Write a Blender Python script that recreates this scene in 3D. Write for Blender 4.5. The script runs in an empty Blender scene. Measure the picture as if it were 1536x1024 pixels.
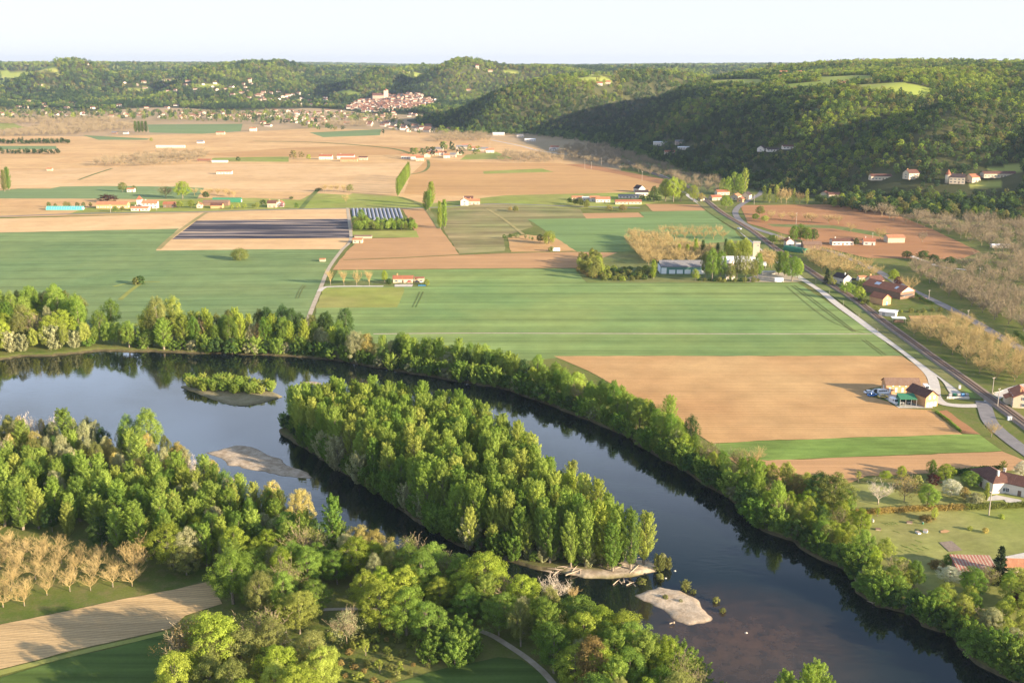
import bpy, math, random
import numpy as np
from mathutils import Vector, Matrix

random.seed(7); RNG = np.random.default_rng(11)
C = bpy.context.scene.collection
PI = math.pi
CAM_H, FPX, TILT = 140.0, 1600.0, math.atan(415/1600.0)
CT, ST = math.cos(TILT), math.sin(TILT)

# ---------------------------------------------------------------- survey: photo bearings -> places on the map
def ray(px, py):
    u, v = (px-768)/FPX, (512-py)/FPX
    return np.array([u, CT + v*ST, -ST + v*CT])
def G(px, py, z=0.0):
    d = ray(px, py); t = (z-CAM_H)/d[2]
    return (d[0]*t, d[1]*t)
def GP(pts): return np.array([G(*p) for p in pts])
def in_poly(P, poly):
    x, y = P[:, 0], P[:, 1]; r = np.zeros(len(P), bool); n = len(poly)
    for i in range(n):
        x1, y1 = poly[i]; x2, y2 = poly[(i+1) % n]
        c = (y1 > y) != (y2 > y)
        if y1 != y2: r ^= c & (x < (x2-x1)*(y-y1)/(y2-y1)+x1)
    return r
def seg_dist(P, poly, closed=True):
    d = np.full(len(P), 1e12); n = len(poly)
    for i in range(n if closed else n-1):
        a = np.array(poly[i]); b = np.array(poly[(i+1) % n]); ab = b-a
        t = np.clip(((P[:, 0]-a[0])*ab[0]+(P[:, 1]-a[1])*ab[1])/max(1e-9, ab@ab), 0, 1)
        d = np.minimum(d, (P[:, 0]-a[0]-t*ab[0])**2+(P[:, 1]-a[1]-t*ab[1])**2)
    return np.sqrt(d)
def sdf(P, poly):
    d = seg_dist(P, poly); return np.where(in_poly(P, poly), d, -d)
def sm(a, b, x):
    t = np.clip((x-a)/(b-a), 0, 1); return t*t*(3-2*t)
_T = np.random.default_rng(5).random((256, 256))
def vnoise(x, y):
    xi = np.floor(x).astype(int); yi = np.floor(y).astype(int); fx = x-xi; fy = y-yi
    fx = fx*fx*(3-2*fx); fy = fy*fy*(3-2*fy)
    g = lambda i, j: _T[i & 255, j & 255]
    return (g(xi, yi)*(1-fx)+g(xi+1, yi)*fx)*(1-fy)+(g(xi, yi+1)*(1-fx)+g(xi+1, yi+1)*fx)*fy
def fbm(x, y, o=4):
    s = 0; a = .5
    for k in range(o): s = s+a*(vnoise(x*2**k+17.3*k, y*2**k+9.1*k)-.5)*2; a *= .5
    return s

# ---------------------------------------------------------------- meshes
class MB:
    def __init__(s): s.v = []; s.f = []; s.m = []
    def add(s, vs, fs, m=0):
        o = len(s.v); s.v += [tuple(v) for v in vs]; s.f += [tuple(i+o for i in f) for f in fs]; s.m += [m]*len(fs); return s
    def box(s, cx, cy, cz, sx, sy, sz, m=0, rz=0):
        c, n = math.cos(rz), math.sin(rz); vs = []
        for z in (-.5, .5):
            for x, y in ((-.5, -.5), (.5, -.5), (.5, .5), (-.5, .5)):
                X, Y = x*sx, y*sy; vs.append((cx+X*c-Y*n, cy+X*n+Y*c, cz+z*sz))
        return s.add(vs, [(3, 2, 1, 0), (4, 5, 6, 7), (0, 1, 5, 4), (1, 2, 6, 5), (2, 3, 7, 6), (3, 0, 4, 7)], m)
    def tube(s, pts, rads, n=6, m=0):
        pts = [Vector(p) for p in pts]; vs = []
        for i, p in enumerate(pts):
            d = (pts[min(i+1, len(pts)-1)]-pts[max(i-1, 0)]).normalized()
            a = d.cross(Vector((0, 0, 1)) if abs(d.z) < .95 else Vector((1, 0, 0))).normalized(); b = d.cross(a)
            for k in range(n):
                t = 2*PI*k/n; vs.append(p+(a*math.cos(t)+b*math.sin(t))*rads[i])
        fs = [(i*n+k, i*n+(k+1) % n, (i+1)*n+(k+1) % n, (i+1)*n+k) for i in range(len(pts)-1) for k in range(n)]
        fs.append(tuple(range(n))[::-1]); fs.append(tuple((len(pts)-1)*n+k for k in range(n)))
        return s.add(vs, fs, m)
    def prism(s, prof, x0, x1, m=0):      # profile in (y,z) swept along x
        n = len(prof); vs = [(x0, y, z) for y, z in prof]+[(x1, y, z) for y, z in prof]
        fs = [(k, (k+1) % n, n+(k+1) % n, n+k) for k in range(n)]+[tuple(range(n))[::-1], tuple(range(n, 2*n))]
        return s.add(vs, fs, m)
    def mesh(s, name, *mats):
        me = bpy.data.meshes.new(name); me.from_pydata(s.v, [], s.f)
        for m in mats: me.materials.append(m)
        if len(mats) > 1: me.polygons.foreach_set('material_index', s.m)
        me.update(); return me
    def obj(s, name, mats, parent=None, smooth=False):
        if not isinstance(mats, (list, tuple)): mats = [mats]
        me = s.mesh(name, *mats)
        if smooth: me.polygons.foreach_set('use_smooth', [True]*len(me.polygons))
        return link(name, me, parent)
def link(name, data, parent=None, loc=None):
    o = bpy.data.objects.new(name, data); C.objects.link(o)
    if parent: o.parent = parent
    if loc is not None: o.location = loc
    return o
def tag(o, label, cat, group=None, kind=None):
    o['label'] = label
    if cat: o['category'] = cat
    if group: o['group'] = group
    if kind: o['kind'] = kind
    return o
def empty(name, label, cat, loc, rz=0, group=None):
    o = bpy.data.objects.new(name, None); C.objects.link(o); o.location = loc; o.rotation_euler = (0, 0, rz)
    o.empty_display_size = 1; return tag(o, label, cat, group)
def qmesh(name, V, F, mat, smooth=False):
    me = bpy.data.meshes.new(name); V = np.asarray(V, np.float32); F = np.asarray(F, np.int32)
    me.vertices.add(len(V)); me.vertices.foreach_set('co', V.ravel())
    n = F.shape[1]; me.loops.add(F.size); me.loops.foreach_set('vertex_index', F.ravel())
    me.polygons.add(len(F)); me.polygons.foreach_set('loop_start', np.arange(0, F.size, n, dtype=np.int32))
    me.polygons.foreach_set('loop_total', np.full(len(F), n, np.int32))
    if smooth: me.polygons.foreach_set('use_smooth', np.ones(len(F), bool))
    me.materials.append(mat); me.update(calc_edges=True); me.validate(); return me

# ---------------------------------------------------------------- materials
class NT:
    def __init__(s, name):
        s.mat = bpy.data.materials.new(name); s.mat.use_nodes = True; s.t = s.mat.node_tree; s.t.nodes.clear()
        s.out = s.n('ShaderNodeOutputMaterial')
    def n(s, t, **k):
        o = s.t.nodes.new(t)
        for a, b in k.items(): setattr(o, a, b)
        return o
    def l(s, a, b): s.t.links.new(a, b)
    def set(s, sock, v):
        if hasattr(v, 'links') or isinstance(v, bpy.types.NodeSocket): s.l(v, sock)
        else: sock.default_value = v
    def pos(s): return s.n('ShaderNodeNewGeometry').outputs['Position']
    def noise(s, vec, scale, detail=3, rough=.55, dist=0):
        o = s.n('ShaderNodeTexNoise'); s.set(o.inputs['Vector'], vec); o.inputs['Scale'].default_value = scale
        o.inputs['Detail'].default_value = detail; o.inputs['Roughness'].default_value = rough; o.inputs['Distortion'].default_value = dist
        return o.outputs['Fac']
    def map(s, vec, rot=0, scale=(1, 1, 1)):
        o = s.n('ShaderNodeMapping'); s.l(vec, o.inputs['Vector']); o.inputs['Rotation'].default_value = (0, 0, rot)
        o.inputs['Scale'].default_value = scale; return o.outputs[0]
    def rng(s, v, a, b, c, d):
        o = s.n('ShaderNodeMapRange'); s.set(o.inputs[0], v)
        for i, x in enumerate((a, b, c, d)): o.inputs[i+1].default_value = x
        return o.outputs[0]
    def math(s, op, a, b=0, c=0):
        o = s.n('ShaderNodeMath', operation=op); s.set(o.inputs[0], a); s.set(o.inputs[1], b); s.set(o.inputs[2], c); return o.outputs[0]
    def mix(s, f, a, b, bt='MIX'):
        o = s.n('ShaderNodeMix', data_type='RGBA', blend_type=bt); s.set(o.inputs[0], f)
        for i, x in ((6, a), (7, b)): s.set(o.inputs[i], x if not isinstance(x, tuple) else (*x[:3], 1))
        return o.outputs[2]
    def scale(s, col, f):      # colour * factor
        o = s.n('ShaderNodeVectorMath', operation='SCALE'); s.set(o.inputs[0], col); s.set(o.inputs['Scale'], f); return o.outputs[0]
    def attr(s, name): return s.n('ShaderNodeAttribute', attribute_name=name).outputs['Fac']
    def pbr(s, col, rough=.9, spec=.2, bump=None, bs=.3, bd=.1, metal=0):
        o = s.n('ShaderNodeBsdfPrincipled'); s.set(o.inputs['Base Color'], (*col[:3], 1) if isinstance(col, tuple) else col)
        s.set(o.inputs['Roughness'], rough); o.inputs['Specular IOR Level'].default_value = spec; o.inputs['Metallic'].default_value = metal
        if bump is not None:
            b = s.n('ShaderNodeBump'); b.inputs['Strength'].default_value = bs; b.inputs['Distance'].default_value = bd
            s.l(bump, b.inputs['Height']); s.l(b.outputs[0], o.inputs['Normal'])
        s.l(o.outputs[0], s.out.inputs[0]); return s.mat
def simple(name, col, rough=.8, var=.15, sc=1.5, spec=.25, metal=0):
    t = NT(name); tc = t.n('ShaderNodeTexCoord').outputs['Object']
    f = t.rng(t.noise(tc, sc, 4), .25, .75, 1-var, 1+var)
    return t.pbr(t.scale((col), f) if False else t.scale(t.mix(0, col, col), f), rough, spec, metal=metal)
def foliage(name, c1, c2, trans=.4, isl=.25):
    t = NT(name); r = t.n('ShaderNodeObjectInfo').outputs['Random']
    g = t.n('ShaderNodeNewGeometry'); tc = t.n('ShaderNodeTexCoord').outputs['Object']
    col = t.mix(r, c1, c2)
    wn = t.n('ShaderNodeTexWhiteNoise', noise_dimensions='1D'); t.set(wn.inputs['W'], t.math('MULTIPLY', r, 57.3))
    f = t.math('MULTIPLY', t.rng(g.outputs['Random Per Island'], 0, 1, 1-isl, 1+isl), t.rng(wn.outputs['Value'], 0, 1, .78, 1.22))
    f = t.math('MULTIPLY', f, t.rng(t.noise(tc, .35, 2), .3, .7, .8, 1.2))
    col = t.scale(col, f)
    col = t.mix(t.rng(t.noise(tc, .5, 1), .55, .75, 0, .35), col, t.scale(col, 1.25))
    a = t.n('ShaderNodeBsdfDiffuse'); b = t.n('ShaderNodeBsdfTranslucent'); t.l(col, a.inputs[0])
    t.l(t.mix(1.0, col, (1.15, 1.1, .55), 'MULTIPLY'), b.inputs[0])
    m = t.n('ShaderNodeMixShader'); m.inputs[0].default_value = trans
    t.l(a.outputs[0], m.inputs[1]); t.l(b.outputs[0], m.inputs[2]); t.l(m.outputs[0], t.out.inputs[0]); return t.mat
def field(name, col, rot=0, amp=.12, col2=None, patch=.35, along=.012, across=.5, tram=0, bump=0, furrow=0):
    """crop or bare soil with rows running along `rot`"""
    t = NT(name); p = t.pos(); m = t.map(p, -rot, (along, across, 1)); m2 = t.map(p, -rot, (along*.35, across*.12, 1))
    n1 = t.noise(m, 1, 3); n2 = t.noise(m2, 1, 3); n3 = t.noise(p, .013, 4); n4 = t.noise(p, 1.3, 3, .7)
    c = t.mix(t.math('MULTIPLY', t.rng(n3, .35, .65, 0, 1), patch), col, col2 or tuple(x*.8 for x in col))
    f = t.math('MULTIPLY', t.rng(n1, .25, .75, 1-amp, 1+amp), t.rng(n2, .3, .7, 1-amp*.9, 1+amp*.9))
    f = t.math('MULTIPLY', f, t.rng(n4, .2, .8, .88, 1.12))
    f = t.math('MULTIPLY', f, t.rng(t.noise(p, .06, 5, .65), .3, .7, 1-patch*.16, 1+patch*.16))
    if furrow:
        sp = t.n('ShaderNodeSeparateXYZ'); t.l(t.map(p, -rot), sp.inputs[0]); k = t.math('SINE', t.math('ADD', t.math('MULTIPLY', sp.outputs[1], 6.283/furrow), t.math('MULTIPLY', n2, 3)))
        f = t.math('MULTIPLY', f, t.rng(k, -1, 1, .87, 1.06))
    if tram:
        sp = t.n('ShaderNodeSeparateXYZ'); t.l(t.map(p, -rot), sp.inputs[0])
        k = t.math('FRACT', t.math('DIVIDE', sp.outputs[1], tram))
        a = t.math('LESS_THAN', t.math('ABSOLUTE', t.math('SUBTRACT', k, .5)), .045)
        b = t.math('GREATER_THAN', t.math('ABSOLUTE', t.math('SUBTRACT', k, .5)), .02)
        f = t.math('MULTIPLY', f, t.math('SUBTRACT', 1, t.math('MULTIPLY', t.math('MULTIPLY', a, b), .3)))
    return t.pbr(t.scale(c, f), .95, .05, n1 if bump else None, .5, bump or .1)
M = {}
def build_materials():
    F = lambda k, *a, **kw: M.__setitem__('leaves_'+k, foliage('leaves_'+k, *a, **kw))
    F('poplar', (.225, .33, .06), (.31, .40, .09), trans=.48); F('bright', (.25, .34, .045), (.33, .39, .065))
    F('green', (.14, .24, .045), (.215, .31, .065), trans=.48); F('dark', (.05, .10, .03), (.09, .145, .04), trans=.3)
    F('grey', (.32, .34, .18), (.39, .39, .22)); F('gold', (.46, .41, .15), (.42, .36, .12))
    F('russet', (.28, .21, .08), (.34, .27, .10)); F('conifer', (.035, .06, .028), (.07, .085, .035), trans=.15)
    F('blossom', (.5, .52, .42), (.6, .58, .5)); F('purple', (.085, .03, .03), (.11, .045, .045)); F('pink', (.45, .22, .30), (.5, .27, .35))
    F('olive', (.18, .21, .06), (.26, .275, .09)); F('lime', (.28, .35, .065), (.37, .41, .10))
    F('far_green', (.085, .15, .04), (.135, .20, .055), trans=.35); F('far_dark', (.038, .07, .032), (.06, .10, .04), trans=.25)
    F('far_gold', (.18, .18, .06), (.24, .22, .08), trans=.3); F('far_lime', (.20, .28, .045), (.30, .36, .065), trans=.4)
    t = NT('bark'); tc = t.n('ShaderNodeTexCoord').outputs['Object']
    M['bark'] = t.pbr(t.mix(t.rng(t.noise(tc, 3, 4), .3, .7, 0, 1), (.14, .11, .08), (.30, .26, .20)), .9, .1)
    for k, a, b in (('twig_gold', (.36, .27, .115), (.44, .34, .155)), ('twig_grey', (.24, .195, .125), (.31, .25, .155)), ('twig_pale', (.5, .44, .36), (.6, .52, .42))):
        t = NT(k); r = t.n('ShaderNodeObjectInfo').outputs['Random']; M[k] = t.pbr(t.mix(r, a, b), .9, .1)
    # --- ground
    t = NT('ground_cover'); p = t.pos()
    grass = t.mix(t.rng(t.noise(p, .03, 4), .35, .65, 0, 1), (.085, .125, .025), (.17, .18, .05))
    grass = t.mix(t.rng(t.noise(p, .25, 4, .7), .45, .7, 0, .6), grass, (.20, .16, .08))
    far = t.mix(t.rng(t.noise(p, .004, 2), .4, .6, 0, 1), (.40, .29, .17), (.33, .25, .14))
    c = t.mix(t.attr('plain'), grass, far)
    grav = t.mix(t.rng(t.noise(p, .9, 5, .7), .3, .7, 0, 1), (.38, .31, .23), (.58, .49, .38))
    grav = t.mix(t.rng(t.noise(p, .22, 5, .7), .42, .62, 0, .75), grav, (.25, .19, .13))
    z = t.n('ShaderNodeSeparateXYZ'); t.l(p, z.inputs[0])
    grav = t.mix(t.rng(z.outputs[2], -1.02, -.88, .65, 0), grav, (.12, .09, .06))
    c = t.mix(t.attr('gravel'), c, grav)
    mud = t.mix(t.rng(t.noise(p, .4, 4), .3, .7, 0, 1), (.075, .065, .035), (.13, .11, .06))
    c = t.mix(t.math('MULTIPLY', t.rng(z.outputs[2], -.15, -.45, 0, 1), t.math('SUBTRACT', 1, t.attr('gravel'))), c, mud)
    f = t.rng(t.noise(p, 1.6, 4, .7), .2, .8, .75, 1.25)
    M['ground'] = t.pbr(t.scale(c, f), .95, .05, t.noise(p, 1.2, 4, .7), .5, .25)
    t = NT('hill_floor'); p = t.pos()
    c = t.mix(t.rng(t.noise(p, .02, 4), .35, .65, 0, 1), (.05, .06, .025), (.09, .09, .04))
    mead = t.mix(t.rng(t.noise(p, .006, 3), .4, .6, 0, 1), (.24, .29, .06), (.30, .31, .09))
    M['hill'] = t.pbr(t.mix(t.attr('meadow'), c, mead), .95, .03)
    # --- water
    t = NT('river_water'); p = t.pos(); gx, gy = G(1110, 955)
    d = t.n('ShaderNodeVectorMath', operation='DISTANCE'); t.l(p, d.inputs[0]); d.inputs[1].default_value = (gx, gy, -1.3)
    sh = t.math('MULTIPLY', t.rng(d.outputs['Value'], 5, 34, 1, 0), t.rng(t.noise(p, .25, 5, .7), .3, .6, .3, 1))
    col = t.mix(sh, (.006, .011, .010), (.075, .045, .026))
    w1 = t.noise(t.map(p, .5, (.35, 1.1, 1)), .8, 3, .5); w2 = t.noise(p, .06, 2)
    bs = t.n('ShaderNodeBump'); t.set(bs.inputs['Strength'], t.rng(w2, .4, .65, .03, .16)); bs.inputs['Distance'].default_value = .18; t.l(w1, bs.inputs['Height'])
    o = t.n('ShaderNodeBsdfPrincipled'); t.l(col, o.inputs['Base Color']); o.inputs['Roughness'].default_value = .04; o.inputs['IOR'].default_value = 1.48
    o.inputs['Specular IOR Level'].default_value = .5; t.l(bs.outputs[0], o.inputs['Normal']); t.l(o.outputs[0], t.out.inputs[0]); M['water'] = t.mat
    # --- fields
    soil = (.49, .32, .15)
    M['soil'] = field('ploughed_soil', soil, 0, .07, (.42, .245, .11), patch=.9, bump=.12, furrow=2.3)
    M['soil_far'] = field('far_soil', (.55, .37, .18), .35, .1, (.45, .28, .135), patch=.7, along=.003, across=.05)
    M['soil_far2'] = field('far_soil_pale', (.59, .405, .22), 0, .1, (.50, .33, .165), patch=.7, along=.003, across=.06)
    M['soil_rose'] = field('rosy_soil', (.46, .285, .125), 1.1, .12, (.37, .215, .10), along=.003, across=.08)
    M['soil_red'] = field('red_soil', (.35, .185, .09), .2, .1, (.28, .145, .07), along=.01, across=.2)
    M['soil_near'] = field('furrowed_soil', (.48, .345, .18), .23, .18, (.41, .29, .15), along=.02, across=.9, bump=.3, furrow=1.25)
    M['soil_low'] = field('brown_soil', (.43, .26, .13), .03, .12, (.34, .20, .10), bump=.1)
    M['crop'] = field('wheat', (.155, .24, .085), 0, .22, (.23, .29, .095), patch=.8, tram=24, along=.004)
    M['crop_left'] = field('wheat_blue', (.145, .22, .09), .12, .18, (.195, .255, .10), patch=.8, tram=28, along=.004)
    M['crop_far'] = field('wheat_far', (.16, .225, .10), .2, .12, (.20, .25, .10), along=.004, across=.1)
    M['crop_right'] = field('barley', (.155, .235, .09), 1.75, .2, (.16, .23, .07), along=.01, across=.25)
    M['crop_strip'] = field('young_barley', (.14, .22, .05), .05, .25, (.19, .25, .065), patch=.7, along=.08, across=.3)
    M['crop_near'] = field('dark_wheat', (.075, .12, .03), .35, .3, (.11, .16, .04), along=.02, across=.5)
    M['meadow'] = field('meadow_grass', (.23, .28, .06), 1.2, .12, (.28, .26, .09), patch=.8, along=.05, across=.12)
    M['lawn'] = field('rough_lawn', (.20, .25, .055), .9, .16, (.27, .25, .10), patch=.9, along=.25, across=.5)
    M['verge'] = field('verge_grass', (.11, .16, .045), 1, .15, (.20, .19, .08), patch=.9, along=.2, across=.3)
    M['rows'] = field('vegetable_rows', (.27, .22, .11), 1.72, .38, (.17, .19, .07), patch=.8, along=.012, across=.3)
    M['dry'] = field('dry_grass', (.34, .28, .13), .3, .12, (.27, .25, .10), patch=.8, along=.05, across=.2)
    t = NT('plastic_mulch'); p = t.pos(); n1 = t.noise(t.map(p, 0, (.006, .17, 1)), 1, 4, .6, .2); n2 = t.noise(t.map(p, .02, (.02, .5, 1)), 1, 3)
    c = t.mix(t.rng(n1, .50, .56, 0, 1), (.035, .035, .05), (.26, .22, .20)); c = t.mix(t.rng(n1, .60, .64, 0, 1), c, (.56, .42, .28))
    M['mulch'] = t.pbr(t.scale(c, t.rng(n2, .3, .7, .5, 1.6)), .9, .08)
    t = NT('gravel_road'); p = t.pos(); M['gravel'] = t.pbr(t.mix(t.rng(t.noise(p, .5, 5, .7), .3, .7, 0, 1), (.42, .40, .37), (.58, .54, .48)), .95, .05)
    t = NT('asphalt_road'); p = t.pos(); M['asphalt'] = t.pbr(t.mix(t.rng(t.noise(p, .3, 5, .7), .3, .7, 0, 1), (.16, .155, .16), (.24, .23, .23)), .9, .1)
    t = NT('dirt_track'); p = t.pos(); M['dirt'] = t.pbr(t.mix(t.rng(t.noise(p, .3, 5, .7), .3, .7, 0, 1), (.32, .27, .20), (.48, .42, .33)), .95, .05)
    t = NT('ballast'); p = t.pos(); M['ballast'] = t.pbr(t.mix(t.rng(t.noise(p, 1.5, 4, .8), .3, .7, 0, 1), (.17, .135, .11), (.31, .25, .20)), .95, .05)
    # --- buildings
    def tile(k, a, b, c):
        t = NT(k); tc = t.n('ShaderNodeTexCoord').outputs['Object']
        n = t.noise(tc, .7, 5, .7); n2 = t.noise(t.map(tc, 0, (4, .5, .5)), 1, 3, .7)
        col = t.mix(t.rng(n, .35, .65, 0, 1), a, b); col = t.mix(t.rng(n2, .5, .7, 0, .7), col, c); M[k] = t.pbr(col, .85, .15, n2, .4, .05)
    tile('tile_red', (.33, .13, .075), (.25, .10, .06), (.40, .20, .12)); tile('tile_orange', (.40, .19, .10), (.33, .15, .085), (.46, .27, .17))
    tile('tile_brown', (.13, .065, .05), (.10, .05, .04), (.2, .12, .09)); tile('tile_dark', (.07, .05, .05), (.05, .04, .045), (.10, .07, .06))
    tile('far_tile', (.27, .135, .085), (.20, .10, .07), (.33, .19, .13)); tile('far_tile_dark', (.17, .085, .06), (.12, .065, .05), (.22, .13, .1)); tile('tin_rust', (.38, .15, .11), (.28, .10, .07), (.55, .42, .36)); tile('tin_grey', (.20, .20, .21), (.15, .155, .17), (.3, .27, .25))
    tile('wood_roof', (.22, .14, .10), (.17, .11, .08), (.28, .2, .15))
    for k, c, v in (('wall_cream', (.60, .50, .36), .1), ('wall_white', (.64, .58, .51), .08), ('wall_brick', (.58, .33, .16), .12), ('wall_stone', (.48, .40, .29), .2),
                    ('wall_wood', (.20, .13, .09), .25), ('wall_teal', (.10, .21, .18), .15), ('green_tin', (.045, .19, .105), .1), ('teal_plastic', (.08, .42, .38), .08),
                    ('white_metal', (.74, .75, .78), .05), ('conc', (.50, .46, .39), .12), ('grey', (.30, .30, .30), .1), ('door_white', (.68, .72, .74), .05),
                    ('door_red', (.45, .06, .04), .1), ('shutter', (.16, .11, .08), .1), ('blue', (.04, .22, .55), .1), ('yellow', (.6, .45, .08), .1),
                    ('black', (.02, .02, .02), .1), ('red_cloth', (.6, .04, .03), .1), ('pool_edge', (.65, .60, .5), .05), ('bone', (.40, .32, .24), .25),
                    ('pole', (.38, .33, .28), .15), ('earth', (.33, .21, .12), .15), ('plastic_row', (.55, .60, .68), .08), ('row_film', (.24, .26, .32), .2), ('far_wall', (.40, .32, .25), .2), ('far_cream', (.46, .39, .31), .2), ('far_white', (.58, .53, .47), .15), ('paint_blue', (.10, .25, .45), .1)):
        M[k] = simple(k, c, .85, v)
    M['rail'] = simple('rail_steel', (.10, .06, .045), .5, .1, metal=.5); M['glass'] = simple('window_glass', (.03, .04, .05), .1, .1, spec=.6)
    M['car_white'] = simple('car_white', (.75, .76, .78), .25, .02, spec=.5); M['car_blue'] = simple('car_blue', (.03, .18, .5), .3, .03, spec=.5)
    M['car_yellow'] = simple('car_yellow', (.62, .45, .1), .3, .03, spec=.5); M['car_dark'] = simple('car_dark', (.05, .05, .06), .25, .03, spec=.5); M['car_red'] = simple('car_red', (.35, .03, .03), .25, .03, spec=.5)
    t = NT('pool_water'); M['pool'] = t.pbr((.08, .48, .62), .05, .5)
build_materials()
HAZE_D, SUN_E, SKY_DUST, SKY_S, CLOUD, VEIL, EXPO, DENOISE = 3.6e-5, 5.0, .4, .07, .9, .88, 1.76, True
# ---------------------------------------------------------------- landform
HILL = [(-9000, 3400)]+[G(*p) for p in ((-300, 160), (0, 164), (120, 167), (240, 168), (330, 167), (430, 167), (520, 171), (590, 172), (612, 183), (657, 194),
        (700, 200), (780, 199), (850, 203), (900, 212), (980, 240), (1060, 265), (1150, 290), (1250, 301), (1400, 318), (1536, 327), (1900, 345))]+[(1500, 850), (9000, 700), (9000, 17000), (-9000, 17000)]
CARVE = [([G(866, 204), (330, 2520), (640, 2820), (1000, 3100), (1500, 3500)], [0, .12, .35, .7, 1], 190),
         ([G(606, 176), (-60, 3150), (250, 3600), (600, 4200)], [0, .12, .4, 1], 260),
         ([G(480, 168), (-760, 3900), (-700, 4700), (-500, 5600)], [0, .25, .5, 1], 330),
         ([G(230, 166), (-1500, 4200), (-1300, 5000)], [.15, .4, 1], 350),
         ([G(60, 164), (-2100, 4300), (-2500, 5000)], [.2, .5, 1], 350),
         ([G(1180, 292), (640, 1500), (820, 1800)], [.5, .8, 1], 110),
         ([G(1420, 320), (640, 1250), (800, 1600)], [.45, .7, 1], 120)]
SPURS = [((px-768)/1600*Y_, Y_, wx, wy, am) for px, Y_, wx, wy, am in ((-80, 4000, 200, 450, 60), (25, 4050, 150, 420, 62), (110, 4500, 170, 500, 60), (205, 4350, 150, 480, 75), (262, 4000, 110, 380, 55), (345, 4300, 150, 450, 52), (400, 4900, 200, 500, 45),
         (475, 4300, 120, 500, 72), (540, 4000, 110, 420, 50), (590, 4500, 140, 450, 60), (650, 3800, 120, 450, 62), (720, 4300, 150, 450, 55), (800, 4000, 160, 450, 45), (310, 5600, 260, 500, 35), (160, 5700, 260, 500, 40))]
def hill_h(x, y):
    P = np.stack([np.ravel(x), np.ravel(y)], 1).astype(float); d = sdf(P, HILL)
    X, Y = P[:, 0], P[:, 1]
    steep = 1-sm(2500, 3300, Y-.25*X)
    w = np.clip(d/300, 0, 1)
    dd = np.maximum(0, d+w*(150+150*(1-steep))*fbm(X/620+3, Y/620+8, 3)+w*40*fbm(X/170, Y/170, 2))
    L = 135*steep+900*(1-steep)
    h = (108*steep+125*(1-steep)-4*sm(5000, 8000, Y))*(1-np.exp(-(dd/L)**1.45))+26*steep*sm(150, 900, d)
    for sx, sy, wx, wy, am in SPURS:
        q = ((X-sx)-.18*(Y-sy))/wx; h = h+am*(1-steep)*np.exp(-q*q-((Y-sy)/wy)**2)*sm(60, 420, d)*(1+.35*fbm(X/260, Y/260, 2))
    for pts, st, wd in CARVE:
        best = np.full(len(P), 1e9); s = np.zeros(len(P))
        for i in range(len(pts)-1):
            a, b = np.array(pts[i]), np.array(pts[i+1]); ab = b-a
            t = np.clip(((X-a[0])*ab[0]+(Y-a[1])*ab[1])/(ab@ab), 0, 1)
            q = np.hypot(X-a[0]-t*ab[0], Y-a[1]-t*ab[1]); m = q < best
            best = np.where(m, q, best); s = np.where(m, st[i]+(st[i+1]-st[i])*t, s)
        k = sm(0, 1, best/wd); h = h*(s+(1-s)*k)
    top = np.clip(d/600, 0, 1)
    gl = (1-steep)*np.clip(d/350, 0, 1)*(1-sm(6000, 8000, Y)); rg = 1-2*np.abs(fbm(X/900+2.3, Y/900+1.1, 2)); h = h*(1-gl*.75*np.clip(.85-rg, 0, 1)*1.5*(1-.45*sm(1200, 2600, d)))
    h = h-top*13*(1-steep)*np.exp(-((X+200)/1500)**2)
    h = h+top*(10*fbm(X/420, Y/420, 4)+16*fbm(X/1300+5, Y/1300, 3)*(1-.5*sm(5000, 9000, Y)))
    h = h+top*sm(9000, 13000, Y)*(9+10*fbm(X/2200, Y/1800+4, 3))+top*14*sm(-1200, -2400, X)*sm(3800, 5000, Y)+top*10*np.exp(-((X-760)/350)**2-((Y-1750)/400)**2)
    h = np.where(d > 0, h, -3)
    return h.reshape(np.shape(x))
NTH, NR = 620, 460
TH = np.linspace(-math.radians(36), math.radians(38), NTH); RR = np.geomspace(800, 16000, NR)
gx = np.sin(TH)[:, None]*RR[None]; gy = np.cos(TH)[:, None]*RR[None]
HG = hill_h(gx, gy)
def hz(x, y):       # bilinear lookup in the surveyed relief
    th = np.arctan2(x, y); r = np.hypot(x, y)
    i = np.clip((th-TH[0])/(TH[1]-TH[0]), 0, NTH-1.001); j = np.clip(np.log(np.maximum(r, 1)/RR[0])/math.log(RR[1]/RR[0]), 0, NR-1.001)
    a = i.astype(int); b = j.astype(int); fi = i-a; fj = j-b
    return HG[a, b]*(1-fi)*(1-fj)+HG[a+1, b]*fi*(1-fj)+HG[a, b+1]*(1-fi)*fj+HG[a+1, b+1]*fi*fj
def gnd(x, y): return max(0.0, float(hz(np.array([x]), np.array([y]))[0])) if math.hypot(x, y) > 800 else 0.0
def hit(px, py):    # where the line of sight meets the land
    d = ray(px, py); t = np.geomspace(700, 16000, 1600); x, y, z = d[0]*t, d[1]*t, CAM_H+d[2]*t
    g = np.maximum(0, hz(x, y)); k = np.where(z <= g)[0]
    if len(k) == 0: return None
    return (float(x[k[0]]), float(y[k[0]]), float(g[k[0]]))
SLOPE = (HG-CAM_H)/RR[None]; RUN = np.maximum.accumulate(SLOPE, axis=1)
def visible(x, y, ht):
    th = np.arctan2(x, y); r = np.hypot(x, y)
    i = np.clip(np.rint((th-TH[0])/(TH[1]-TH[0])), 0, NTH-1).astype(int); j = np.clip((np.log(r/RR[0])/math.log(RR[1]/RR[0])).astype(int)-2, 0, NR-1)
    return (hz(x, y)+ht-CAM_H)/r > RUN[i, j]-.0015

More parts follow.
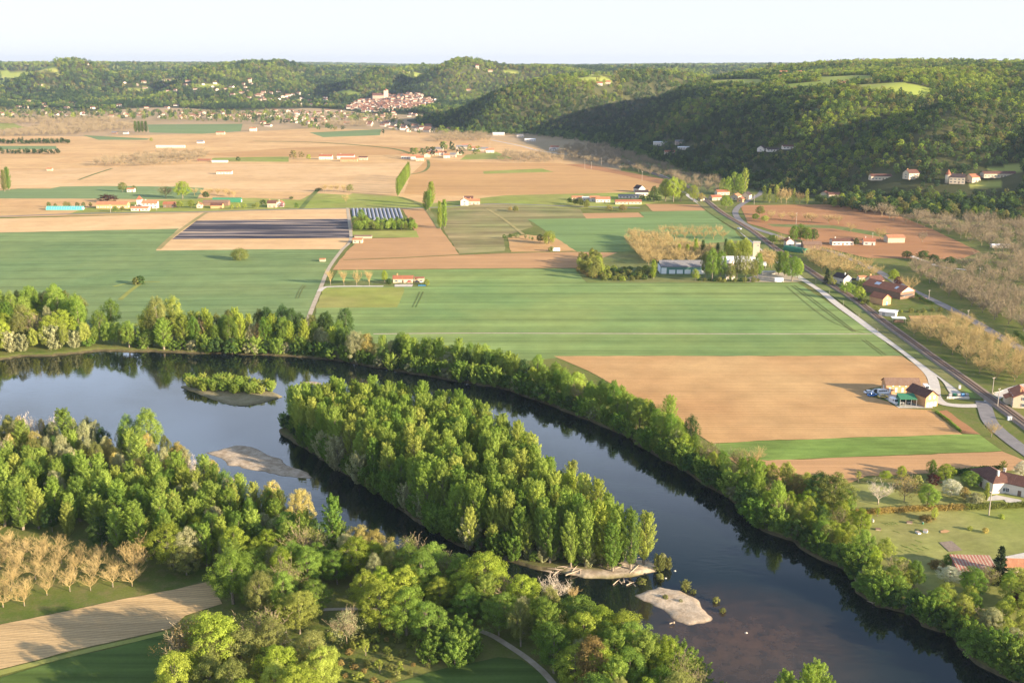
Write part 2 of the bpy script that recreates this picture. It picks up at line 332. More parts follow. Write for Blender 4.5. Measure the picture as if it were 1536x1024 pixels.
# hillside meadows: outlines read on the slopes
MEAD = [[(865, 117), (918, 117), (918, 124), (868, 123)], [(1071, 121), (1137, 119), (1137, 126), (1075, 127)], [(1234, 115), (1300, 114), (1302, 120), (1236, 122)],
        [(1180, 127), (1240, 122), (1245, 128), (1190, 131)], [(1290, 128), (1390, 131), (1385, 134), (1295, 132)], [(1450, 283), (1470, 270), (1505, 272), (1500, 280)],
        [(1480, 252), (1530, 245), (1536, 256), (1490, 260)], [(0, 107), (50, 108), (90, 115), (40, 114), (0, 112)], [(120, 116), (148, 119), (146, 122), (122, 120)],
        [(168, 98), (182, 100), (180, 105), (170, 103)], [(190, 133), (227, 131), (232, 138), (200, 139)], [(62, 129), (88, 130), (86, 134), (64, 134)],
        [(500, 141), (542, 140), (546, 145), (506, 146)], [(560, 101), (600, 104), (604, 110), (566, 108)], [(750, 107), (782, 106), (784, 113), (755, 112)],
        [(0, 98), (30, 97), (40, 100), (0, 101)], [(620, 128), (650, 126), (655, 131), (622, 132)], [(430, 110), (460, 109), (462, 113), (434, 113)],
        [(10, 148), (60, 150), (60, 154), (8, 153)], [(290, 128), (330, 126), (335, 131), (295, 132)], [(240, 119), (270, 118), (270, 122), (242, 122)], [(880, 112), (925, 110), (925, 114), (884, 115)]]
MEADG = []
for pl in MEAD:
    q = [hit(*p) for p in pl]
    if all(q) and max(a[1] for a in q)-min(a[1] for a in q) < 2200: 
        g = np.array([a[:2] for a in q]); cc = g.mean(0)
        if pl[0][0] > 1000 and pl[0][1] < 135: g = cc+(g-cc)*np.array([1.15, 1.3]); f_ = np.hypot(*g.T); g = g*np.where(f_ < np.hypot(*cc), .975, 1.0)[:, None]
        MEADG.append(g)
extra = [(-2600, 5200, 380, 150), (-1700, 4700, 260, 120), (-900, 5200, 300, 120), (-300, 4600, 200, 110), (300, 4900, 300, 140), (900, 3900, 260, 130), (1200, 2700, 200, 110),
         (500, 2600, 100, 60), (1700, 2600, 260, 120), (-3200, 4600, 260, 120), (-2200, 3900, 120, 60), (900, 2250, 130, 70), (2000, 3600, 400, 160), (-1400, 6500, 600, 200), (1000, 6500, 600, 200)]
for x, y, a, b in extra:
    MEADG.append(np.array([(x+a*math.cos(t)*(1+.2*math.sin(3*t)), y+b*math.sin(t)*(1+.2*math.cos(2*t))) for t in np.linspace(0, 2*PI, 10)[:-1]]))
def meadow_mask(P):
    r = np.zeros(len(P), bool)
    for q in MEADG: r |= in_poly(P, q)
    return r
ii, jj = np.meshgrid(np.arange(NTH-1), np.arange(NR-1), indexing='ij'); a = (ii*NR+jj).ravel()
F = np.stack([a, a+1, a+NR+1, a+NR], 1)[:, ::-1]
ok = HG.ravel()[F].max(1) > -2.5
used = np.unique(F[ok]); rem = np.full(NTH*NR, -1); rem[used] = np.arange(len(used))
V = np.stack([gx.ravel(), gy.ravel(), HG.ravel()], 1)[used]
me = qmesh('hills', V, rem[F[ok]], M['hill'], True)
at = me.attributes.new('meadow', 'FLOAT', 'POINT'); at.data.foreach_set('value', meadow_mask(V[:, :2]).astype(np.float32))
tag(link('hills', me), 'wooded hills framing the valley', None, kind='structure')

# ---------------------------------------------------------------- river and ground
BANK_FAR = [(-400, 560), (-150, 545), (0, 536), (32, 532), (100, 529), (137, 524), (211, 524), (303, 527), (400, 529), (446, 532), (517, 539), (544, 545), (565, 548), (610, 555), (657, 563),
            (723, 574), (760, 581), (794, 592), (834, 606), (871, 621), (908, 635), (945, 654), (966, 667), (997, 686), (1026, 701), (1050, 717), (1090, 738), (1116, 759), (1137, 785),
            (1162, 796), (1194, 806), (1215, 825), (1262, 846), (1284, 862), (1289, 883), (1318, 902), (1368, 915), (1384, 933), (1426, 946), (1444, 965), (1470, 987), (1545, 1030), (1700, 1180)]
BANK_NEAR = [(1060, 1180), (1050, 1060), (1040, 1003), (960, 982), (890, 940), (820, 895), (740, 868), (680, 852), (600, 832), (500, 802), (430, 777), (345, 757), (322, 742), (290, 703), (200, 675), (100, 658), (-150, 645), (-400, 650)]
ISLAND = [(417, 641), (446, 664), (480, 681), (512, 704), (543, 722), (575, 741), (604, 761), (640, 785), (690, 812), (740, 830), (795, 844), (834, 851), (876, 860), (918, 863), (950, 858), (985, 849), (975, 838),
          (945, 834), (925, 812), (880, 778), (830, 734), (780, 690), (720, 655), (640, 631), (560, 622), (490, 618), (440, 626)]
ISLET = [(272, 577), (300, 574), (365, 577), (405, 582), (420, 592), (400, 598), (370, 605), (345, 602), (300, 588)]
BAR_A = [(302, 675), (330, 668), (356, 663), (378, 665), (396, 672), (433, 690), (477, 712), (467, 717), (433, 712), (396, 706), (370, 703), (340, 693), (322, 684)]
BAR_B = [(939, 886), (987, 873), (1024, 877), (1047, 886), (1058, 898), (1076, 920), (1071, 928), (1045, 936), (1029, 936), (997, 915), (976, 904)]
BAR_C = [(445, 567), (484, 569), (486, 577), (450, 575)]
BAR_D = [(942, 836), (960, 834), (984, 845), (982, 852), (940, 857), (918, 861), (876, 860), (850, 856), (855, 851), (900, 852), (930, 847)]
RIVER = GP(BANK_FAR+BANK_NEAR)
BARS = [GP(b) for b in (BAR_A, BAR_B, BAR_C)]; LANDS = [GP(ISLAND), GP(ISLET)]; BARD = GP(BAR_D)
cols = np.linspace(-300, 1836, 800); rows = np.concatenate([[100.5, 103, 108, 116, 128, 145, 165, 190, 220, 260, 310, 360, 410, 450, 480], np.linspace(500, 1230, 360)])
CX, RY = np.meshgrid(cols, rows); u = (CX-768)/FPX; v = (512-RY)/FPX; dz = -ST+v*CT; t = -CAM_H/dz
X = u*t; Y = (CT+v*ST)*t; P = np.stack([X.ravel(), Y.ravel()], 1)
near = (RY.ravel() > 470); Z = np.zeros(len(P)); grv = np.zeros(len(P), np.float32)
Q = P[near]; jit = 1.6*fbm(Q[:, 0]/7, Q[:, 1]/7, 3)
s = sdf(Q, RIVER)+jit
land = -1e9*np.ones(len(Q))
for L_ in LANDS: land = np.maximum(land, sdf(Q, L_)+jit)
bar = -1e9*np.ones(len(Q))
for L_ in BARS: bar = np.maximum(bar, sdf(Q, L_)+jit*1.3)
zz = -2.4*sm(-.6, 2.2, s)
zz = np.where(s > -.6, np.maximum(zz, -2.4+2.1*sm(-2, .8, land)), zz)
zz = np.maximum(zz, -2.4+1.78*sm(-3, 3, bar)+.2*fbm(Q[:, 0]/4, Q[:, 1]/3, 4)*(bar > 0))
bd = sdf(Q, BARD)+jit
zz = np.where((s > 0) & (bd > -3), np.maximum(zz, -2.4+1.7*sm(-3, 1.5, bd)+.25*fbm(Q[:, 0]/3, Q[:, 1]/3, 3)), zz)
gr = np.maximum(sm(-3, 0, bar), sm(-2, .5, bd)); gr = np.maximum(gr, .5*sm(-3, -.5, sdf(Q, LANDS[1])+jit))
Z[near] = zz; grv[near] = gr
idx = np.arange(len(P)).reshape(CX.shape)
F = np.stack([idx[:-1, :-1].ravel(), idx[1:, :-1].ravel(), idx[1:, 1:].ravel(), idx[:-1, 1:].ravel()], 1)
me = qmesh('ground', np.stack([P[:, 0], P[:, 1], Z], 1), F, M['ground'], True)
me.attributes.new('gravel', 'FLOAT', 'POINT').data.foreach_set('value', grv.astype(np.float32))
pl = (RY.ravel() < 300).astype(np.float32)*(CX.ravel() < 930)
me.attributes.new('plain', 'FLOAT', 'POINT').data.foreach_set('value', pl.astype(np.float32))
tag(link('ground', me), 'grassy valley floor with river bed and gravel bars', None, kind='structure')
mb = MB(); mb.add([(-420, 150, -1.05), (420, 150, -1.05), (420, 720, -1.05), (-420, 720, -1.05)], [(0, 1, 2, 3)])
tag(mb.obj('river', M['water']), 'calm dark river winding round the wooded island', None, kind='structure')

# ---------------------------------------------------------------- fields, roads
lay = [0.02]
def sheet(name, label, pts, mat, dz=None):
    q0 = GP(pts); z = lay[0] if dz is None else dz; lay[0] += .003; q = []
    for i in range(len(q0)):      # worn, slightly wandering field edges
        A, B = q0[i], q0[(i+1) % len(q0)]; n = int(min(60, max(1, np.linalg.norm(B-A)/4)))
        for k in range(n): q.append(A+(B-A)*k/n)
    q = np.array(q); s_ = 7+len(pts); q = q+np.stack([fbm(q[:, 0]/9+s_, q[:, 1]/9, 3), fbm(q[:, 0]/9, q[:, 1]/9+s_, 3)], 1)*(1.1 if 'ield' in name or name in ('meadow', 'verge') else .3)
    mb = MB(); mb.add([(x, y, z) for x, y in q], [tuple(range(len(q)))[::-1]])
    me = mb.mesh(name, mat)
    if me.polygons[0].normal.z < 0: me.flip_normals()
    return tag(link(name, me), label, None, kind='structure')
def smooth(P, k=6):
    P = [np.array(p, float) for p in P]; out = []
    for i in range(len(P)-1):
        p0, p1, p2, p3 = P[max(i-1, 0)], P[i], P[i+1], P[min(i+2, len(P)-1)]
        for j in range(k):
            t = j/k; out.append(.5*((2*p1)+(-p0+p2)*t+(2*p0-5*p1+4*p2-p3)*t*t+(-p0+3*p1-3*p2+p3)*t**3))
    out.append(P[-1]); return out
def strip_pts(q, w, off=0):
    L, R = [], []
    for i in range(len(q)):
        a = q[max(i-1, 0)]; b = q[min(i+1, len(q)-1)]; d = (b-a)/max(1e-6, np.linalg.norm(b-a)); n = np.array([-d[1], d[0]])
        L.append(q[i]+n*(w/2+off)); R.append(q[i]+n*(off-w/2))
    return L, R
def strip(name, label, pts, w, mat, z=None, parent=None, off=0):
    q = smooth(GP(pts)); L, R = strip_pts(q, w, off); z = lay[0] if z is None else z; lay[0] += .003; n = len(q)
    mb = MB(); mb.add([(a[0], a[1], z) for a in L]+[(a[0], a[1], z) for a in R], [(i, n+i, n+i+1, i+1) for i in range(n-1)])
    me = mb.mesh(name, mat); o = link(name, me, parent)
    if me.polygons[0].normal.z < 0: me.flip_normals()
    if not parent: tag(o, label, None, kind='structure')
    return o
S = sheet
S('ploughed_plain', 'wide pale ploughed plain', [(-500, 200), (130, 205), (330, 200), (480, 192), (600, 196), (740, 208), (840, 230), (990, 273), (985, 286), (880, 292), (760, 294), (640, 314), (520, 315), (300, 320), (-500, 336)], M['soil_far'])
S('ploughed_field', 'pale strip of soil before the far hamlet', [(-500, 260), (-10, 258), (130, 252), (300, 246), (433, 246), (560, 246), (640, 243), (602, 292), (470, 289), (300, 283), (90, 281), (-500, 290)], M['soil_far2'])
S('ploughed_field', 'rosy ploughed field beyond the poplar row', [(606, 291), (616, 262), (640, 240), (760, 245), (840, 245), (908, 255), (992, 273), (985, 285), (880, 291), (760, 293), (650, 294)], M['soil_rose'])
S('ploughed_field', 'soil strip under the white polytunnels', [(433, 222), (560, 218), (700, 226), (600, 232), (400, 238), (300, 232)], M['soil_rose'])
S('meadow', 'far yellow meadow', [(-200, 184), (20, 185), (38, 192), (0, 195), (-200, 196)], M['meadow'])
S('crop_field', 'far green crop near four poplars', [(221, 187), (364, 186), (361, 197), (303, 201), (224, 199)], M['crop_far'])
S('crop_field', 'far narrow green crop', [(124, 203), (224, 208), (220, 210), (148, 210)], M['crop_far'])
S('crop_field', 'green crop below the town', [(464, 199), (572, 194), (570, 203), (485, 206)], M['crop_far'])
S('crop_field', 'crop strip between two hedges', [(-200, 219), (84, 219), (86, 224), (-200, 226)], M['crop_far'])
S('meadow', 'grass strip by the walnut orchard', [(322, 237), (433, 235), (433, 243), (303, 242)], M['meadow'])
S('meadow', 'small grass strip in the rosy soil', [(725, 257), (813, 253), (830, 258), (726, 261)], M['meadow'])
S('meadow', 'grass under the far hamlet', [(700, 232), (745, 228), (770, 238), (690, 240)], M['meadow'])
S('crop_field', 'crop band behind the left farm', [(-400, 285), (0, 286), (28, 283), (76, 283), (90, 280), (158, 279), (264, 280), (306, 282), (295, 299), (232, 299), (105, 298), (0, 298), (-400, 300)], M['crop_far'])
S('meadow', 'grass around the left farm', [(100, 322), (130, 312), (200, 303), (300, 298), (380, 297), (450, 300), (470, 290), (530, 290), (600, 295), (630, 307), (500, 313), (300, 318)], M['meadow'])
S('ploughed_field', 'small soil plot by the poplars', [(474, 290), (500, 288), (530, 289), (520, 296), (472, 296)], M['soil_far2'])
S('meadow', 'meadow band along the valley road', [(454, 313), (470, 290), (600, 296), (640, 306), (760, 293), (985, 288), (1010, 300), (960, 308), (870, 313), (760, 312), (640, 313)], M['meadow'])
S('ploughed_field', 'pale soil below the valley road', [(-500, 340), (0, 328), (300, 320), (296, 322), (268, 343), (0, 349), (-500, 362)], M['soil_far2'])
S('ploughed_field', 'pale soil around the plastic sheets', [(300, 318), (510, 313), (524, 314), (530, 340), (525, 360), (512, 374), (400, 374), (233, 376), (268, 343)], M['soil_far2'])
S('plastic_mulch', 'dark plastic sheets over the soil', [(295, 331), (525, 328), (524, 357), (258, 359)], M['mulch'])
S('ploughed_field', 'ploughed soil beside the narrow track', [(604, 314), (645, 313), (660, 343), (690, 382), (760, 379), (860, 378), (930, 379), (945, 400), (862, 402), (760, 402), (500, 405), (509, 390), (540, 358), (628, 356)], M['soil_low'])
S('meadow', 'grass around the copse', [(527, 347), (625, 346), (628, 356), (551, 356), (527, 352)], M['meadow'])
S('vegetable_field', 'brown and green vegetable rows', [(670, 313), (740, 305), (870, 314), (880, 327), (792, 330), (800, 340), (755, 355), (758, 377), (690, 381), (664, 343)], M['rows'])
S('dry_field', 'dry patch by the weeping willow', [(762, 356), (790, 352), (840, 358), (866, 377), (766, 378)], M['soil'])
S('crop_field', 'green crop beside the railway', [(792, 329), (966, 326), (960, 318), (1058, 316), (1103, 347), (1115, 362), (930, 378), (866, 378)], M['crop_right'])
S('ploughed_field', 'small brown plot by the hamlet', [(873, 320), (958, 319), (966, 326), (879, 328)], M['soil_low'])
S('ploughed_field', 'brown plot near the big poplars', [(968, 306), (1050, 307), (1058, 316), (979, 317)], M['soil_low'])
S('crop_field', 'big green crop left of the track', [(-500, 364), (0, 349), (268, 343), (233, 376), (400, 374), (512, 375), (488, 410), (466, 465), (460, 490), (300, 492), (200, 493), (150, 505), (-500, 515)], M['crop_left'])
S('crop_field', 'long green crop in the middle', [(506, 406), (760, 403), (862, 403), (880, 424), (1160, 423), (1196, 424), (1309, 498), (1353, 534), (860, 534), (760, 545), (700, 538), (640, 520), (560, 515), (470, 490), (475, 462)], M['crop'])
S('meadow', 'light grass plot below the cottage', [(485, 432), (607, 431), (596, 461), (474, 462)], M['meadow'])
S('meadow', 'grass under the four yellow trees', [(487, 427), (500, 421), (590, 421), (640, 420), (640, 430), (487, 430)], M['verge'])
S('verge', 'rough ground round the warehouse', [(862, 403), (880, 395), (930, 378), (1115, 360), (1200, 400), (1205, 424), (880, 424)], M['verge'])
S('farm_yard', 'pale gravel yard by the warehouse', [(1120, 417), (1150, 408), (1196, 410), (1210, 420), (1196, 423), (1120, 423)], M['dirt'])
S('ploughed_field', 'large ploughed field above the river', [(830, 534), (1354, 534), (1383, 555), (1394, 573), (1392, 580), (1330, 578), (1296, 585), (1300, 593), (1333, 602), (1348, 612), (1396, 615), (1442, 651), (1136, 661), (1068, 665), (1030, 640), (960, 600), (890, 560)], M['soil'])
S('ploughed_field', 'narrow dark furrowed wedge', [(1403, 617), (1419, 615), (1472, 652), (1445, 650)], M['soil_red'])
S('crop_field', 'bright green strip', [(1064, 666), (1136, 662), (1300, 656), (1442, 651), (1468, 651), (1503, 676), (1300, 684), (1150, 690), (1092, 684)], M['crop_strip'])
S('ploughed_field', 'brown soil under the green strip', [(1092, 685), (1150, 691), (1300, 685), (1503, 677), (1536, 690), (1600, 700), (1525, 705), (1300, 714), (1270, 726), (1160, 720), (1110, 700)], M['soil_low'])
S('farm_yard', 'paved yard between the brick barns', [(1318, 592), (1376, 590), (1400, 612), (1348, 612), (1335, 602)], M['gravel'])
S('ploughed_field', 'red soil on the valley edge', [(1110, 308), (1240, 307), (1300, 312), (1345, 322), (1400, 345), (1470, 378), (1440, 389), (1300, 387), (1230, 370), (1180, 352), (1122, 335)], M['soil_red'])
S('grass_strip', 'green strip across the red soil', [(1150, 336), (1250, 338), (1340, 352), (1330, 357), (1250, 343), (1160, 340)], M['verge'])
S('ploughed_field', 'small field beside the white shed', [(1362, 474), (1415, 473), (1432, 485), (1373, 487)], M['soil'])
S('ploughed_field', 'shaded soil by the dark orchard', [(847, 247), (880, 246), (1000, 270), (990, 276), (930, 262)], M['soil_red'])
S('dry_field', 'sloping dry field under the bare orchard', [(985, 262), (1060, 262), (1085, 290), (1052, 293), (1010, 278)], M['verge'])
S('lawn', 'rough garden lawn by the river', [(1270, 728), (1440, 714), (1600, 705), (1700, 1000), (1540, 990), (1450, 905), (1380, 890), (1330, 865), (1290, 800)], M['lawn'])
S('ploughed_field', 'furrowed field at the bottom left', [(-400, 1040), (0, 937), (145, 907), (264, 883), (316, 871), (334, 905), (277, 923), (253, 943), (158, 965), (0, 1004), (-400, 1120)], M['soil_near'])
S('crop_field', 'dark green crop in the bottom left corner', [(-400, 1150), (0, 1016), (100, 988), (200, 964), (256, 950), (262, 1100), (-100, 1230), (-400, 1230)], M['crop_near'])
S('crop_field', 'dark green crop at the bottom middle', [(560, 1034), (649, 1006), (744, 985), (780, 990), (836, 1030), (900, 1130), (840, 1230), (400, 1230)], M['crop_near'])
S('verge', 'pale grass margin of the furrowed field', [(0, 1006), (158, 967), (253, 945), (256, 949), (200, 963), (100, 987), (0, 1014), (-400, 1148), (-400, 1122)], M['meadow'])
# roads and tracks
strip('road', 'asphalt road across the valley', [(-500, 333), (-100, 327), (0, 325), (140, 320), (300, 318), (400, 315), (510, 313), (640, 312), (740, 306), (840, 309), (960, 312)], 5, M['asphalt'])
strip('track', 'gravel track past the yellow trees', [(521, 312), (524, 335), (526, 360), (512, 376), (493, 403), (481, 432), (467, 466), (455, 500)], 2.7, M['dirt'])
strip('path', 'white drive to the cottage', [(479, 437), (486, 431.5), (500, 430), (530, 429.5), (575, 429.5)], 3.5, M['gravel'])
strip('track', 'thin field track through the green crop', [(560, 501), (700, 500), (900, 500.5), (1100, 501), (1309, 501)], 1.6, M['dirt'])
strip('track', 'pale gravel track beside the railway', [(940, 240), (960, 252), (997, 265), (1014, 278), (1030, 292), (1045, 303), (1063, 315), (1100, 338), (1129, 362), (1160, 388), (1196, 414), (1228, 434), (1255, 456), (1284, 477), (1310, 496), (1347, 521), (1373, 541), (1395, 562), (1402, 580), (1404, 596), (1418, 606), (1452, 609), (1479, 606), (1500, 592), (1540, 578), (1640, 560)], 4.6, M['gravel'])
strip('road', 'pale turning loop by the level crossing', [(1392, 556), (1410, 562), (1425, 574), (1434, 588), (1444, 596)], 6, M['gravel'])
strip('road', 'asphalt road beyond the railway', [(1010, 244), (1050, 252), (1079, 260), (1127, 273), (1142, 281), (1140, 291), (1122, 301), (1106, 312), (1104, 323), (1120, 338), (1160, 352), (1200, 366), (1233, 374), (1257, 381), (1313, 405), (1345, 424), (1379, 441), (1415, 458), (1452, 477), (1505, 508), (1545, 531), (1640, 580)], 6, M['asphalt'])
strip('road', 'asphalt road from the crossing', [(1474, 602), (1478, 614), (1486, 634), (1510, 656), (1545, 682), (1620, 735)], 6, M['asphalt'])
strip('road', 'white lane across the far orchard', [(1366, 384), (1385, 391), (1410, 400), (1450, 405)], 4, M['gravel'])
strip('road', 'far pale road', [(736, 210), (780, 219), (807, 226), (850, 232)], 5, M['gravel'])
strip('path', 'dirt path along the bottom wood', [(690, 940), (730, 950), (762, 968), (800, 995), (830, 1026), (870, 1090)], 1.7, M['dirt'])
strip('path', 'path in the bottom clearing', [(440, 918), (500, 914), (560, 914), (640, 920)], 1.4, M['dirt'])
strip('path', 'green field edge path', [(238, 374), (262, 352), (300, 325), (310, 319)], 4, M['dry'])
strip('path', 'green lane behind the left farm', [(452, 313), (466, 296), (478, 284)], 5, M['verge'])
strip('path', 'grass line in the ploughed plain', [(118, 270), (140, 262), (168, 253)], 4, M['verge'])
strip('path', 'faint field line', [(170, 430), (200, 424), (240, 423)], 2, M['meadow'])
strip('path', 'faint grass line below the bush', [(180, 450), (196, 436), (210, 426)], 3, M['meadow'])
strip('path', 'dark ditch line across the plain', [(380, 212), (480, 214), (580, 222), (615, 230)], 8, M['verge'])
strip('path', 'grass edge under the vegetable rows', [(515, 390), (600, 387), (700, 382), (860, 377)], 2, M['verge'])
strip('path', 'line through the vegetable rows', [(730, 313), (757, 330), (785, 352)], 3, M['dry'])
strip('path', 'winding hedge path of the far hamlet', [(614, 262), (634, 258), (643, 250), (642, 240)], 4, M['verge'])
strip('ditch', 'grassy line by the narrow poplars', [(600, 296), (622, 303), (640, 314), (660, 343)], 5, M['verge'])
for i_, (p_, w_) in enumerate((([(1188, 429), (1212, 447), (1245, 472), (1280, 498)], .6), ([(1192, 428), (1216, 446), (1249, 471), (1284, 498)], .6), ([(1294, 510), (1310, 522), (1324, 533)], .5), ([(1299, 510), (1315, 522), (1330, 533)], .5),
        ([(444, 448), (449, 436), (455, 428)], .5), ([(448, 448), (453, 436), (459, 428)], .5), ([(619, 461), (626, 447), (630, 438)], .5), ([(624, 461), (631, 447), (635, 438)], .5), ([(1180, 430), (1240, 478), (1296, 500)], .5))):
    strip('wheel_tracks', 'dark wheel tracks pressed into the crop', p_, w_, M['verge'])
RAIL = [(930, 240), (985, 262), (1030, 279), (1045, 289), (1060, 301), (1084, 320), (1129, 347), (1162, 372), (1205, 400), (1241, 424), (1284, 451), (1320, 479), (1360, 508), (1400, 537), (1447, 570), (1484, 597), (1536, 635), (1620, 700)]
strip('railway_verge', 'green verge between track and railway', [(x-7, y+2) for x, y in RAIL[4:-2]], 13, M['verge'])
bal = strip('railway', 'single railway line on brown ballast', RAIL, 4.8, M['ballast'], z=.75)
q = smooth(GP(RAIL))
for off in (-.75, .75):
    L, R = strip_pts(q, .14, off); mb = MB(); n = len(q)
    vs = []
    for a, b in zip(L, R): vs += [(a[0], a[1], .96), (b[0], b[1], .96), (a[0], a[1], .8), (b[0], b[1], .8)]
    fs = []
    for i in range(n-1):
        k = i*4; fs += [(k, k+1, k+5, k+4), (k+2, k, k+4, k+6), (k+1, k+3, k+7, k+5)]
    mb.add(vs, fs).obj('rail', M['rail'], bal)
mb = MB(); acc = 0
for i in range(len(q)-1):
    L = np.linalg.norm(q[i+1]-q[i]); d = (q[i+1]-q[i])/L; s0 = acc
    if q[i][1] > 1100: continue
    while s0 < L:
        c = q[i]+d*s0; mb.box(c[0], c[1], .79, .28, 2.6, .1, 0, math.atan2(d[1], d[0])); s0 += .9
    acc = s0-L
o = mb.obj('sleeper', M['wall_wood'], bal); o['kind'] = 'stuff'
for off in (2.9, -2.9):
    L, R = strip_pts(q, 1.4, off); mb = MB(); n = len(q)
    za, zb = (.04, .74) if off > 0 else (.74, .04)
    mb.add([(a[0], a[1], za) for a in L]+[(a[0], a[1], zb) for a in R], [(i, n+i, n+i+1, i+1) for i in range(n-1)]).obj('ballast_shoulder', M['ballast'], bal)
# ---------------------------------------------------------------- trees
def unit(v): return v/np.maximum(1e-9, np.linalg.norm(v, axis=1, keepdims=True))
def leafmesh(name, P, N, S, rng, asp=.62):
    n = len(P); N = unit(N+rng.normal(0, .55, (n, 3))); A = unit(np.cross(N, rng.normal(0, 1, (n, 3)))); B = np.cross(N, A)
    S = S[:, None]*rng.uniform(.7, 1.3, (n, 1))
    V = np.stack([P+A*S, P+B*S*asp, P-A*S*.9, P-B*S*asp], 1).reshape(-1, 3)
    return V, np.arange(4*n).reshape(n, 4)
def blob(c, r, n, rng, squash=(1, 1, 1), up=.25):
    D = unit(rng.normal(0, 1, (n, 3))); D[:, 2] = np.where((D[:, 2] < -.2) & (rng.random(n) < .6), -D[:, 2], D[:, 2])
    rad = r*rng.random(n)**.33
    P = np.array(c)+D*rad[:, None]*np.array(squash); return P, D+np.array([0, 0, up])
def crown_round(H, W, ncl, nl, ls, seed, base=.14, rough=1.0, plume=1.0):
    rng = np.random.default_rng(seed); Ps, Ns, cl = [], [], []
    cz = (base+1)/2*H; rz = (1-base)/2*H; ph = rng.uniform(0, 6.28, 3)
    for k in range(ncl):
        z = 1-2*(k+.5)/ncl; th = k*2.39996+rng.uniform(-.3, .3); s = math.sqrt(max(0, 1-z*z))
        if z < -.75: continue
        lump = 1+rough*(.16*math.sin(2*th+ph[0])+.12*math.sin(3*th+ph[1]+2*z)+rng.uniform(-.16, .12))
        R = lump*rng.choice([.82, .82, .55])
        c = (W/2*R*s*math.cos(th), W/2*R*s*math.sin(th), cz+rz*.86*z*(1+rng.uniform(-.14, .1)*rough))
        r = W*rng.uniform(.10, .17)*(1.15 if ncl < 40 else .74 if ncl > 100 else 1); cl.append(c)
        n = max(4, int(nl/ncl)); P, N = blob(c, r, n, rng, (1, 1, .8*plume)); Ps.append(P)
        out = np.array([c[0], c[1], (c[2]-cz)*.8]); out = out/max(1e-6, np.linalg.norm(out)); Ns.append(N+out*.5)
    P = np.concatenate(Ps); N = np.concatenate(Ns); return P, N, np.full(len(P), ls), cl, rng
def crown_poplar(H, W, nb, nl, ls, seed, base=.14, tip=.75, spread=.9):
    rng = np.random.default_rng(seed); Ps, Ns, cl = [], [], []
    for k in range(nb):
        t = base+(1-base)*(k+.5)/nb*.93; th = k*2.39996+rng.uniform(-.4, .4)
        f = math.sin(PI*min(1, ((t-base)/(1-base))**.62))**tip*rng.uniform(.72, 1.12)
        L = W/2*f; h0 = t*H-L*.5; c = (L*math.cos(th)*.72, L*math.sin(th)*.72, h0+L*.55)
        n = max(4, int(nl/nb)); a = rng.random(n)**.8; rr = (.20+.55*np.sin(a*PI*.93+.15))*W*.115*spread
        D = unit(rng.normal(0, 1, (n, 3)))
        ax = np.array([L*math.cos(th), L*math.sin(th), L*1.05+H*.045]); ax0 = np.array([0, 0, h0])+ax*.15
        P = ax0+a[:, None]*ax+D*rr[:, None]; P[:, 2] += a*a*H*.018; Ps.append(P); Ns.append(D+np.array([math.cos(th)*.6, math.sin(th)*.6, .25])); cl.append(c)
    n = int(nl*.05); a = rng.random(n); P = np.stack([rng.normal(0, .022*W, n), rng.normal(0, .022*W, n), H*(.86+.16*a)], 1); Ps.append(P); Ns.append(rng.normal(0, 1, (n, 3)))
    P = np.concatenate(Ps); N = np.concatenate(Ns); return P, N, np.full(len(P), ls), cl, rng
def crown_conifer(H, W, nl, ls, seed):
    rng = np.random.default_rng(seed); Ps, Ns = [], []
    tiers = 16
    for k in range(tiers):
        t = .06+.92*k/tiers; R = W/2*(1-t)**.8*rng.uniform(.85, 1.1)+.2
        for j in range(7):
            th = rng.uniform(0, 6.28); n = max(3, nl//(tiers*7)); a = rng.random(n)**.7
            P = np.stack([a*R*math.cos(th), a*R*math.sin(th), t*H-a*R*.25+rng.normal(0, .12, n)], 1)+rng.normal(0, .18, (n, 3)); Ps.append(P); Ns.append(rng.normal(0, .6, (n, 3))+[0, 0, 1])
    P = np.concatenate(Ps); return P, np.concatenate(Ns), np.full(len(P), ls), [], rng
def trunk_mb(H, W, cl, rng, base=.12, r0=None):
    mb = MB(); r0 = r0 or H*.016+.05
    mb.tube([(0, 0, -.4), (.05, 0, H*.25), (-.1, .1, H*.55), (0, 0, H*.88)], [r0*1.2, r0, r0*.6, r0*.12], 6)
    for c in (cl[::max(1, len(cl)//14)] if cl else []):
        z0 = max(H*.1, c[2]*.55); mb.tube([(0, 0, z0), (c[0]*.5, c[1]*.5, z0+(c[2]-z0)*.55), c], [r0*.42, r0*.28, r0*.08], 4)
    return mb
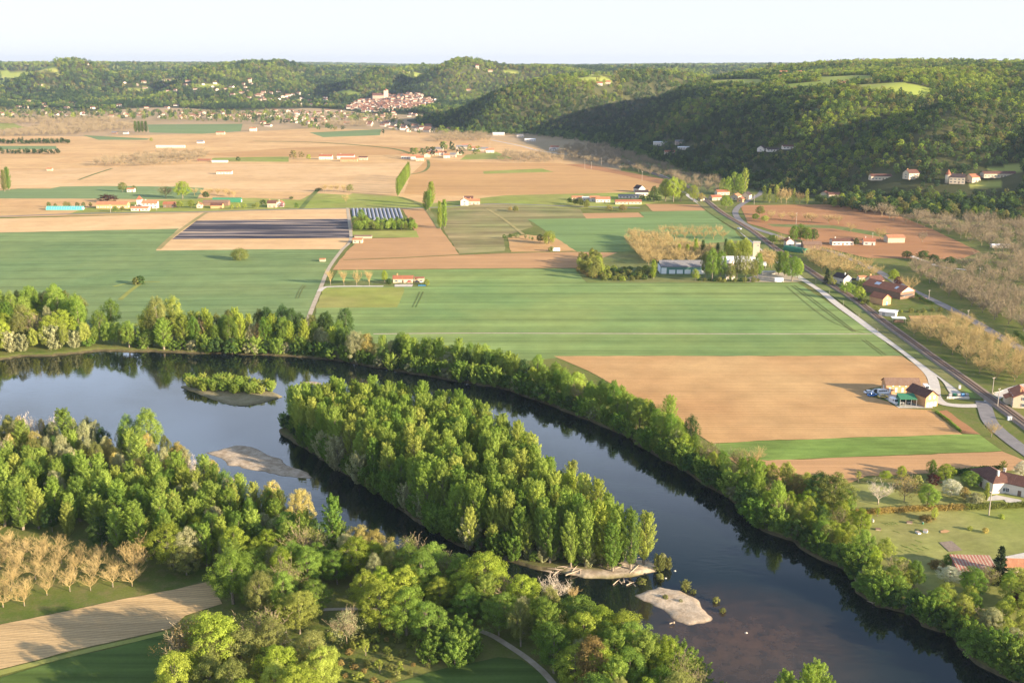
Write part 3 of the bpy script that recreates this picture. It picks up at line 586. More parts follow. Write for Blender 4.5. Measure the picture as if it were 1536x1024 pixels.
def bare_mb(H, W, seed, r0=.17, twigs=4, up=.9, tw=.022):
    """leafless walnut: short bole, open vase of limbs, three orders of branches"""
    rng = random.Random(seed); mb = MB(); V, F_ = [], []
    mb.tube([(0, 0, -.3), (.03, .02, H*.2)], [r0*1.2, r0*.9], 6)
    def grow(p, d, L, r, lv):
        q = [p]; dd = d.copy()
        for k in range(3):
            dd = (dd+Vector((rng.uniform(-.25, .25), rng.uniform(-.25, .25), rng.uniform(-.05, .25)*up))).normalized(); q.append(q[-1]+dd*L/3)
        if lv < 3: mb.tube(q, [r, r*.8, r*.62, r*.4], 4 if lv < 2 else 3)
        else:
            for i in range(3):
                s = (q[i+1]-q[i]).cross(Vector((rng.uniform(-1, 1), rng.uniform(-1, 1), .3))).normalized()*r
                mb.add([q[i]-s, q[i]+s, q[i+1]+s*.6, q[i+1]-s*.6], [(0, 1, 2, 3)])
        if lv == 3: return
        for k in range((5, 4, twigs+1)[lv]):
            j = 1+k % 3; b = q[j]; a = Vector((rng.uniform(-1, 1), rng.uniform(-1, 1), rng.uniform(-.1, .9)*up))
            grow(b, (dd*.8+a.normalized()*.95).normalized(), L*rng.uniform(.5, .72), max(tw, r*.45), lv+1)
    for k in range(6):
        th = k*PI/3+rng.uniform(-.3, .3); el = rng.uniform(.55, 1.15)
        grow(Vector((.03, .02, H*.2)), Vector((math.cos(th)*math.cos(el)*W/H*1.1, math.sin(th)*math.cos(el)*W/H*1.1, math.sin(el))).normalized(), H*rng.uniform(.34, .44), r0*.5, 0)
    zs = sorted(v[2] for v in mb.v)[int(len(mb.v)*.99)]; ws = sorted(math.hypot(v[0], v[1]) for v in mb.v)[int(len(mb.v)*.93)]
    mb.v = [(v[0]*W/2/ws if v[2] > H*.2 else v[0], v[1]*W/2/ws if v[2] > H*.2 else v[1], v[2]*H/zs if v[2] > 0 else v[2]) for v in mb.v]; return mb
PROTO = {}; VAR = {'round': 5, 'tallround': 4, 'poplar': 6, 'column': 3, 'bush': 4, 'plume': 4, 'conifer': 2, 'weep': 1, 'lowround': 1, 'sapling': 1,
                   'mid': 4, 'midpop': 3, 'far': 4, 'farpine': 2, 'farcol': 1, 'bare': 7, 'barefar': 3, 'bareup': 2, 'budding': 3}
DIM = {'round': (14, 12), 'tallround': (18, 11), 'poplar': (20, 6.3), 'column': (20, 4.2), 'bush': (4, 5), 'plume': (6, 5.5), 'conifer': (13, 6.5), 'weep': (8, 9), 'lowround': (8, 13), 'sapling': (4.5, 2.6),
       'mid': (12, 10), 'midpop': (20, 6.5), 'far': (11, 10), 'farpine': (13, 8), 'farcol': (20, 4.5), 'bare': (8, 9), 'barefar': (8, 9), 'bareup': (10, 7), 'budding': (10, 10)}
def proto(shape, k):
    key = (shape, k)
    if key in PROTO: return PROTO[key]
    H, W = DIM[shape]; s = 100*k+len(shape)*7+3; q = None
    if shape == 'round': q = crown_round(H, W, 120, 17000, .16, s, .06, 1.3)
    elif shape == 'tallround': q = crown_round(H, W, 135, 18000, .16, s, .06, 1.4, 1.7)
    elif shape == 'poplar': q = crown_poplar(H, W, 64, 15000, .15, s, .08, .5, 1.2)
    elif shape == 'column': q = crown_poplar(H, W, 60, 7500, .19, s, .03, .45, 1.3)
    elif shape == 'bush': q = crown_round(H, W, 26, 2800, .17, s, -.15, 1.2)
    elif shape == 'plume': q = crown_poplar(H, W, 30, 4200, .17, s, -.1, .45, 1.1)
    elif shape == 'conifer': q = crown_conifer(H, W, 7000, .2, s)
    elif shape == 'weep': q = crown_round(H, W, 40, 6500, .17, s, -.05, .8, 2.0)
    elif shape == 'lowround': q = crown_round(H, W, 70, 8000, .2, s, -.12, .5)
    elif shape == 'sapling': q = crown_poplar(H, W, 16, 900, .13, s, .3, .6)
    elif shape == 'mid': q = crown_round(H, W, 40, 1500, .42, s, .02, 1.2)
    elif shape == 'midpop': q = crown_poplar(H, W, 30, 1300, .38, s, .04, .55, 1.2)
    elif shape == 'far': q = crown_round(H, W, 16, 230, .85, s, .02, 1.1)
    elif shape == 'farpine': q = crown_round(H, W, 14, 200, .8, s, .25, 1.0, 1.2)
    elif shape == 'farcol': q = crown_poplar(H, W, 14, 200, .7, s, .03, .4, 1.6)
    elif shape == 'budding': q = crown_round(H, W, 60, 2600, .15, s, .12, 1.3)
    if q is None:
        mb = bare_mb(H, W, s, .17, 5, .75, .019) if shape == 'bare' else bare_mb(H, W, s, .17, 2, .75, .036) if shape == 'barefar' else bare_mb(H, W, s, .15, 6, 1.5, .024)
        me = mb.mesh('branches_'+shape, M['twig_gold']); tr = MB().tube([(0, 0, -.3), (.03, .02, H*.21)], [.24, .17], 6).mesh('bole', M['bark'])
        PROTO[key] = (me, tr); return PROTO[key]
    P, N, S_, cl, rng = q; V, F = leafmesh(shape, P, N, S_, rng)
    if shape == 'budding':
        mb = bare_mb(H, W*.95, s, .16, 3, 1, .03); tr = mb.mesh('trunk_'+shape, M['twig_grey'])
    else: tr = trunk_mb(H, W, cl if shape not in ('far', 'farpine', 'farcol') else [], random).mesh('trunk_'+shape, M['bark'])
    PROTO[key] = (qmesh('crown_'+shape, V, F, M['leaves_green']), tr); return PROTO[key]
MC = {}
def crown_mesh(shape, k, mat):
    key = (shape, k, mat)
    if key not in MC:
        me = proto(shape, k)[0]; me = me.copy(); me.materials.clear(); me.materials.append(M[mat]); me.name = 'crown'; MC[key] = me
    return MC[key]
NT_ = [0]; FIRST = {}
NAMES = {'round': 'broadleaf_tree', 'tallround': 'broadleaf_tree', 'poplar': 'poplar_tree', 'column': 'columnar_poplar', 'bush': 'bush', 'plume': 'willow_shrub', 'conifer': 'conifer_tree', 'weep': 'weeping_willow',
         'lowround': 'lone_tree', 'sapling': 'young_tree', 'mid': 'broadleaf_tree', 'midpop': 'poplar_tree', 'far': 'broadleaf_tree', 'farpine': 'pine_tree', 'farcol': 'columnar_poplar', 'bare': 'walnut_tree',
         'barefar': 'walnut_tree', 'bareup': 'leafless_tree', 'budding': 'budding_tree'}
DEF, COUNT, CROWN = [], {}, {}
def kind_name(shape, mat):
    n = NAMES[shape]; return 'willow_tree' if n == 'broadleaf_tree' and mat in ('grey', 'gold') else n
def tree(x, y, shape, mat, h, w, label, group=None, cat=None, z=None, lean=0, now=False):
    if not now:
        k = random.randrange(VAR[shape])
        if group and z is None:
            px = 768+FPX*x/(y*CT+CAM_H*ST)
            if -160 < px < 1700: DEF.append((h*w/(x*x+y*y), (x, y, shape, mat, h, w, label, group, cat, z, lean), k))
            return None
    else: k = now-1
    H, W = DIM[shape]; name = kind_name(shape, mat); COUNT[name] = COUNT.get(name, 0)+1
    cat = cat or ('bush' if shape in ('bush', 'plume') else 'tree')
    e = empty(name, label, cat, (x, y, gnd(x, y) if z is None else z), random.uniform(0, 6.28), group)
    if lean: e.rotation_euler[0] = random.uniform(-lean, lean)
    e.scale = (w/W, w/W, h/H)
    link('trunk', proto(shape, k)[1], e); CROWN[(shape, k, mat)] = link('branches' if 'bare' in shape else 'crown', crown_mesh(shape, k, mat if 'bare' in shape else 'leaves_'+mat), e)
    NT_[0] += 1; return e
def flush_trees():
    rest = {}
    for s, a, k in sorted(DEF, key=lambda q: -q[0]):
        nm = kind_name(a[2], a[3])
        if COUNT.get(nm, 0) < 296: tree(*a, now=k+1)
        else: rest.setdefault(nm, []).append((a, k))
    for nm, L in rest.items():
        ks = sorted({(a[2], k, a[3]) for a, k in L}, key=str)
        for q in ks:
            if q not in CROWN:
                a, k = next((a, k) for a, k in L if (a[2], k, a[3]) == q); tree(*a, now=k+1); L.remove((a, k))
        P = [(a[0], a[1], gnd(a[0], a[1])) for a, k in L]; S_ = [(a[5]/DIM[a[2]][1], a[5]/DIM[a[2]][1], a[4]/DIM[a[2]][0]) for a, k in L]
        if L: mass('more_'+nm+'s', 'smallest '+nm.replace('_', ' ')+'s filling the back of the riverside rows', P, [ks.index((a[2], k, a[3])) for a, k in L], S_, [CROWN[q] for q in ks]); print('rest', nm, len(L))
def poisson(poly, r, rng, avoid=None, tries=12, jitter=None):
    poly = np.array(poly); lo, hi = poly.min(0), poly.max(0); n = int((hi-lo).prod()/(r*r)*tries*.35)+20
    C_ = rng.uniform(lo, hi, (n, 2)); C_ = C_[in_poly(C_, poly)]
    if avoid is not None and len(C_): C_ = C_[~avoid(C_)]
    grid = {}; out = []
    for p in C_:
        a, b = int(p[0]//r), int(p[1]//r); ok = True
        for i in (-1, 0, 1):
            for j in (-1, 0, 1):
                for q in grid.get((a+i, b+j), ()):
                    if (q[0]-p[0])**2+(q[1]-p[1])**2 < r*r: ok = False
        if ok: grid.setdefault((a, b), []).append(p); out.append(p)
    return np.array(out).reshape(-1, 2)
def pick(rng, opts):
    w = np.array([o[0] for o in opts], float); return opts[rng.choice(len(opts), p=w/w.sum())][1:]
LOOK = {'poplar': 'fresh green', 'bright': 'bright yellow-green', 'green': 'mid green', 'dark': 'dark green', 'grey': 'pale grey-green', 'gold': 'golden yellow', 'russet': 'russet budding', 'conifer': 'dark',
        'blossom': 'white flowering', 'purple': 'dark purple', 'pink': 'pink flowering', 'olive': 'dull olive', 'lime': 'lime green', 'twig_gold': 'leafless golden', 'twig_grey': 'leafless brown', 'twig_pale': 'dead bleached',
        'far_green': 'dull green', 'far_dark': 'dark', 'far_gold': 'yellowish', 'far_lime': 'light green'}
NOUN = {'round': 'rounded tree', 'tallround': 'tall lumpy tree', 'poplar': 'tall poplar', 'column': 'slim columnar poplar', 'bush': 'low bush', 'plume': 'upright willow shrub', 'conifer': 'conifer', 'mid': 'rounded tree', 'midpop': 'tall poplar',
        'bare': 'walnut tree', 'barefar': 'walnut tree', 'bareup': 'upright tree', 'budding': 'thin crowned tree', 'far': 'small tree', 'farcol': 'slim poplar', 'farpine': 'small pine', 'weep': 'weeping willow', 'sapling': 'young tree', 'lowround': 'broad tree'}
def scatter(poly, r, opts, where, group, seed, avoid=None, px=True, cap=None):
    """opts: (weight, shape, material, hmin, hmax, width factor)"""
    rng = np.random.default_rng(seed); q = poisson(GP(poly) if px else poly, r, rng, avoid)
    if cap: q = q[np.argsort(q[:, 1])][:cap]
    for x, y in q:
        sh, mt, h0, h1, wf = pick(rng, opts); h = rng.uniform(h0, h1); H, W = DIM[sh]
        tree(x, y, sh, mt, h, W*h/H*wf*rng.uniform(.85, 1.15), f'{LOOK[mt]} {NOUN[sh]} {where}', f'{LOOK[mt]} {NOUN[sh]}s {group}', lean=.05)
    return q
def line(pts, step, opts, where, group, seed, off=(0, 0)):
    rng = np.random.default_rng(seed); q = smooth(GP(pts), 8); acc = 0; out = []
    for i in range(len(q)-1):
        L = np.linalg.norm(q[i+1]-q[i]); d = (q[i+1]-q[i])/max(L, 1e-6); n = np.array([-d[1], d[0]]); s = acc
        while s < L:
            o = rng.uniform(*off) if off != (0, 0) else 0; p = q[i]+d*(s+rng.uniform(-.25, .25)*step)+n*o; out.append(p)
            sh, mt, h0, h1, wf = pick(rng, opts); h = rng.uniform(h0, h1); H, W = DIM[sh]
            tree(p[0], p[1], sh, mt, h, W*h/H*wf*rng.uniform(.85, 1.15), f'{LOOK[mt]} {NOUN[sh]} {where}', f'{LOOK[mt]} {NOUN[sh]}s {group}'); s += step*rng.uniform(.8, 1.2)
        acc = s-L
    return out
def one(px, py, shape, mat, h, w, label, group=None, cat=None):
    x, y = G(px, py); return tree(x, y, shape, mat, h, w, label, group, cat)

ISL = GP(ISLAND)
# --- the wooded island: one continuous poplar stand, low willows along its shaded foot
def out_island(m): return lambda P: sdf(P, ISL) < m
scatter(ISLAND, 3.9, [(6, 'poplar', 'poplar', 15, 19, 1.05), (2, 'poplar', 'lime', 15, 19, 1.05), (2, 'poplar', 'green', 14, 18, 1.1), (.5, 'poplar', 'bright', 14, 19, 1.), (.5, 'tallround', 'green', 11, 15, .7)],
        'in the dense stand on the long river island', 'of the island stand', 21, out_island(2.6))
SH_S = [(455, 668), (490, 690), (525, 713), (558, 733), (590, 754), (625, 776), (670, 803), (720, 824), (775, 838)]
line(SH_S, 3.6, [(3, 'plume', 'green', 5, 8, 1.), (2, 'bush', 'dark', 3, 6, 1.), (1.5, 'plume', 'grey', 6, 10, .9), (1, 'bush', 'olive', 3, 5, 1)], 'along the shaded foot of the river island', 'at the island foot', 22, (-.5, 2.5))
line([(790, 842), (840, 845), (880, 850), (915, 852), (938, 845)], 2.2, [(2, 'plume', 'grey', 3, 6, 1.1), (2, 'bush', 'olive', 2, 3.5, 1.1), (2, 'bush', 'green', 2, 3.5, 1.1)], 'on the driftwood shore of the island', 'on the island shore', 23, (1, 3.5))
line([(420, 640), (436, 650), (452, 662)], 3, [(2, 'plume', 'green', 4, 6, 1), (1, 'bush', 'dark', 3, 5, 1)], 'on the far pointed tip of the island', 'on the island tip', 24, (1, 3))
for px, py, h in ((705, 822, 13), (790, 835, 11), (740, 828, 9)):
    one(px, py, 'poplar', 'lime', h, 4.5, {705: 'thin light poplar standing in front of the island wood, left of the driftwood', 790: 'thin light poplar at the island foot beside the shrubs', 740: 'small thin poplar between two others at the island foot'}[px])
# --- islet
scatter([(280, 572), (300, 573), (365, 574), (405, 578), (412, 584), (400, 589), (365, 590), (305, 585), (283, 580)], 2.5, [(3, 'plume', 'poplar', 2.8, 4.6, 1.2), (2, 'plume', 'lime', 2.5, 4.2, 1.2), (1, 'bush', 'green', 2, 4, 1)], 'crowding the small islet in the river', 'on the small islet', 25)
# --- bank across the river, right side
OPT_R = [(3, 'tallround', 'green', 12, 16, .8), (2.5, 'poplar', 'poplar', 12, 17, 1.2), (2, 'round', 'poplar', 10, 14, .8), (1.6, 'round', 'bright', 9, 12, .8), (1, 'tallround', 'dark', 11, 14, .75), (.6, 'round', 'grey', 9, 12, .8), (.5, 'budding', 'olive', 9, 13, .8)]
OPT_Rn = [(3, 'plume', 'green', 5, 8, 1.1), (2.5, 'bush', 'dark', 4, 7, 1), (2, 'bush', 'green', 4, 7, 1), (1, 'plume', 'poplar', 5, 8, 1.1), (.6, 'bush', 'grey', 4, 6, 1)]
A1 = BANK_FAR[12:24]; A2 = BANK_FAR[23:30]; A3 = BANK_FAR[29:37]; A4 = BANK_FAR[36:46]
line(A1, 2.8, OPT_Rn, 'overhanging the water on the far bank', 'over the water of the far bank', 31, (-.5, 1.8)); line(A1, 5.2, OPT_R, 'on the far river bank below the green crop', 'on the far bank below the crop', 32, (5, 8))
line(A1, 5.2, OPT_R, 'on the far river bank below the green crop', 'on the far bank below the crop', 33, (10, 15))
line(A2, 2.8, OPT_Rn, 'overhanging the water below the ploughed field', 'over the water below the ploughed field', 34, (-.5, 1.8)); OPT_R2 = [(w_, s_, m_, a_*.82, b_*.82, f_) for w_, s_, m_, a_, b_, f_ in OPT_R]
line(A2, 4.6, OPT_R2, 'on the river bank below the large ploughed field', 'on the bank below the ploughed field', 35, (4, 8))

OPT_B = [(3, 'round', 'bright', 6, 8.5, .9), (2.5, 'round', 'green', 6, 9, .9), (1.3, 'round', 'olive', 6, 8.5, .85), (1, 'budding', 'olive', 7, 9, .8), (2, 'round', 'lime', 6, 9, .85), (.7, 'round', 'dark', 7, 10, .8)]
line(A3, 2.6, OPT_Rn, 'overhanging the water below the bright green strip', 'over the water below the green strip', 37, (-.5, 1.8)); line(A3, 5, OPT_B, 'on the river bank below the bright green strip', 'on the bank below the green strip', 38, (4, 9))
line(A3, 7, OPT_B, 'on the river bank below the bright green strip', 'on the bank below the green strip', 39, (8, 14))
line(A4, 2.6, OPT_Rn, 'overhanging the water below the garden', 'over the water below the garden', 40, (-.5, 1.8)); line(A4, 4.6, [(3, 'round', 'lime', 6, 8.5, .9), (2, 'round', 'green', 6, 8.5, .9), (1.5, 'round', 'grey', 6, 9, .8), (.7, 'budding', 'olive', 6, 8, .9)], 'on the river bank below the garden', 'on the bank below the garden', 41, (4, 8))
scatter([(1100, 725), (1120, 712), (1190, 722), (1250, 735), (1275, 775), (1270, 820), (1230, 815), (1150, 770), (1090, 730)], 5, OPT_B, 'in the thicket between the river and the garden', 'in the thicket by the garden', 42)
scatter([(1440, 905), (1490, 880), (1560, 900), (1600, 1010), (1560, 1020), (1480, 960)], 4.6, [(2, 'round', 'lime', 6, 8, .9), (2, 'round', 'green', 6, 9, .9), (1, 'budding', 'olive', 7, 9, .9)], 'in the thicket at the lower right corner', 'in the lower right thicket', 43)
# --- bank across the river, left side
OPT_L = [(2.5, 'tallround', 'poplar', 17, 22, .85), (2, 'round', 'bright', 13, 17, .85), (2, 'tallround', 'olive', 15, 20, .85), (1.5, 'tallround', 'grey', 12, 17, .8), (1.2, 'poplar', 'green', 16, 21, 1.2), (.8, 'budding', 'olive', 12, 16, .9)]
scatter([(-260, 500), (-100, 478), (0, 480), (60, 474), (120, 482), (128, 505), (60, 520), (0, 526), (-260, 545)], 6.6, OPT_L, 'in the clump on the far bank at the left edge', 'in the left far bank clump', 51)
line([(-60, 537), (0, 531), (60, 526), (125, 522), (150, 518)], 4.5, [(2, 'plume', 'grey', 7, 12, 1.1), (2, 'tallround', 'lime', 10, 14, .8), (1, 'bush', 'green', 4, 7, 1)], 'at the water edge of the far bank, left side', 'at the left water edge', 52, (2, 4))
for a in ((150, 506, 'tallround', 'poplar', 15, 9, 'light green tree leaning over the grassy spit at the left'), (168, 494, 'tallround', 'green', 17, 10, 'darker tall tree behind the grassy spit at the left'), (194, 521, 'tallround', 'poplar', 14, 10, 'full round light tree standing alone at the water by the gap'),
          (222, 522, 'round', 'green', 10, 8, 'low green tree filling the gap beside the tallest far bank trees'), (238, 512, 'tallround', 'olive', 24, 13, 'tallest broad olive tree on the far river bank'), (262, 505, 'tallround', 'lime', 22, 12, 'tall yellowish tree beside the tallest one on the far bank'),
          (246, 524, 'poplar', 'poplar', 16, 9, 'bright poplar at the water before the tallest far bank tree'), (276, 521, 'poplar', 'lime', 17, 8, 'light poplar right of the tallest far bank trees')): one(*a)
line([(290, 526), (330, 528), (380, 529), (430, 530), (470, 533), (505, 538), (560, 546)], 2.6, OPT_Rn, 'overhanging the water left of the pale willows', 'over the water left of the pale willows', 56, (-.3, 2))
line([(290, 522), (330, 523), (380, 523), (430, 525), (470, 527), (505, 531)], 3.6, [(2, 'poplar', 'bright', 13, 18, 1.1), (2, 'tallround', 'green', 12, 17, .8), (1.2, 'round', 'grey', 9, 13, .8), (1.5, 'tallround', 'dark', 14, 18, .8), (1, 'budding', 'russet', 12, 15, .8)],
     'on the far bank left of the gravel track', 'on the far bank left of the track', 53, (1, 6))
line([(300, 515), (350, 512), (400, 512), (450, 512), (500, 516)], 4.5, [(2, 'tallround', 'dark', 14, 19, .8), (2, 'tallround', 'olive', 14, 18, .8), (1, 'poplar', 'bright', 14, 18, 1.1)], 'in the second row of the far bank wood', 'in the second row of the far bank', 54, (-2, 4))
line([(500, 534), (520, 538)], 5, [(1, 'tallround', 'dark', 13, 16, .8)], 'next to the pale willow on the far bank', 'next to the pale willow', 55, (1, 5))
one(533, 541, 'tallround', 'grey', 15, 10, 'pale silvery willow at the water on the far bank'); one(551, 541, 'tallround', 'gold', 14, 9, 'pale yellowish willow right of the silvery one'); one(575, 546, 'round', 'dark', 9, 9, 'low dark tree right of the pale willows')
one(610, 540, 'tallround', 'lime', 13, 11, 'broad light green tree rising above the far bank trees'); one(635, 545, 'round', 'poplar', 11, 10, 'light green rounded tree right of the broad light one'); one(520, 505, 'tallround', 'dark', 16, 9, 'dark tree standing behind the pale willows')
line([(130, 519), (165, 519), (200, 522), (240, 523), (275, 524)], 4, [(2, 'tallround', 'poplar', 9, 13, .9), (1, 'tallround', 'green', 8, 12, .9), (1, 'bush', 'green', 3, 5, 1.1), (1, 'tallround', 'olive', 10, 13, .85)], 'at the water of the far bank between the two big clumps', 'at the water between the big clumps', 57, (0, 4))
line([(215, 512), (240, 508), (280, 512), (300, 516)], 5, [(2, 'tallround', 'lime', 13, 18, .85), (1, 'tallround', 'green', 12, 16, .9)], 'behind the tallest trees of the far bank', 'behind the tallest far bank trees', 58, (-2, 4))
# --- near left wood
OPT_N0 = [(3, 'poplar', 'poplar', 13, 17, 1.35), (2.2, 'round', 'grey', 9, 13, .85), (1.6, 'round', 'gold', 9, 12, .75), (1.6, 'tallround', 'olive', 11, 14, .8), (2, 'tallround', 'green', 10, 15, .85), (1, 'round', 'dark', 8, 11, .85), (1, 'budding', 'olive', 10, 14, .8), (1, 'tallround', 'bright', 10, 14, .85), (.25, 'bareup', 'twig_pale', 10, 13, .7)]
scatter([(-160, 655), (0, 662), (100, 668), (200, 683), (285, 712), (300, 735), (200, 735), (100, 720), (0, 712), (-160, 712)], 4.7, [(5, 'tallround', 'grey', 10, 14, .75), (1.6, 'tallround', 'gold', 10, 13, .65), (2.5, 'tallround', 'olive', 9, 13, .8), (1.5, 'tallround', 'dark', 9, 12, .8), (2, 'poplar', 'poplar', 12, 16, 1.3), (.8, 'bareup', 'twig_pale', 11, 13, .6)],
        'among the pale willows of the near left bank', 'of the near left bank willows', 61)
scatter([(-160, 716), (0, 716), (100, 724), (200, 740), (310, 745), (345, 765), (430, 785), (420, 830), (330, 860), (240, 850), (140, 818), (60, 800), (0, 792), (-160, 790)], 4.6, [(6, 'poplar', 'poplar', 12, 16, 1.25), (2, 'poplar', 'green', 11, 15, 1.3), (1.5, 'tallround', 'green', 11, 14, .8), (2, 'poplar', 'lime', 11, 14, 1.25), (1, 'round', 'grey', 10, 13, .8), (.8, 'tallround', 'bright', 10, 13, .85), (.6, 'round', 'dark', 8, 11, .9)],
        'in the near left wood behind the walnut orchard', 'in the wood behind the orchard', 62)
one(225, 690, 'tallround', 'poplar', 20, 12, 'tallest bright poplar of the near left wood against the water'); one(100, 680, 'poplar', 'poplar', 17, 8, 'bright pointed poplar top before the left river reach'); one(196, 688, 'tallround', 'green', 17, 8, 'dark pointed tree left of the tallest bright poplar')
one(320, 730, 'round', 'gold', 10, 6, 'leaning golden willow at the edge of the blue water'); one(270, 715, 'round', 'gold', 13, 7, 'ragged golden willow right of the tallest bright poplar')
one(50, 672, 'bareup', 'twig_pale', 13, 7, 'bleached dead tree in the willows at the left'); one(292, 732, 'bareup', 'twig_pale', 11, 6, 'bleached dead branches at the edge of the left wood')
line([(345, 772), (390, 782), (430, 795), (470, 808)], 3, [(3, 'plume', 'green', 5, 7, 1), (1, 'bush', 'dark', 4, 6, 1)], 'by the dark channel near the driftwood', 'by the dark channel', 63, (-2, 3))
for a in ((409, 778, 'round', 'gold', 13, 7, 'yellow willow beside the gravel bar'), (452, 800, 'tallround', 'gold', 15, 8, 'open yellow willow before the dark channel'), (502, 845, 'column', 'green', 21, 6, 'dense spire-like poplar beside the dark channel'),
          (540, 850, 'round', 'gold', 13, 9, 'yellow willow right of the spire-like poplar'), (562, 852, 'round', 'gold', 12, 10, 'large yellow willow leaning over the dark channel'), (430, 815, 'round', 'grey', 10, 8, 'grey willow left of the spire-like poplar')): one(*a)
# --- near middle and right wood
AV = [GP([(430, 890), (545, 880), (565, 915), (470, 925), (435, 918)])]
MIDW = [(330, 850), (430, 822), (520, 842), (600, 862), (680, 880), (740, 895), (800, 925), (860, 950), (920, 985), (1000, 1020), (1035, 1030), (1040, 1110), (900, 1110), (850, 1035), (800, 985), (740, 950), (690, 935), (640, 925), (560, 918), (430, 930), (380, 935), (340, 905)]
scatter(MIDW, 5.0, [(3, 'round', 'green', 10, 14, .95), (2.5, 'round', 'bright', 10, 14, .95), (2, 'poplar', 'poplar', 12, 15, 1.5), (1.3, 'tallround', 'olive', 11, 14, .9), (1, 'tallround', 'grey', 10, 13, .8), (.8, 'budding', 'olive', 10, 13, .9)], 'in the near wood along the path', 'in the near wood', 71,
        lambda P: in_poly(P, AV[0]))
scatter([(930, 985), (1000, 1008), (1040, 1015), (1045, 1040), (960, 1030)], 3.2, [(2, 'plume', 'green', 6, 8, 1.1), (1, 'plume', 'grey', 6, 8, 1.1)], 'at the tip of the near wood beside the gravel bar', 'at the tip of the near wood', 72)
CLR = [(250, 1010), (330, 985), (430, 1000), (470, 1010), (500, 1040), (480, 1090), (250, 1110)]
scatter(CLR, 6.5, [(2, 'round', 'olive', 11, 15, 1), (2, 'round', 'bright', 11, 14, 1), (1, 'round', 'lime', 10, 13, 1), (1, 'budding', 'russet', 11, 13, 1)], 'at the bottom edge beside the dark crop', 'by the dark crop', 73)
for a in ((320, 1012, 'round', 'bright', 15, 17, 'huge yellow-green tree above the dark crop corner'), (390, 985, 'budding', 'olive', 12, 12, 'thin grey-branched tree right of the huge one'), (450, 950, 'round', 'lime', 12, 10, 'yellow-green tree in front of the clearing'), (570, 945, 'round', 'bright', 13, 13, 'bright full tree right of the clearing'),
          (610, 952, 'round', 'poplar', 13, 12, 'bright green tree beside the fullest one'), (640, 962, 'round', 'green', 11, 11, 'mid green tree right of the bright pair'), (520, 965, 'budding', 'grey', 9, 8, 'thin grey-green tree in the rough grass'), (727, 905, 'round', 'bright', 15, 15, 'broad bright oak by the near path'),
          (415, 990, 'bareup', 'twig_pale', 8, 9, 'bleached leafless tree at the bottom left wood'), (205, 862, 'bareup', 'twig_gold', 11, 10, 'big leafless tree at the end of the orchard'), (828, 905, 'bareup', 'twig_pale', 8, 9, 'leafless pale tree beside the narrow channel'), (860, 905, 'bareup', 'twig_gold', 5, 4, 'small leafless tree over the narrow channel'),
          (280, 862, 'round', 'olive', 9, 9, 'dull olive tree beyond the furrowed field'), (255, 850, 'round', 'bright', 14, 13, 'bright round tree above the end of the furrowed field'), (350, 905, 'tallround', 'poplar', 16, 12, 'large light tree right of the furrowed field'), (890, 1040, 'tallround', 'russet', 14, 11, 'russet brown tree at the bottom right of the near wood')): one(*a)
scatter([(640, 985), (690, 965), (715, 985), (690, 998), (650, 1000)], 2.6, [(1, 'plume', 'green', 5, 7, 1.1)], 'in the dense willow clump by the bottom crop', 'of the willow clump', 74)
scatter([(440, 975), (480, 950), (560, 945), (650, 965), (650, 1000), (560, 1035), (480, 1060)], 2.4, [(2, 'bush', 'olive', 1, 2, 1), (1, 'bush', 'lime', 1, 2.2, 1), (1, 'bush', 'russet', .8, 1.6, 1.2), (.5, 'sapling', 'lime', 3, 4, 1)], 'in the rough clearing at the bottom', 'of the rough clearing', 75)
scatter([(1160, 1075), (1210, 1062), (1240, 1075), (1250, 1130), (1150, 1130)], 4, [(1, 'poplar', 'poplar', 12, 14, 1.2)], 'whose top shows at the bottom edge below the river', 'at the bottom edge', 76)
one(1083, 1043, 'plume', 'poplar', 3, 3, 'small willow top at the bottom edge in the river')
# --- gravel bar plants
for px, py, h, w, lb in ((988, 855, 5, 3.4, 'taller willow shrub at the shore end of the island sandbar'), (1002, 852, 3.4, 2.6, 'second willow shrub at the end of the island sandbar'), (995, 850, 4, 2.4, 'middle willow shrub at the end of the island sandbar'), (990, 866, 1.6, 2.4, 'low shrub in the shallows below the sandbar end'), (962, 874, 1.8, 3, 'round shrub in the shallows left of the gravel bar'), (1028, 884, 2.8, 3.2, 'largest shrub on the gravel bar'),
                         (1040, 888, 1.2, 1.8, 'tiny shrub beside the largest one on the gravel bar'), (998, 898, 1.6, 1.8, 'small shrub in the middle of the gravel bar'), (1021, 903, 1.3, 1.3, 'smaller shrub on the gravel bar middle'), (1074, 902, 1.7, 2, 'shrub standing in water right of the gravel bar'), (1084, 917, 1.5, 1.8, 'outermost shrub in the water right of the gravel bar')):
    x, y = G(px, py, -1); tree(x, y, 'plume' if h > 2 else 'bush', 'grey' if px % 2 else 'olive', h, w, lb, z=-1.3)
# --- lone and landmark trees in the fields
one(360, 390, 'lowround', 'olive', 8.5, 14, 'lone broad round tree in the big green crop'); one(204, 427, 'bush', 'olive', 5, 5, 'left bush of the pair in the left green crop'); one(211, 426, 'bush', 'dark', 5.5, 6, 'right darker bush of the pair in the left green crop')
for i, px in enumerate((496, 516, 535, 554)): one(px, 428+(i > 0)*.5, 'bareup', 'twig_gold', 10.5, 7, ('first', 'second', 'third', 'fourth')[i]+' golden leafless tree from the track in the row of four')
one(577, 424, 'tallround', 'bright', 8.5, 5, 'small green tree between the golden trees and the cottage'); one(640, 428, 'bush', 'lime', 4, 4, 'yellowish bush at the right end of the cottage'); one(584, 426, 'bush', 'dark', 4, 4, 'dark bush at the left end of the cottage')
for i in range(9): one(597+i*2.0, 294-i*3.4, 'column', 'poplar', 20, 5.5, 'poplar in the short receding row by the rosy field', 'receding poplar row')
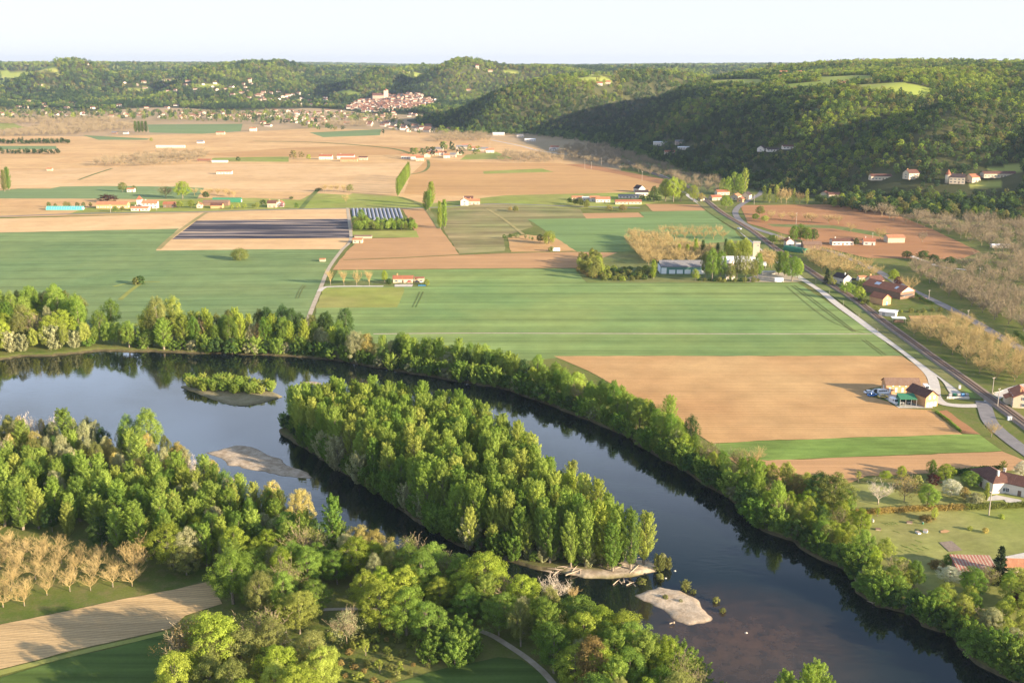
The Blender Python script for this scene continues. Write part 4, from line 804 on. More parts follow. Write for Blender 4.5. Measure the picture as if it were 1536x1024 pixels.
one(640, 316, 'column', 'green', 19, 8, 'dense columnar poplar at the valley road, nearest of three'); one(647, 308, 'column', 'bright', 24, 8, 'taller pale poplar behind the dense columnar one'); one(644, 312, 'column', 'poplar', 18, 7, 'middle poplar of the three at the valley road')
one(660, 343, 'column', 'bright', 24, 5, 'left of the two slim poplars beside the vegetable rows'); one(667, 342, 'column', 'poplar', 25, 5, 'right of the two slim poplars beside the vegetable rows')
one(7, 287, 'column', 'olive', 24, 7, 'left one of the tall pair of poplars at the left edge'); one(13, 285, 'column', 'green', 26, 7, 'right one of the tall pair of poplars at the left edge')
for i, px in enumerate((204, 209, 214, 219.5)): one(px, 199, 'column', 'far_green', 24, 8, ('first', 'second', 'third', 'fourth')[i]+' from the left of four far slim poplars')
one(274, 298, 'tallround', 'bright', 19, 17, 'big round tree behind the left farm'); one(184, 288, 'round', 'olive', 11, 10, 'round tree beside the lone white hut'); one(201, 286, 'mid', 'olive', 6, 6, 'little tree behind the lone white hut'); one(249, 297, 'budding', 'olive', 13, 17, 'brown budding tree left of the big round one')
for px, py, h, m in ((270, 312, 7, 'lime'), (287, 312, 8, 'lime'), (309, 298, 8, 'dark'), (173, 318, 6, 'green'), (184, 317, 5, 'olive')): one(px, py, 'round', m, h, h*1.05, f'{LOOK[m]} tree at '+{270: 'the left of the farm middle yard', 287: 'the right of the farm middle yard', 309: 'the back of the green roofed farm barn', 173: 'the front of the long brick barn', 184: 'the right end of the long brick barn'}[px])
line([(75, 311), (140, 311)], 7, [(2, 'mid', 'olive', 4, 7, 1), (1, 'mid', 'dark', 5, 6, 1)], 'behind the teal polytunnel', 'behind the teal polytunnel', 81, (-2, 2)); line([(290, 294), (325, 293), (360, 296)], 9, [(1, 'barefar', 'twig_gold', 7, 9, 1)], 'behind the left farm', 'behind the left farm', 82, (-4, 4))
one(162, 303, 'mid', 'purple', 8, 20, 'dark purple tree behind the long brick barn'); line([(350, 314), (372, 313), (392, 312)], 6, [(2, 'mid', 'lime', 4, 7, 1), (1, 'mid', 'olive', 4, 6, 1)], 'between the left farm and the pink tree house', 'between left farm and house', 83, (-2, 3))
one(424, 311, 'mid', 'pink', 5, 5, 'pink flowering tree beside the small white house'); one(395, 308, 'mid', 'dark', 6, 7, 'dark round tree left of the brown roofed house'); one(445, 313, 'mid', 'green', 6, 5, 'single round shrub tree at the road end'); one(437, 299, 'mid', 'dark', 3, 6, 'low dark shrub behind the small white house')
for i, px in enumerate((487, 497, 506, 516, 525)): one(px, 288, 'bareup' if i < 4 else 'mid', 'twig_gold' if i < 4 else 'olive', 9, 8, 'golden leafless tree in the short row on the ploughed plain' if i < 4 else 'olive tree ending the golden leafless row', 'golden row on the plain' if i < 4 else None)
one(519, 305, 'barefar', 'twig_gold', 10, 9, 'pale leafless tree in the meadow band'); one(478, 287, 'mid', 'dark', 4, 9, 'dark low shrub beside the golden leafless row')
scatter([(530, 335), (545, 330), (560, 338), (585, 336), (620, 335), (624, 345), (532, 346)], 3.4, [(3, 'mid', 'poplar', 5, 8, .8), (1.5, 'mid', 'olive', 5, 7, .8), (1, 'mid', 'dark', 5, 7, .8)], 'in the small copse by the polytunnels', 'in the small copse', 84)
one(542, 335, 'tallround', 'green', 13, 8, 'tallest tree of the small copse'); one(823, 366, 'weep', 'lime', 10, 11, 'weeping willow by the green crop beside the railway'); one(810, 364, 'round', 'olive', 7, 7, 'olive shrub tree left of the weeping willow'); one(827, 377, 'bush', 'olive', 4, 5, 'round bush beside the white caravan')
line([(755, 358), (775, 357), (800, 361)], 5, [(2, 'mid', 'dark', 3, 5, 1), (1, 'mid', 'grey', 3, 4, 1)], 'in the hedge left of the weeping willow', 'in the hedge by the willow', 85, (-2, 2)); one(774, 318, 'mid', 'olive', 6, 7, 'round bush at the corner of the vegetable rows'); one(765, 316, 'mid', 'russet', 4, 5, 'brown bush left of the corner bush')
# scrub and trees round the warehouse
scatter([(866, 402), (885, 385), (898, 392), (905, 410), (900, 420), (880, 420)], 4.2, [(2, 'round', 'olive', 7, 10, .8), (1, 'round', 'lime', 6, 9, .8), (1, 'bush', 'russet', 3, 4, 1)], 'in the thicket left of the warehouse', 'in the thicket left of the warehouse', 86)
scatter([(900, 415), (905, 405), (975, 404), (980, 412), (978, 420), (905, 422)], 4.0, [(2, 'bush', 'olive', 2.5, 4, 1.1), (1, 'bush', 'lime', 2, 4, 1.1), (1, 'bush', 'dark', 2, 4, 1.1)], 'in the brambles left of the warehouse', 'in the brambles by the warehouse', 87)
one(980, 418, 'column', 'bright', 13, 4, 'slim young poplar at the left gable of the warehouse'); one(1043, 421, 'round', 'lime', 8, 6, 'small light tree before the warehouse front')
for px, h in ((1018.5, 10), (1031, 10), (1043, 14), (1054, 13), (1076, 11), (1088, 14)): one(px, 386, 'column', 'bright' if px < 1050 else 'dark', h, 3.5, f'slim poplar behind the warehouse, '+{1018.5: 'first from the left', 1031: 'second from the left', 1043: 'third from the left', 1054: 'fourth from the left', 1076: 'dark short one', 1088: 'dark taller one'}[px])
for px, py, h, w in ((1058, 418, 19, 8), (1068, 421, 22, 10), (1080, 420, 20, 10), (1105, 420, 21, 8), (1118, 421, 19, 8), (1136, 420, 19, 7), (1130, 421, 15, 7), (1095, 421, 12, 8)):
    one(px, py, 'tallround', 'olive' if px % 4 else 'green', h, w, {1058: 'leftmost tall tree before the silo yard', 1068: 'tallest leafy tree before the silo yard', 1080: 'third tall tree before the silo yard', 1105: 'tall tree hiding the round silo', 1118: 'tall tree right of the round silo', 1136: 'tall tree below the concrete tower', 1130: 'shorter tree below the concrete tower', 1095: 'short leafy tree before the white gates'}[px])
scatter([(1092, 388), (1120, 386), (1122, 395), (1095, 398)], 6, [(1, 'tallround', 'lime', 14, 18, .9)], 'behind the silo yard', 'behind the silo yard', 88)
line([(1048, 422), (1090, 423), (1140, 423)], 3.2, [(2, 'bush', 'olive', 2, 3.5, 1), (1, 'bush', 'dark', 2, 3, 1)], 'along the crop edge before the silo yard', 'along the crop edge', 89, (0, 3))
one(1188, 422, 'tallround', 'green', 17, 13, 'big leafy tree at the bend of the gravel track'); one(1196, 418, 'round', 'poplar', 14, 9, 'leafy tree leaning right at the bend of the gravel track'); one(1168, 412, 'poplar', 'green', 16, 7, 'dark pointed tree left of the leafy pair'); one(1177, 414, 'poplar', 'poplar', 17, 6, 'slim light tree between the leafy pair and the dark one')
# hamlet and road side
for px, py, h, w, m, lb in ((998, 302, 24, 15, 'lime', 'left part of the huge poplar clump by the hamlet'), (1010, 303, 26, 16, 'bright', 'huge round poplar beside the hamlet'), (1021, 302, 23, 13, 'lime', 'right part of the huge poplar clump by the hamlet'), (1040, 303, 18, 11, 'lime', 'open yellowish tree beside the gravel track'), (981, 303, 17, 9, 'dark', 'dark pointed tree left of the huge poplars'), (1052, 302, 9, 7, 'gold', 'small golden tree at the railway house')):
    one(px, py, 'tallround', m, h, w, lb)
for px, py, h in ((1083, 291, 17), (1092, 292, 20), (1100, 291, 24), (1108, 291, 22), (1117, 290, 28), (1112, 292, 19)): one(px, py, 'midpop', 'lime' if px % 2 else 'poplar', h, 9, 'poplar in the tall clump behind the railway hamlet', 'poplars behind the railway hamlet')
one(1089, 313, 'round', 'poplar', 13, 12, 'round light tree before the railway hamlet houses'); line([(855, 306), (872, 310), (885, 314)], 6, [(1, 'round', 'olive', 7, 9, .9), (1, 'round', 'dark', 6, 8, .9)], 'at the left end of the orange roofed hamlet', 'at the left end of the hamlet', 90, (-3, 3))
one(914, 316, 'mid', 'gold', 6, 7, 'round beige tree below the hamlet'); one(934, 317, 'mid', 'russet', 7, 9, 'round brownish tree below the hamlet'); line([(962, 301), (975, 302), (988, 304)], 7, [(1, 'mid', 'dark', 6, 9, 1)], 'behind the hamlet barn', 'behind the hamlet barn', 91, (-3, 3))
line([(1147, 304), (1165, 305), (1190, 306), (1215, 306)], 6.0, [(3, 'midpop', 'lime', 15, 21, 1), (1, 'barefar', 'twig_gold', 12, 16, .7)], 'in the poplar row behind the red soil', 'in the row behind the red soil', 92, (-3, 5))
one(1140, 323, 'round', 'olive', 9, 11, 'round yellowish tree at the road bend'); one(1133, 330, 'round', 'green', 6, 8, 'low green tree at the road bend'); one(1147, 333, 'round', 'lime', 6, 8, 'low light tree below the road bend')
for px, py, h in ((1160, 365, 7), (1190, 364, 14), (1200, 363, 15), (1210, 364, 13), (1219, 363, 11)): one(px, py, 'tallround', 'green' if px < 1215 else 'dark', h, 9, {1160: 'low dark tree left of the white railway house', 1190: 'first tall tree behind the white railway house', 1200: 'second tall tree behind the white railway house', 1210: 'third tall tree behind the wooden shed', 1219: 'darkest round tree behind the wooden shed'}[px])
for px, py, h, w, m, sh, lb in ((1170, 368, 9, 9, 'twig_gold', 'barefar', 'leafless tree left of the white railway house'), (1284, 368, 6, 5, 'dark', 'mid', 'dark conifer-like tree between the two white houses'), (1320, 360, 10, 12, 'twig_gold', 'barefar', 'pale leafless tree left of the stone barn'), (1276, 348, 8, 10, 'twig_gold', 'barefar', 'pale leafless tree on its grass patch in the red soil'), (1383, 364, 9, 10, 'twig_grey', 'barefar', 'brown leafless tree on the right grass patch'),
                                (1360, 388, 6, 8, 'dark', 'round', 'single dark bush by the white lane'), (1384, 390, 7, 11, 'dark', 'round', 'left dark bush of the hedge behind the white lane'), (1400, 394, 6, 10, 'dark', 'round', 'middle dark bush of the hedge behind the white lane'), (1425, 397, 6, 9, 'dark', 'round', 'right dark bush of the hedge behind the white lane'),
                                (1240, 426, 11, 6, 'conifer', 'conifer', 'dark conifer beside the railway and the white house'), (1248, 428, 5, 5, 'olive', 'bush', 'olive bush before the white gabled house'), (1270, 441, 8, 9, 'poplar', 'round', 'round light tree right of the white gabled house'), (1288, 451, 9, 9, 'lime', 'round', 'brightest round tree before the red farm roofs'), (1339, 424, 9, 8, 'bright', 'round', 'bright tree behind the red farm roofs'),
                                (1347, 430, 7, 6, 'purple', 'round', 'dark purple tree behind the long farm barn'), (1366, 440, 11, 14, 'twig_gold', 'bare', 'large leafless tree right of the long farm barn'), (1293, 432, 6, 7, 'lime', 'bush', 'light shrub in the farm yard'), (1297, 455, 3, 4, 'olive', 'bush', 'round shrub at the farm gate')):
    one(px, py, sh, m, h, w, lb)
line([(1285, 452), (1315, 466), (1335, 470), (1380, 468), (1420, 466)], 5, [(2, 'bush', 'olive', 1.5, 3, 1), (1, 'bush', 'lime', 1.5, 2.5, 1)], 'in the garden front of the red roofed farm', 'in the farm garden', 93, (-2, 2))
# garden at the right bottom
for a in ((1287, 723, 'sapling', 'lime', 4, 2.4, 'thin young tree at the left edge of the garden'), (1328, 719, 'round', 'bright', 3.4, 4, 'low round tree at the soil edge, left one'), (1352, 718, 'round', 'bright', 5, 4.2, 'round tree at the soil edge, right one'), (1397, 715, 'tallround', 'green', 6.5, 3.6, 'narrow pointed tree at the soil edge'), (1418, 724, 'round', 'bright', 7, 7, 'full bright tree in the garden middle'),
          (1317, 757, 'bare', 'twig_pale', 8.5, 9, 'big pale leafless walnut in the garden'), (1356, 753, 'budding', 'russet', 9.5, 9, 'brown budding tree right of the pale walnut'), (1374, 736, 'mid', 'olive', 6, 5, 'small olive tree behind the budding one'), (1391, 762, 'round', 'green', 8.5, 8, 'dark green full tree beside the hedge'), (1426, 744, 'round', 'blossom', 6, 8, 'whitish flowering tree in the garden'),
          (1456, 730, 'round', 'green', 5.5, 8, 'broad green shrub tree by the white villa'), (1479, 751, 'column', 'lime', 6.5, 1.8, 'slim cypress at the left end of the pool'), (1463, 757, 'bush', 'grey', 4, 6.5, 'greyish olive shrub by the pool'), (1446, 751, 'tallround', 'russet', 5, 3, 'rusty shrub left of the pool shrub'), (1531, 716, 'round', 'blossom', 6, 6, 'white-green tree behind the villa'),
          (1504, 708, 'sapling', 'lime', 4, 3, 'small light tree behind the villa roof'), (1399, 727, 'mid', 'purple', 4, 5, 'dark reddish shrub left of the full bright tree'), (1497, 873, 'conifer', 'conifer', 11.5, 6, 'tall dark conifer in front of the rusty barn'), (1424, 874, 'round', 'blossom', 5, 6.5, 'white flowering tree by the rusty barn'), (1424, 846, 'bush', 'green', 3.4, 4, 'green bush at the left of the rusty barn'),
          (1404, 852, 'bush', 'russet', 2.6, 4.5, 'brown bush left of the green one'), (1530, 912, 'round', 'purple', 5, 6, 'dark purple tree at the right edge'), (1528, 882, 'round', 'lime', 6, 8, 'light tree at the right edge by the tiled shed'), (1316, 775, 'sapling', 'bright', 3, 1.8, 'thin young tree before the hedge, left one'), (1401, 780, 'tallround', 'lime', 4.5, 2.4, 'young tree before the hedge, right one'),
          (1390, 780, 'bush', 'russet', 1.6, 5, 'reddish bramble patch before the hedge'), (1502, 778, 'bush', 'lime', 1.8, 1.8, 'yellow-green shrub beside the tall pole'), (1478, 799, 'bush', 'gold', 1.8, 2, 'golden shrub on the slope of the garden'), (1455, 795, 'bush', 'lime', 1.5, 1.8, 'light shrub on the slope of the garden'), (1487, 655, 'bareup', 'twig_gold', 6, 6, 'leafless tree by the road from the crossing'),
          (1290, 800, 'round', 'bright', 8, 8, 'bright round tree between garden and river'), (1250, 770, 'round', 'olive', 14, 12, 'tall olive tree of the thicket by the garden'), (1225, 765, 'round', 'dark', 13, 11, 'tall dark tree of the thicket by the garden'), (1195, 755, 'round', 'russet', 10, 9, 'reddish tree in the thicket by the garden'), (1128, 708, 'bareup', 'twig_gold', 9, 9, 'leafless golden tree at the corner of the green strip'), (1108, 708, 'budding', 'olive', 9, 8, 'thin olive tree at the corner of the green strip')): one(*a)

# --- walnut orchards: rows of leafless trees
def orchard(poly, ox, oy, ang, dx, dy, h, w, mat, shape, label, group, seed, drop=.04, cap=999):
    rng = np.random.default_rng(seed); q = GP(poly); c0 = np.array(G(ox, oy)); a = math.radians(ang); e1 = np.array([math.cos(a), math.sin(a)]); e2 = np.array([-e1[1], e1[0]]); pts = []
    for i in range(-60, 61):
        for j in range(-60, 61): pts.append(c0+e1*(i*dx)+e2*(j*dy)+rng.normal(0, .35, 2))
    pts = np.array(pts); pts = pts[in_poly(pts, q)]; pts = pts[rng.random(len(pts)) > drop]; pts = pts[np.argsort(pts[:, 1])]
    for p in pts[:cap]:
        s = rng.uniform(.85, 1.15); tree(p[0], p[1], shape, mat, h*s, w*s*rng.uniform(.9, 1.1), label, group)
    return pts[cap:]
orchard([(-120, 800), (0, 812), (60, 822), (130, 840), (205, 865), (212, 878), (150, 890), (60, 906), (-20, 918), (-160, 950)], 36, 908, 14, 5.4, 5.0, 5.6, 5.6, 'twig_gold', 'bare', 'leafless golden walnut tree in the near left orchard', 'near left orchard', 101)
orchard([(1350, 496), (1378, 490), (1425, 484), (1480, 505), (1550, 545), (1570, 590), (1505, 575), (1470, 565), (1420, 530)], 1470, 560, 62, 7.6, 7.6, 8, 9.5, 'twig_gold', 'bare', 'leafless walnut tree in the orchard right of the railway', 'orchard right of the railway', 102)
orchard([(1352, 398), (1400, 402), (1500, 440), (1560, 465), (1560, 512), (1512, 490), (1455, 462), (1410, 438), (1375, 414)], 1440, 450, 62, 7.8, 7.8, 8, 9.5, 'twig_grey', 'barefar', 'leafless walnut tree in the orchard beyond the asphalt road', 'orchard beyond the road', 103)
orchard([(1205, 388), (1232, 382), (1300, 405), (1330, 420), (1300, 418), (1262, 415), (1235, 412)], 1240, 400, 62, 9, 9, 8, 10, 'twig_gold', 'barefar', 'leafless tree between the railway and the asphalt road', 'orchard between railway and road', 104)
orchard([(938, 372), (945, 355), (980, 360), (1090, 385), (1092, 395), (985, 400), (955, 396)], 960, 385, 3, 8, 7, 8, 9, 'twig_gold', 'barefar', 'leafless orchard tree behind the warehouse', 'orchard behind the warehouse', 105)
orchard([(1130, 392), (1150, 385), (1165, 395), (1160, 404), (1140, 402)], 1145, 395, 3, 7, 7, 8, 9, 'twig_gold', 'barefar', 'leafless tree right of the concrete tower', 'right of the tower', 108)
for i in range(7):
    for j in range(2): one(999+i*14.2-j*6, 359-j*7.5, 'barefar', 'twig_gold', 8, 9, 'leafless tree in the double row across the crop beside the railway', 'double row across the crop')
line([(1160, 330), (1200, 332), (1240, 335), (1262, 338)], 11, [(1, 'barefar', 'twig_gold', 8, 10, 1)], 'along the edge of the red soil', 'along the red soil edge', 106, (-3, 3))

# ---------------------------------------------------------------- far woods as instanced masses
def source(shape, k, mat, px, py, h, label):
    x, y = G(px, py); e = empty(NAMES[shape], label, 'tree', (x, y, gnd(x, y))); e.scale = (h/DIM[shape][0],)*3
    link('trunk', proto(shape, k)[1], e); return link('branches' if 'bare' in shape else 'crown', crown_mesh(shape, k, mat if 'bare' in shape else 'leaves_'+mat), e)
SRC = {'g': [source('far', 0, 'far_green', 455, 190, 9, 'dull green tree beside the far road'), source('far', 1, 'far_green', 393, 190, 9, 'dull green tree by the white far house')],
       'd': [source('farpine', 0, 'far_dark', 575, 204, 14, 'dark tree at the right end of the far crop'), source('far', 2, 'far_dark', 357, 243, 8, 'single dark tree at the far grass strip')],
       'o': [source('far', 3, 'far_gold', 440, 239, 14, 'yellowish tree left of the red roofed far farm'), source('far', 0, 'far_gold', 452, 238, 11, 'second yellowish tree left of the red roofed far farm')],
       'l': [source('far', 1, 'far_lime', 463, 240, 9, 'light green tree left of the red roofed far farm'), source('far', 2, 'far_lime', 227, 213, 8, 'light tree by the far ruin')],
       'm': [source('mid', 0, 'far_green', 1235, 306, 9, 'dull green tree at the left end of the foothill wood'), source('mid', 1, 'far_lime', 1262, 307, 12, 'light round tree in front of the foothill wood'), source('mid', 2, 'far_dark', 1290, 318, 10, 'dark tree in front of the foothill wood'), source('mid', 3, 'far_gold', 1400, 322, 8, 'yellowish tree in front of the foothill wood')],
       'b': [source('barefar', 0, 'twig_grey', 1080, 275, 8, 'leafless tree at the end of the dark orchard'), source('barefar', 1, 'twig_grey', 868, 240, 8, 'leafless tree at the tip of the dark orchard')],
       'p': [source('farcol', 0, 'far_green', 190, 172, 20, 'slim poplar below the far hills at the left')]}
def mass(name, label, pts, idx, scl, srcs):
    pts = np.asarray(pts); idx = np.asarray(idx)
    me = bpy.data.meshes.new(name); me.vertices.add(len(pts)); me.vertices.foreach_set('co', pts.astype(np.float32).ravel())
    me.attributes.new('pick', 'INT', 'POINT').data.foreach_set('value', idx.astype(np.int32))
    rot = np.zeros((len(pts), 3), np.float32); rot[:, 2] = RNG.uniform(0, 6.28, len(pts)); me.attributes.new('turn', 'FLOAT_VECTOR', 'POINT').data.foreach_set('vector', rot.ravel())
    me.attributes.new('size', 'FLOAT_VECTOR', 'POINT').data.foreach_set('vector', np.asarray(scl, np.float32).ravel()); me.update()
    o = link(name, me); tag(o, label, None, kind='stuff')
    g = bpy.data.node_groups.new(name, 'GeometryNodeTree'); g.interface.new_socket('Geometry', in_out='INPUT', socket_type='NodeSocketGeometry'); g.interface.new_socket('Geometry', in_out='OUTPUT', socket_type='NodeSocketGeometry')
    N = g.nodes.new; gi, go = N('NodeGroupInput'), N('NodeGroupOutput'); ip = N('GeometryNodeInstanceOnPoints'); jn = N('GeometryNodeJoinGeometry')
    for s in srcs[::-1]:
            oi = N('GeometryNodeObjectInfo'); oi.transform_space = 'ORIGINAL'; oi.inputs['Object'].default_value = s; oi.inputs['As Instance'].default_value = True
            g.links.new(oi.outputs['Geometry'], jn.inputs[0])
    def at(nm, dt):
        a = N('GeometryNodeInputNamedAttribute'); a.data_type = dt; a.inputs[0].default_value = nm; return a.outputs[0]
    g.links.new(gi.outputs[0], ip.inputs['Points']); g.links.new(jn.outputs[0], ip.inputs['Instance']); ip.inputs['Pick Instance'].default_value = True
    g.links.new(at('pick', 'INT'), ip.inputs['Instance Index']); g.links.new(at('size', 'FLOAT_VECTOR'), ip.inputs['Scale'])
    er = N('FunctionNodeEulerToRotation'); g.links.new(at('turn', 'FLOAT_VECTOR'), er.inputs[0]); g.links.new(er.outputs[0], ip.inputs['Rotation'])
    g.links.new(ip.outputs[0], go.inputs[0]); md = o.modifiers.new('trees', 'NODES'); md.node_group = g
    return o
def forest_points(thlo, thhi, rlo, rhi, sp, rng):
    n = int((thhi-thlo)*.5*(rhi**2-rlo**2)/(sp*sp)*1.25); th = rng.uniform(thlo, thhi, n); r = np.sqrt(rng.uniform(rlo**2, rhi**2, n))
    return np.stack([r*np.sin(th), r*np.cos(th)], 1)
def thin(P, r):
    seen = set(); keep = []
    for i, (a, b) in enumerate(zip((P[:, 0]//(r*.82)).astype(int), (P[:, 1]//(r*.82)).astype(int))):
        if (a, b) not in seen: seen.add((a, b)); keep.append(i)
    return P[keep]
HOUSEG = []
def forest(name, label, th0, th1, r0, r1, sp, size, keys, seed, extra=None, weights=None, mead=True):
    rng = np.random.default_rng(seed); P = thin(forest_points(th0, th1, r0, r1, sp, rng), sp)
    h = hz(P[:, 0], P[:, 1]); k = (h > 1.0) & visible(P[:, 0], P[:, 1], 14)
    if mead: k &= ~meadow_mask(P)
    if extra is not None: k &= extra(P)
    P = P[k]; h = h[k]; n = len(P); w = 1
    big = fbm(P[:, 0]/160, P[:, 1]/160, 3); sl = fbm(P[:, 0]/60+9, P[:, 1]/60, 2); u = rng.random(n)
    # pines cluster, pale oaks weighted uphill: the sunlit crest put into the colour
    nk = sum(len(SRC[q]) for q in keys); sc = big+.35*sl+rng.normal(0, .28, n)+(np.clip(h/130, 0, 1)-.5)*.55
    edges = np.quantile(sc, np.cumsum(weights)[:-1]/np.sum(weights)) if weights else [0]
    cls = np.digitize(sc, edges); idx = (cls*2+(u < .5)) % nk
    s = size*rng.uniform(.7, 1.25, n); S_ = np.stack([s*rng.uniform(.85, 1.15, n), s*rng.uniform(.85, 1.15, n), s*rng.uniform(.85, 1.2, n)], 1)
    mass(name, label, np.stack([P[:, 0], P[:, 1], h-.6], 1), idx, S_, [o for q in keys for o in SRC[q]]); print(name, n)
R_ = math.radians
def clear_houses(P):
    m = np.ones(len(P), bool)
    for x, y, r in HOUSEG: m &= ((P[:, 0]-x)**2+(P[:, 1]-y)**2) > r*r
    return m
def hillwoods():
    W4 = [2.4, 3.2, 1.2, 2.4]      # order: dark, green, gold, light
    forest('hillside_forest', 'dense mixed forest covering the near right hillside', -.02, R_(34), 850, 1500, 5.9, .64, 'dgol', 1, clear_houses, [2.6, 3.6, .9, 2.4])
    forest('hillside_forest', 'dense mixed forest on the upper right hills', -.2, R_(34), 1500, 2600, 6.6, .7, 'dgol', 2, clear_houses, [2.5, 3.4, 1.1, 2.2])
    forest('hillside_forest', 'distant forest on the hills round the town', -R_(31), R_(31), 2600, 4400, 10.5, 1.05, 'dgol', 3, clear_houses, W4)
    forest('hillside_forest', 'far forest on the plateau', -R_(31), R_(31), 4400, 8000, 19, 1.6, 'dgol', 4, None, W4)
    forest('hillside_forest', 'forest on the horizon', -R_(31), R_(31), 8000, 15500, 45, 1.9, 'dgol', 5, None, W4)
def flat_mass(name, label, polys, sp, size, keys, wts, seed, zf=0):
    rng = np.random.default_rng(seed); A = []
    for pl in polys: A.append(poisson(GP(pl), sp, rng))
    P = np.concatenate(A)
    if len(HOUSEG): P = P[clear_houses(P)]
    n = len(P); nk = sum(len(SRC[q]) for q in keys)
    idx = rng.choice(nk, n, p=np.array(wts, float)/sum(wts)); s = size*rng.uniform(.7, 1.3, n); h = np.maximum(0, hz(P[:, 0], P[:, 1]))
    mass(name, label, np.stack([P[:, 0], P[:, 1], h-.2], 1), idx, np.stack([s, s, s*rng.uniform(.8, 1.3, n)], 1), [o for q in keys for o in SRC[q]]); print(name, n)
def valleywoods():
    flat_mass('foothill_wood', 'bushy wood at the foot of the right hill', [[(1225, 305), (1250, 300), (1400, 312), (1536, 322), (1700, 335), (1700, 352), (1536, 336), (1440, 330), (1370, 326), (1290, 318), (1240, 310)]], 6.5, .8, 'm', [3, 2, 3, 2], 11)
    flat_mass('foothill_wood', 'wood along the foot of the middle hills', [[(630, 186), (700, 202), (790, 203), (880, 214), (980, 244), (1060, 268), (1130, 286), (1150, 292), (1130, 276), (1060, 258), (980, 234), (900, 208), (780, 196), (657, 190)]], 9, .85, 'dg', [2, 2, 3, 3], 12)
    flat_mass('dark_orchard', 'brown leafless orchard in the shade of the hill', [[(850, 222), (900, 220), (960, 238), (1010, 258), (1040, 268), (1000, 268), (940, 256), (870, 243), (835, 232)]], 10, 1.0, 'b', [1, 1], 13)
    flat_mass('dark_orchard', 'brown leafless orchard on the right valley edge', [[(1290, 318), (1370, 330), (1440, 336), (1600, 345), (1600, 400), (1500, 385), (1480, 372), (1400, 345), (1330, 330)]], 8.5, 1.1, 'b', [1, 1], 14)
    flat_mass('leafless_orchard', 'pale leafless orchard running on to the right edge', [[(1440, 398), (1500, 392), (1620, 410), (1620, 470), (1560, 462), (1500, 436), (1440, 412)]], 9, 1.1, 'b', [1, 1], 15)
    flat_mass('far_orchard', 'far brown orchards on the plain', [[(32, 196), (60, 190), (110, 186), (203, 187), (200, 194), (110, 203), (0, 206), (-60, 205)], [(646, 207), (680, 201), (730, 204), (735, 212), (655, 213)], [(127, 250), (190, 238), (240, 232), (300, 229), (316, 232), (300, 243), (220, 250)],
              [(745, 240), (760, 232), (830, 235), (850, 243), (780, 245)], [(0, 181), (100, 178), (180, 180), (170, 185), (0, 187)], [(480, 186), (545, 184), (550, 190), (480, 191)], [(1060, 268), (1090, 278), (1075, 292), (1020, 280), (1010, 266)]], 11, 1.05, 'b', [1, 1], 16)
    flat_mass('far_hedge', 'dark hedges and tree lines across the far plain', [[(-60, 214), (50, 214), (102, 213), (106, 216), (50, 216.5), (-60, 217)], [(-60, 229), (60, 229), (90, 230), (90, 232), (-60, 231)], [(0, 179), (150, 178), (150, 180.5), (0, 181)]], 6, .55, 'd', [1, 1], 17)
    flat_mass('valley_wood', 'tree belts and gardens round the far settlements', [[(-100, 165), (0, 166), (200, 169), (400, 169), (500, 172), (590, 174), (600, 186), (500, 182), (450, 188), (380, 186), (230, 180), (0, 178), (-100, 178)], [(440, 188), (470, 186), (520, 196), (480, 196)],
              [(570, 188), (620, 188), (650, 196), (700, 202), (660, 204), (600, 200)], [(665, 222), (700, 226), (730, 230), (700, 236), (640, 236), (600, 238), (606, 234)]], 24, 1.05, 'gdolp', [3, 3, 3, 3, 1.5, 1.5, 1.5, 1.5, .6], 18)
# ---------------------------------------------------------------- buildings
def roof_mb(L, D, hw, rise, ov=.45, th=.22, hip=0):
    mb = MB(); x = L/2+ov; y = D/2+ov; e = hw-ov*rise/(D/2); r = hw+rise
    if hip:
        a = max(0, L/2-hip*D/2)
        top = [(-a, 0, r+th), (a, 0, r+th)]; ev = [(-x, -y, e+th), (x, -y, e+th), (x, y, e+th), (-x, y, e+th)]; lo = [(p[0], p[1], p[2]-th) for p in ev]
        mb.add(top+ev+lo, [(2, 3, 1, 0), (4, 5, 0, 1), (3, 4, 1), (5, 2, 0), (6, 7, 3, 2), (7, 8, 4, 3), (8, 9, 5, 4), (9, 6, 2, 5), (9, 8, 7, 6)])
    else:
        mb.prism([(-y, e), (0, r), (y, e), (y, e+th), (0, r+th), (-y, e+th)], -x, x)
    return mb
def wall_mb(L, D, hw, rise, hip=0):
    mb = MB()
    if hip: mb.box(0, 0, (hw-.5)/2, L, D, hw+.5)
    else: mb.prism([(-D/2, -.5), (D/2, -.5), (D/2, hw-.03), (0, hw+rise-.03), (-D/2, hw-.03)], -L/2, L/2)
    return mb
def window(par, x, y, z, w, h, ax, mat='glass', frame='door_white', sh=None):
    """a framed pane standing 4-6 cm proud of the wall; ax = 0: wall along x, 1: wall along y"""
    s = -1 if (y < 0 if ax == 0 else x < 0) else 1
    fr = MB()
    def bx(m, du, dz, w_, h_, off, t):
        if ax == 0: m.box(x+du, y+s*off, z+dz, w_, t, h_)
        else: m.box(x+s*off, y+du, z+dz, t, w_, h_)
    bx(fr, 0, h/2+.04, w+.16, .08, .03, .08); bx(fr, 0, -h/2-.04, w+.16, .08, .03, .08); bx(fr, -w/2-.04, 0, .08, h, .03, .08); bx(fr, w/2+.04, 0, .08, h, .03, .08); bx(fr, 0, 0, .06, h, .03, .07)
    f = fr.obj('window', M[frame], par); p = MB(); bx(p, 0, 0, w, h, .015, .04); p.obj('pane', M[mat], f)
    if sh:
        q = MB(); bx(q, -w*.78, 0, w*.5, h, .035, .05); bx(q, w*.78, 0, w*.5, h, .035, .05); q.obj('shutter', M[sh], f)
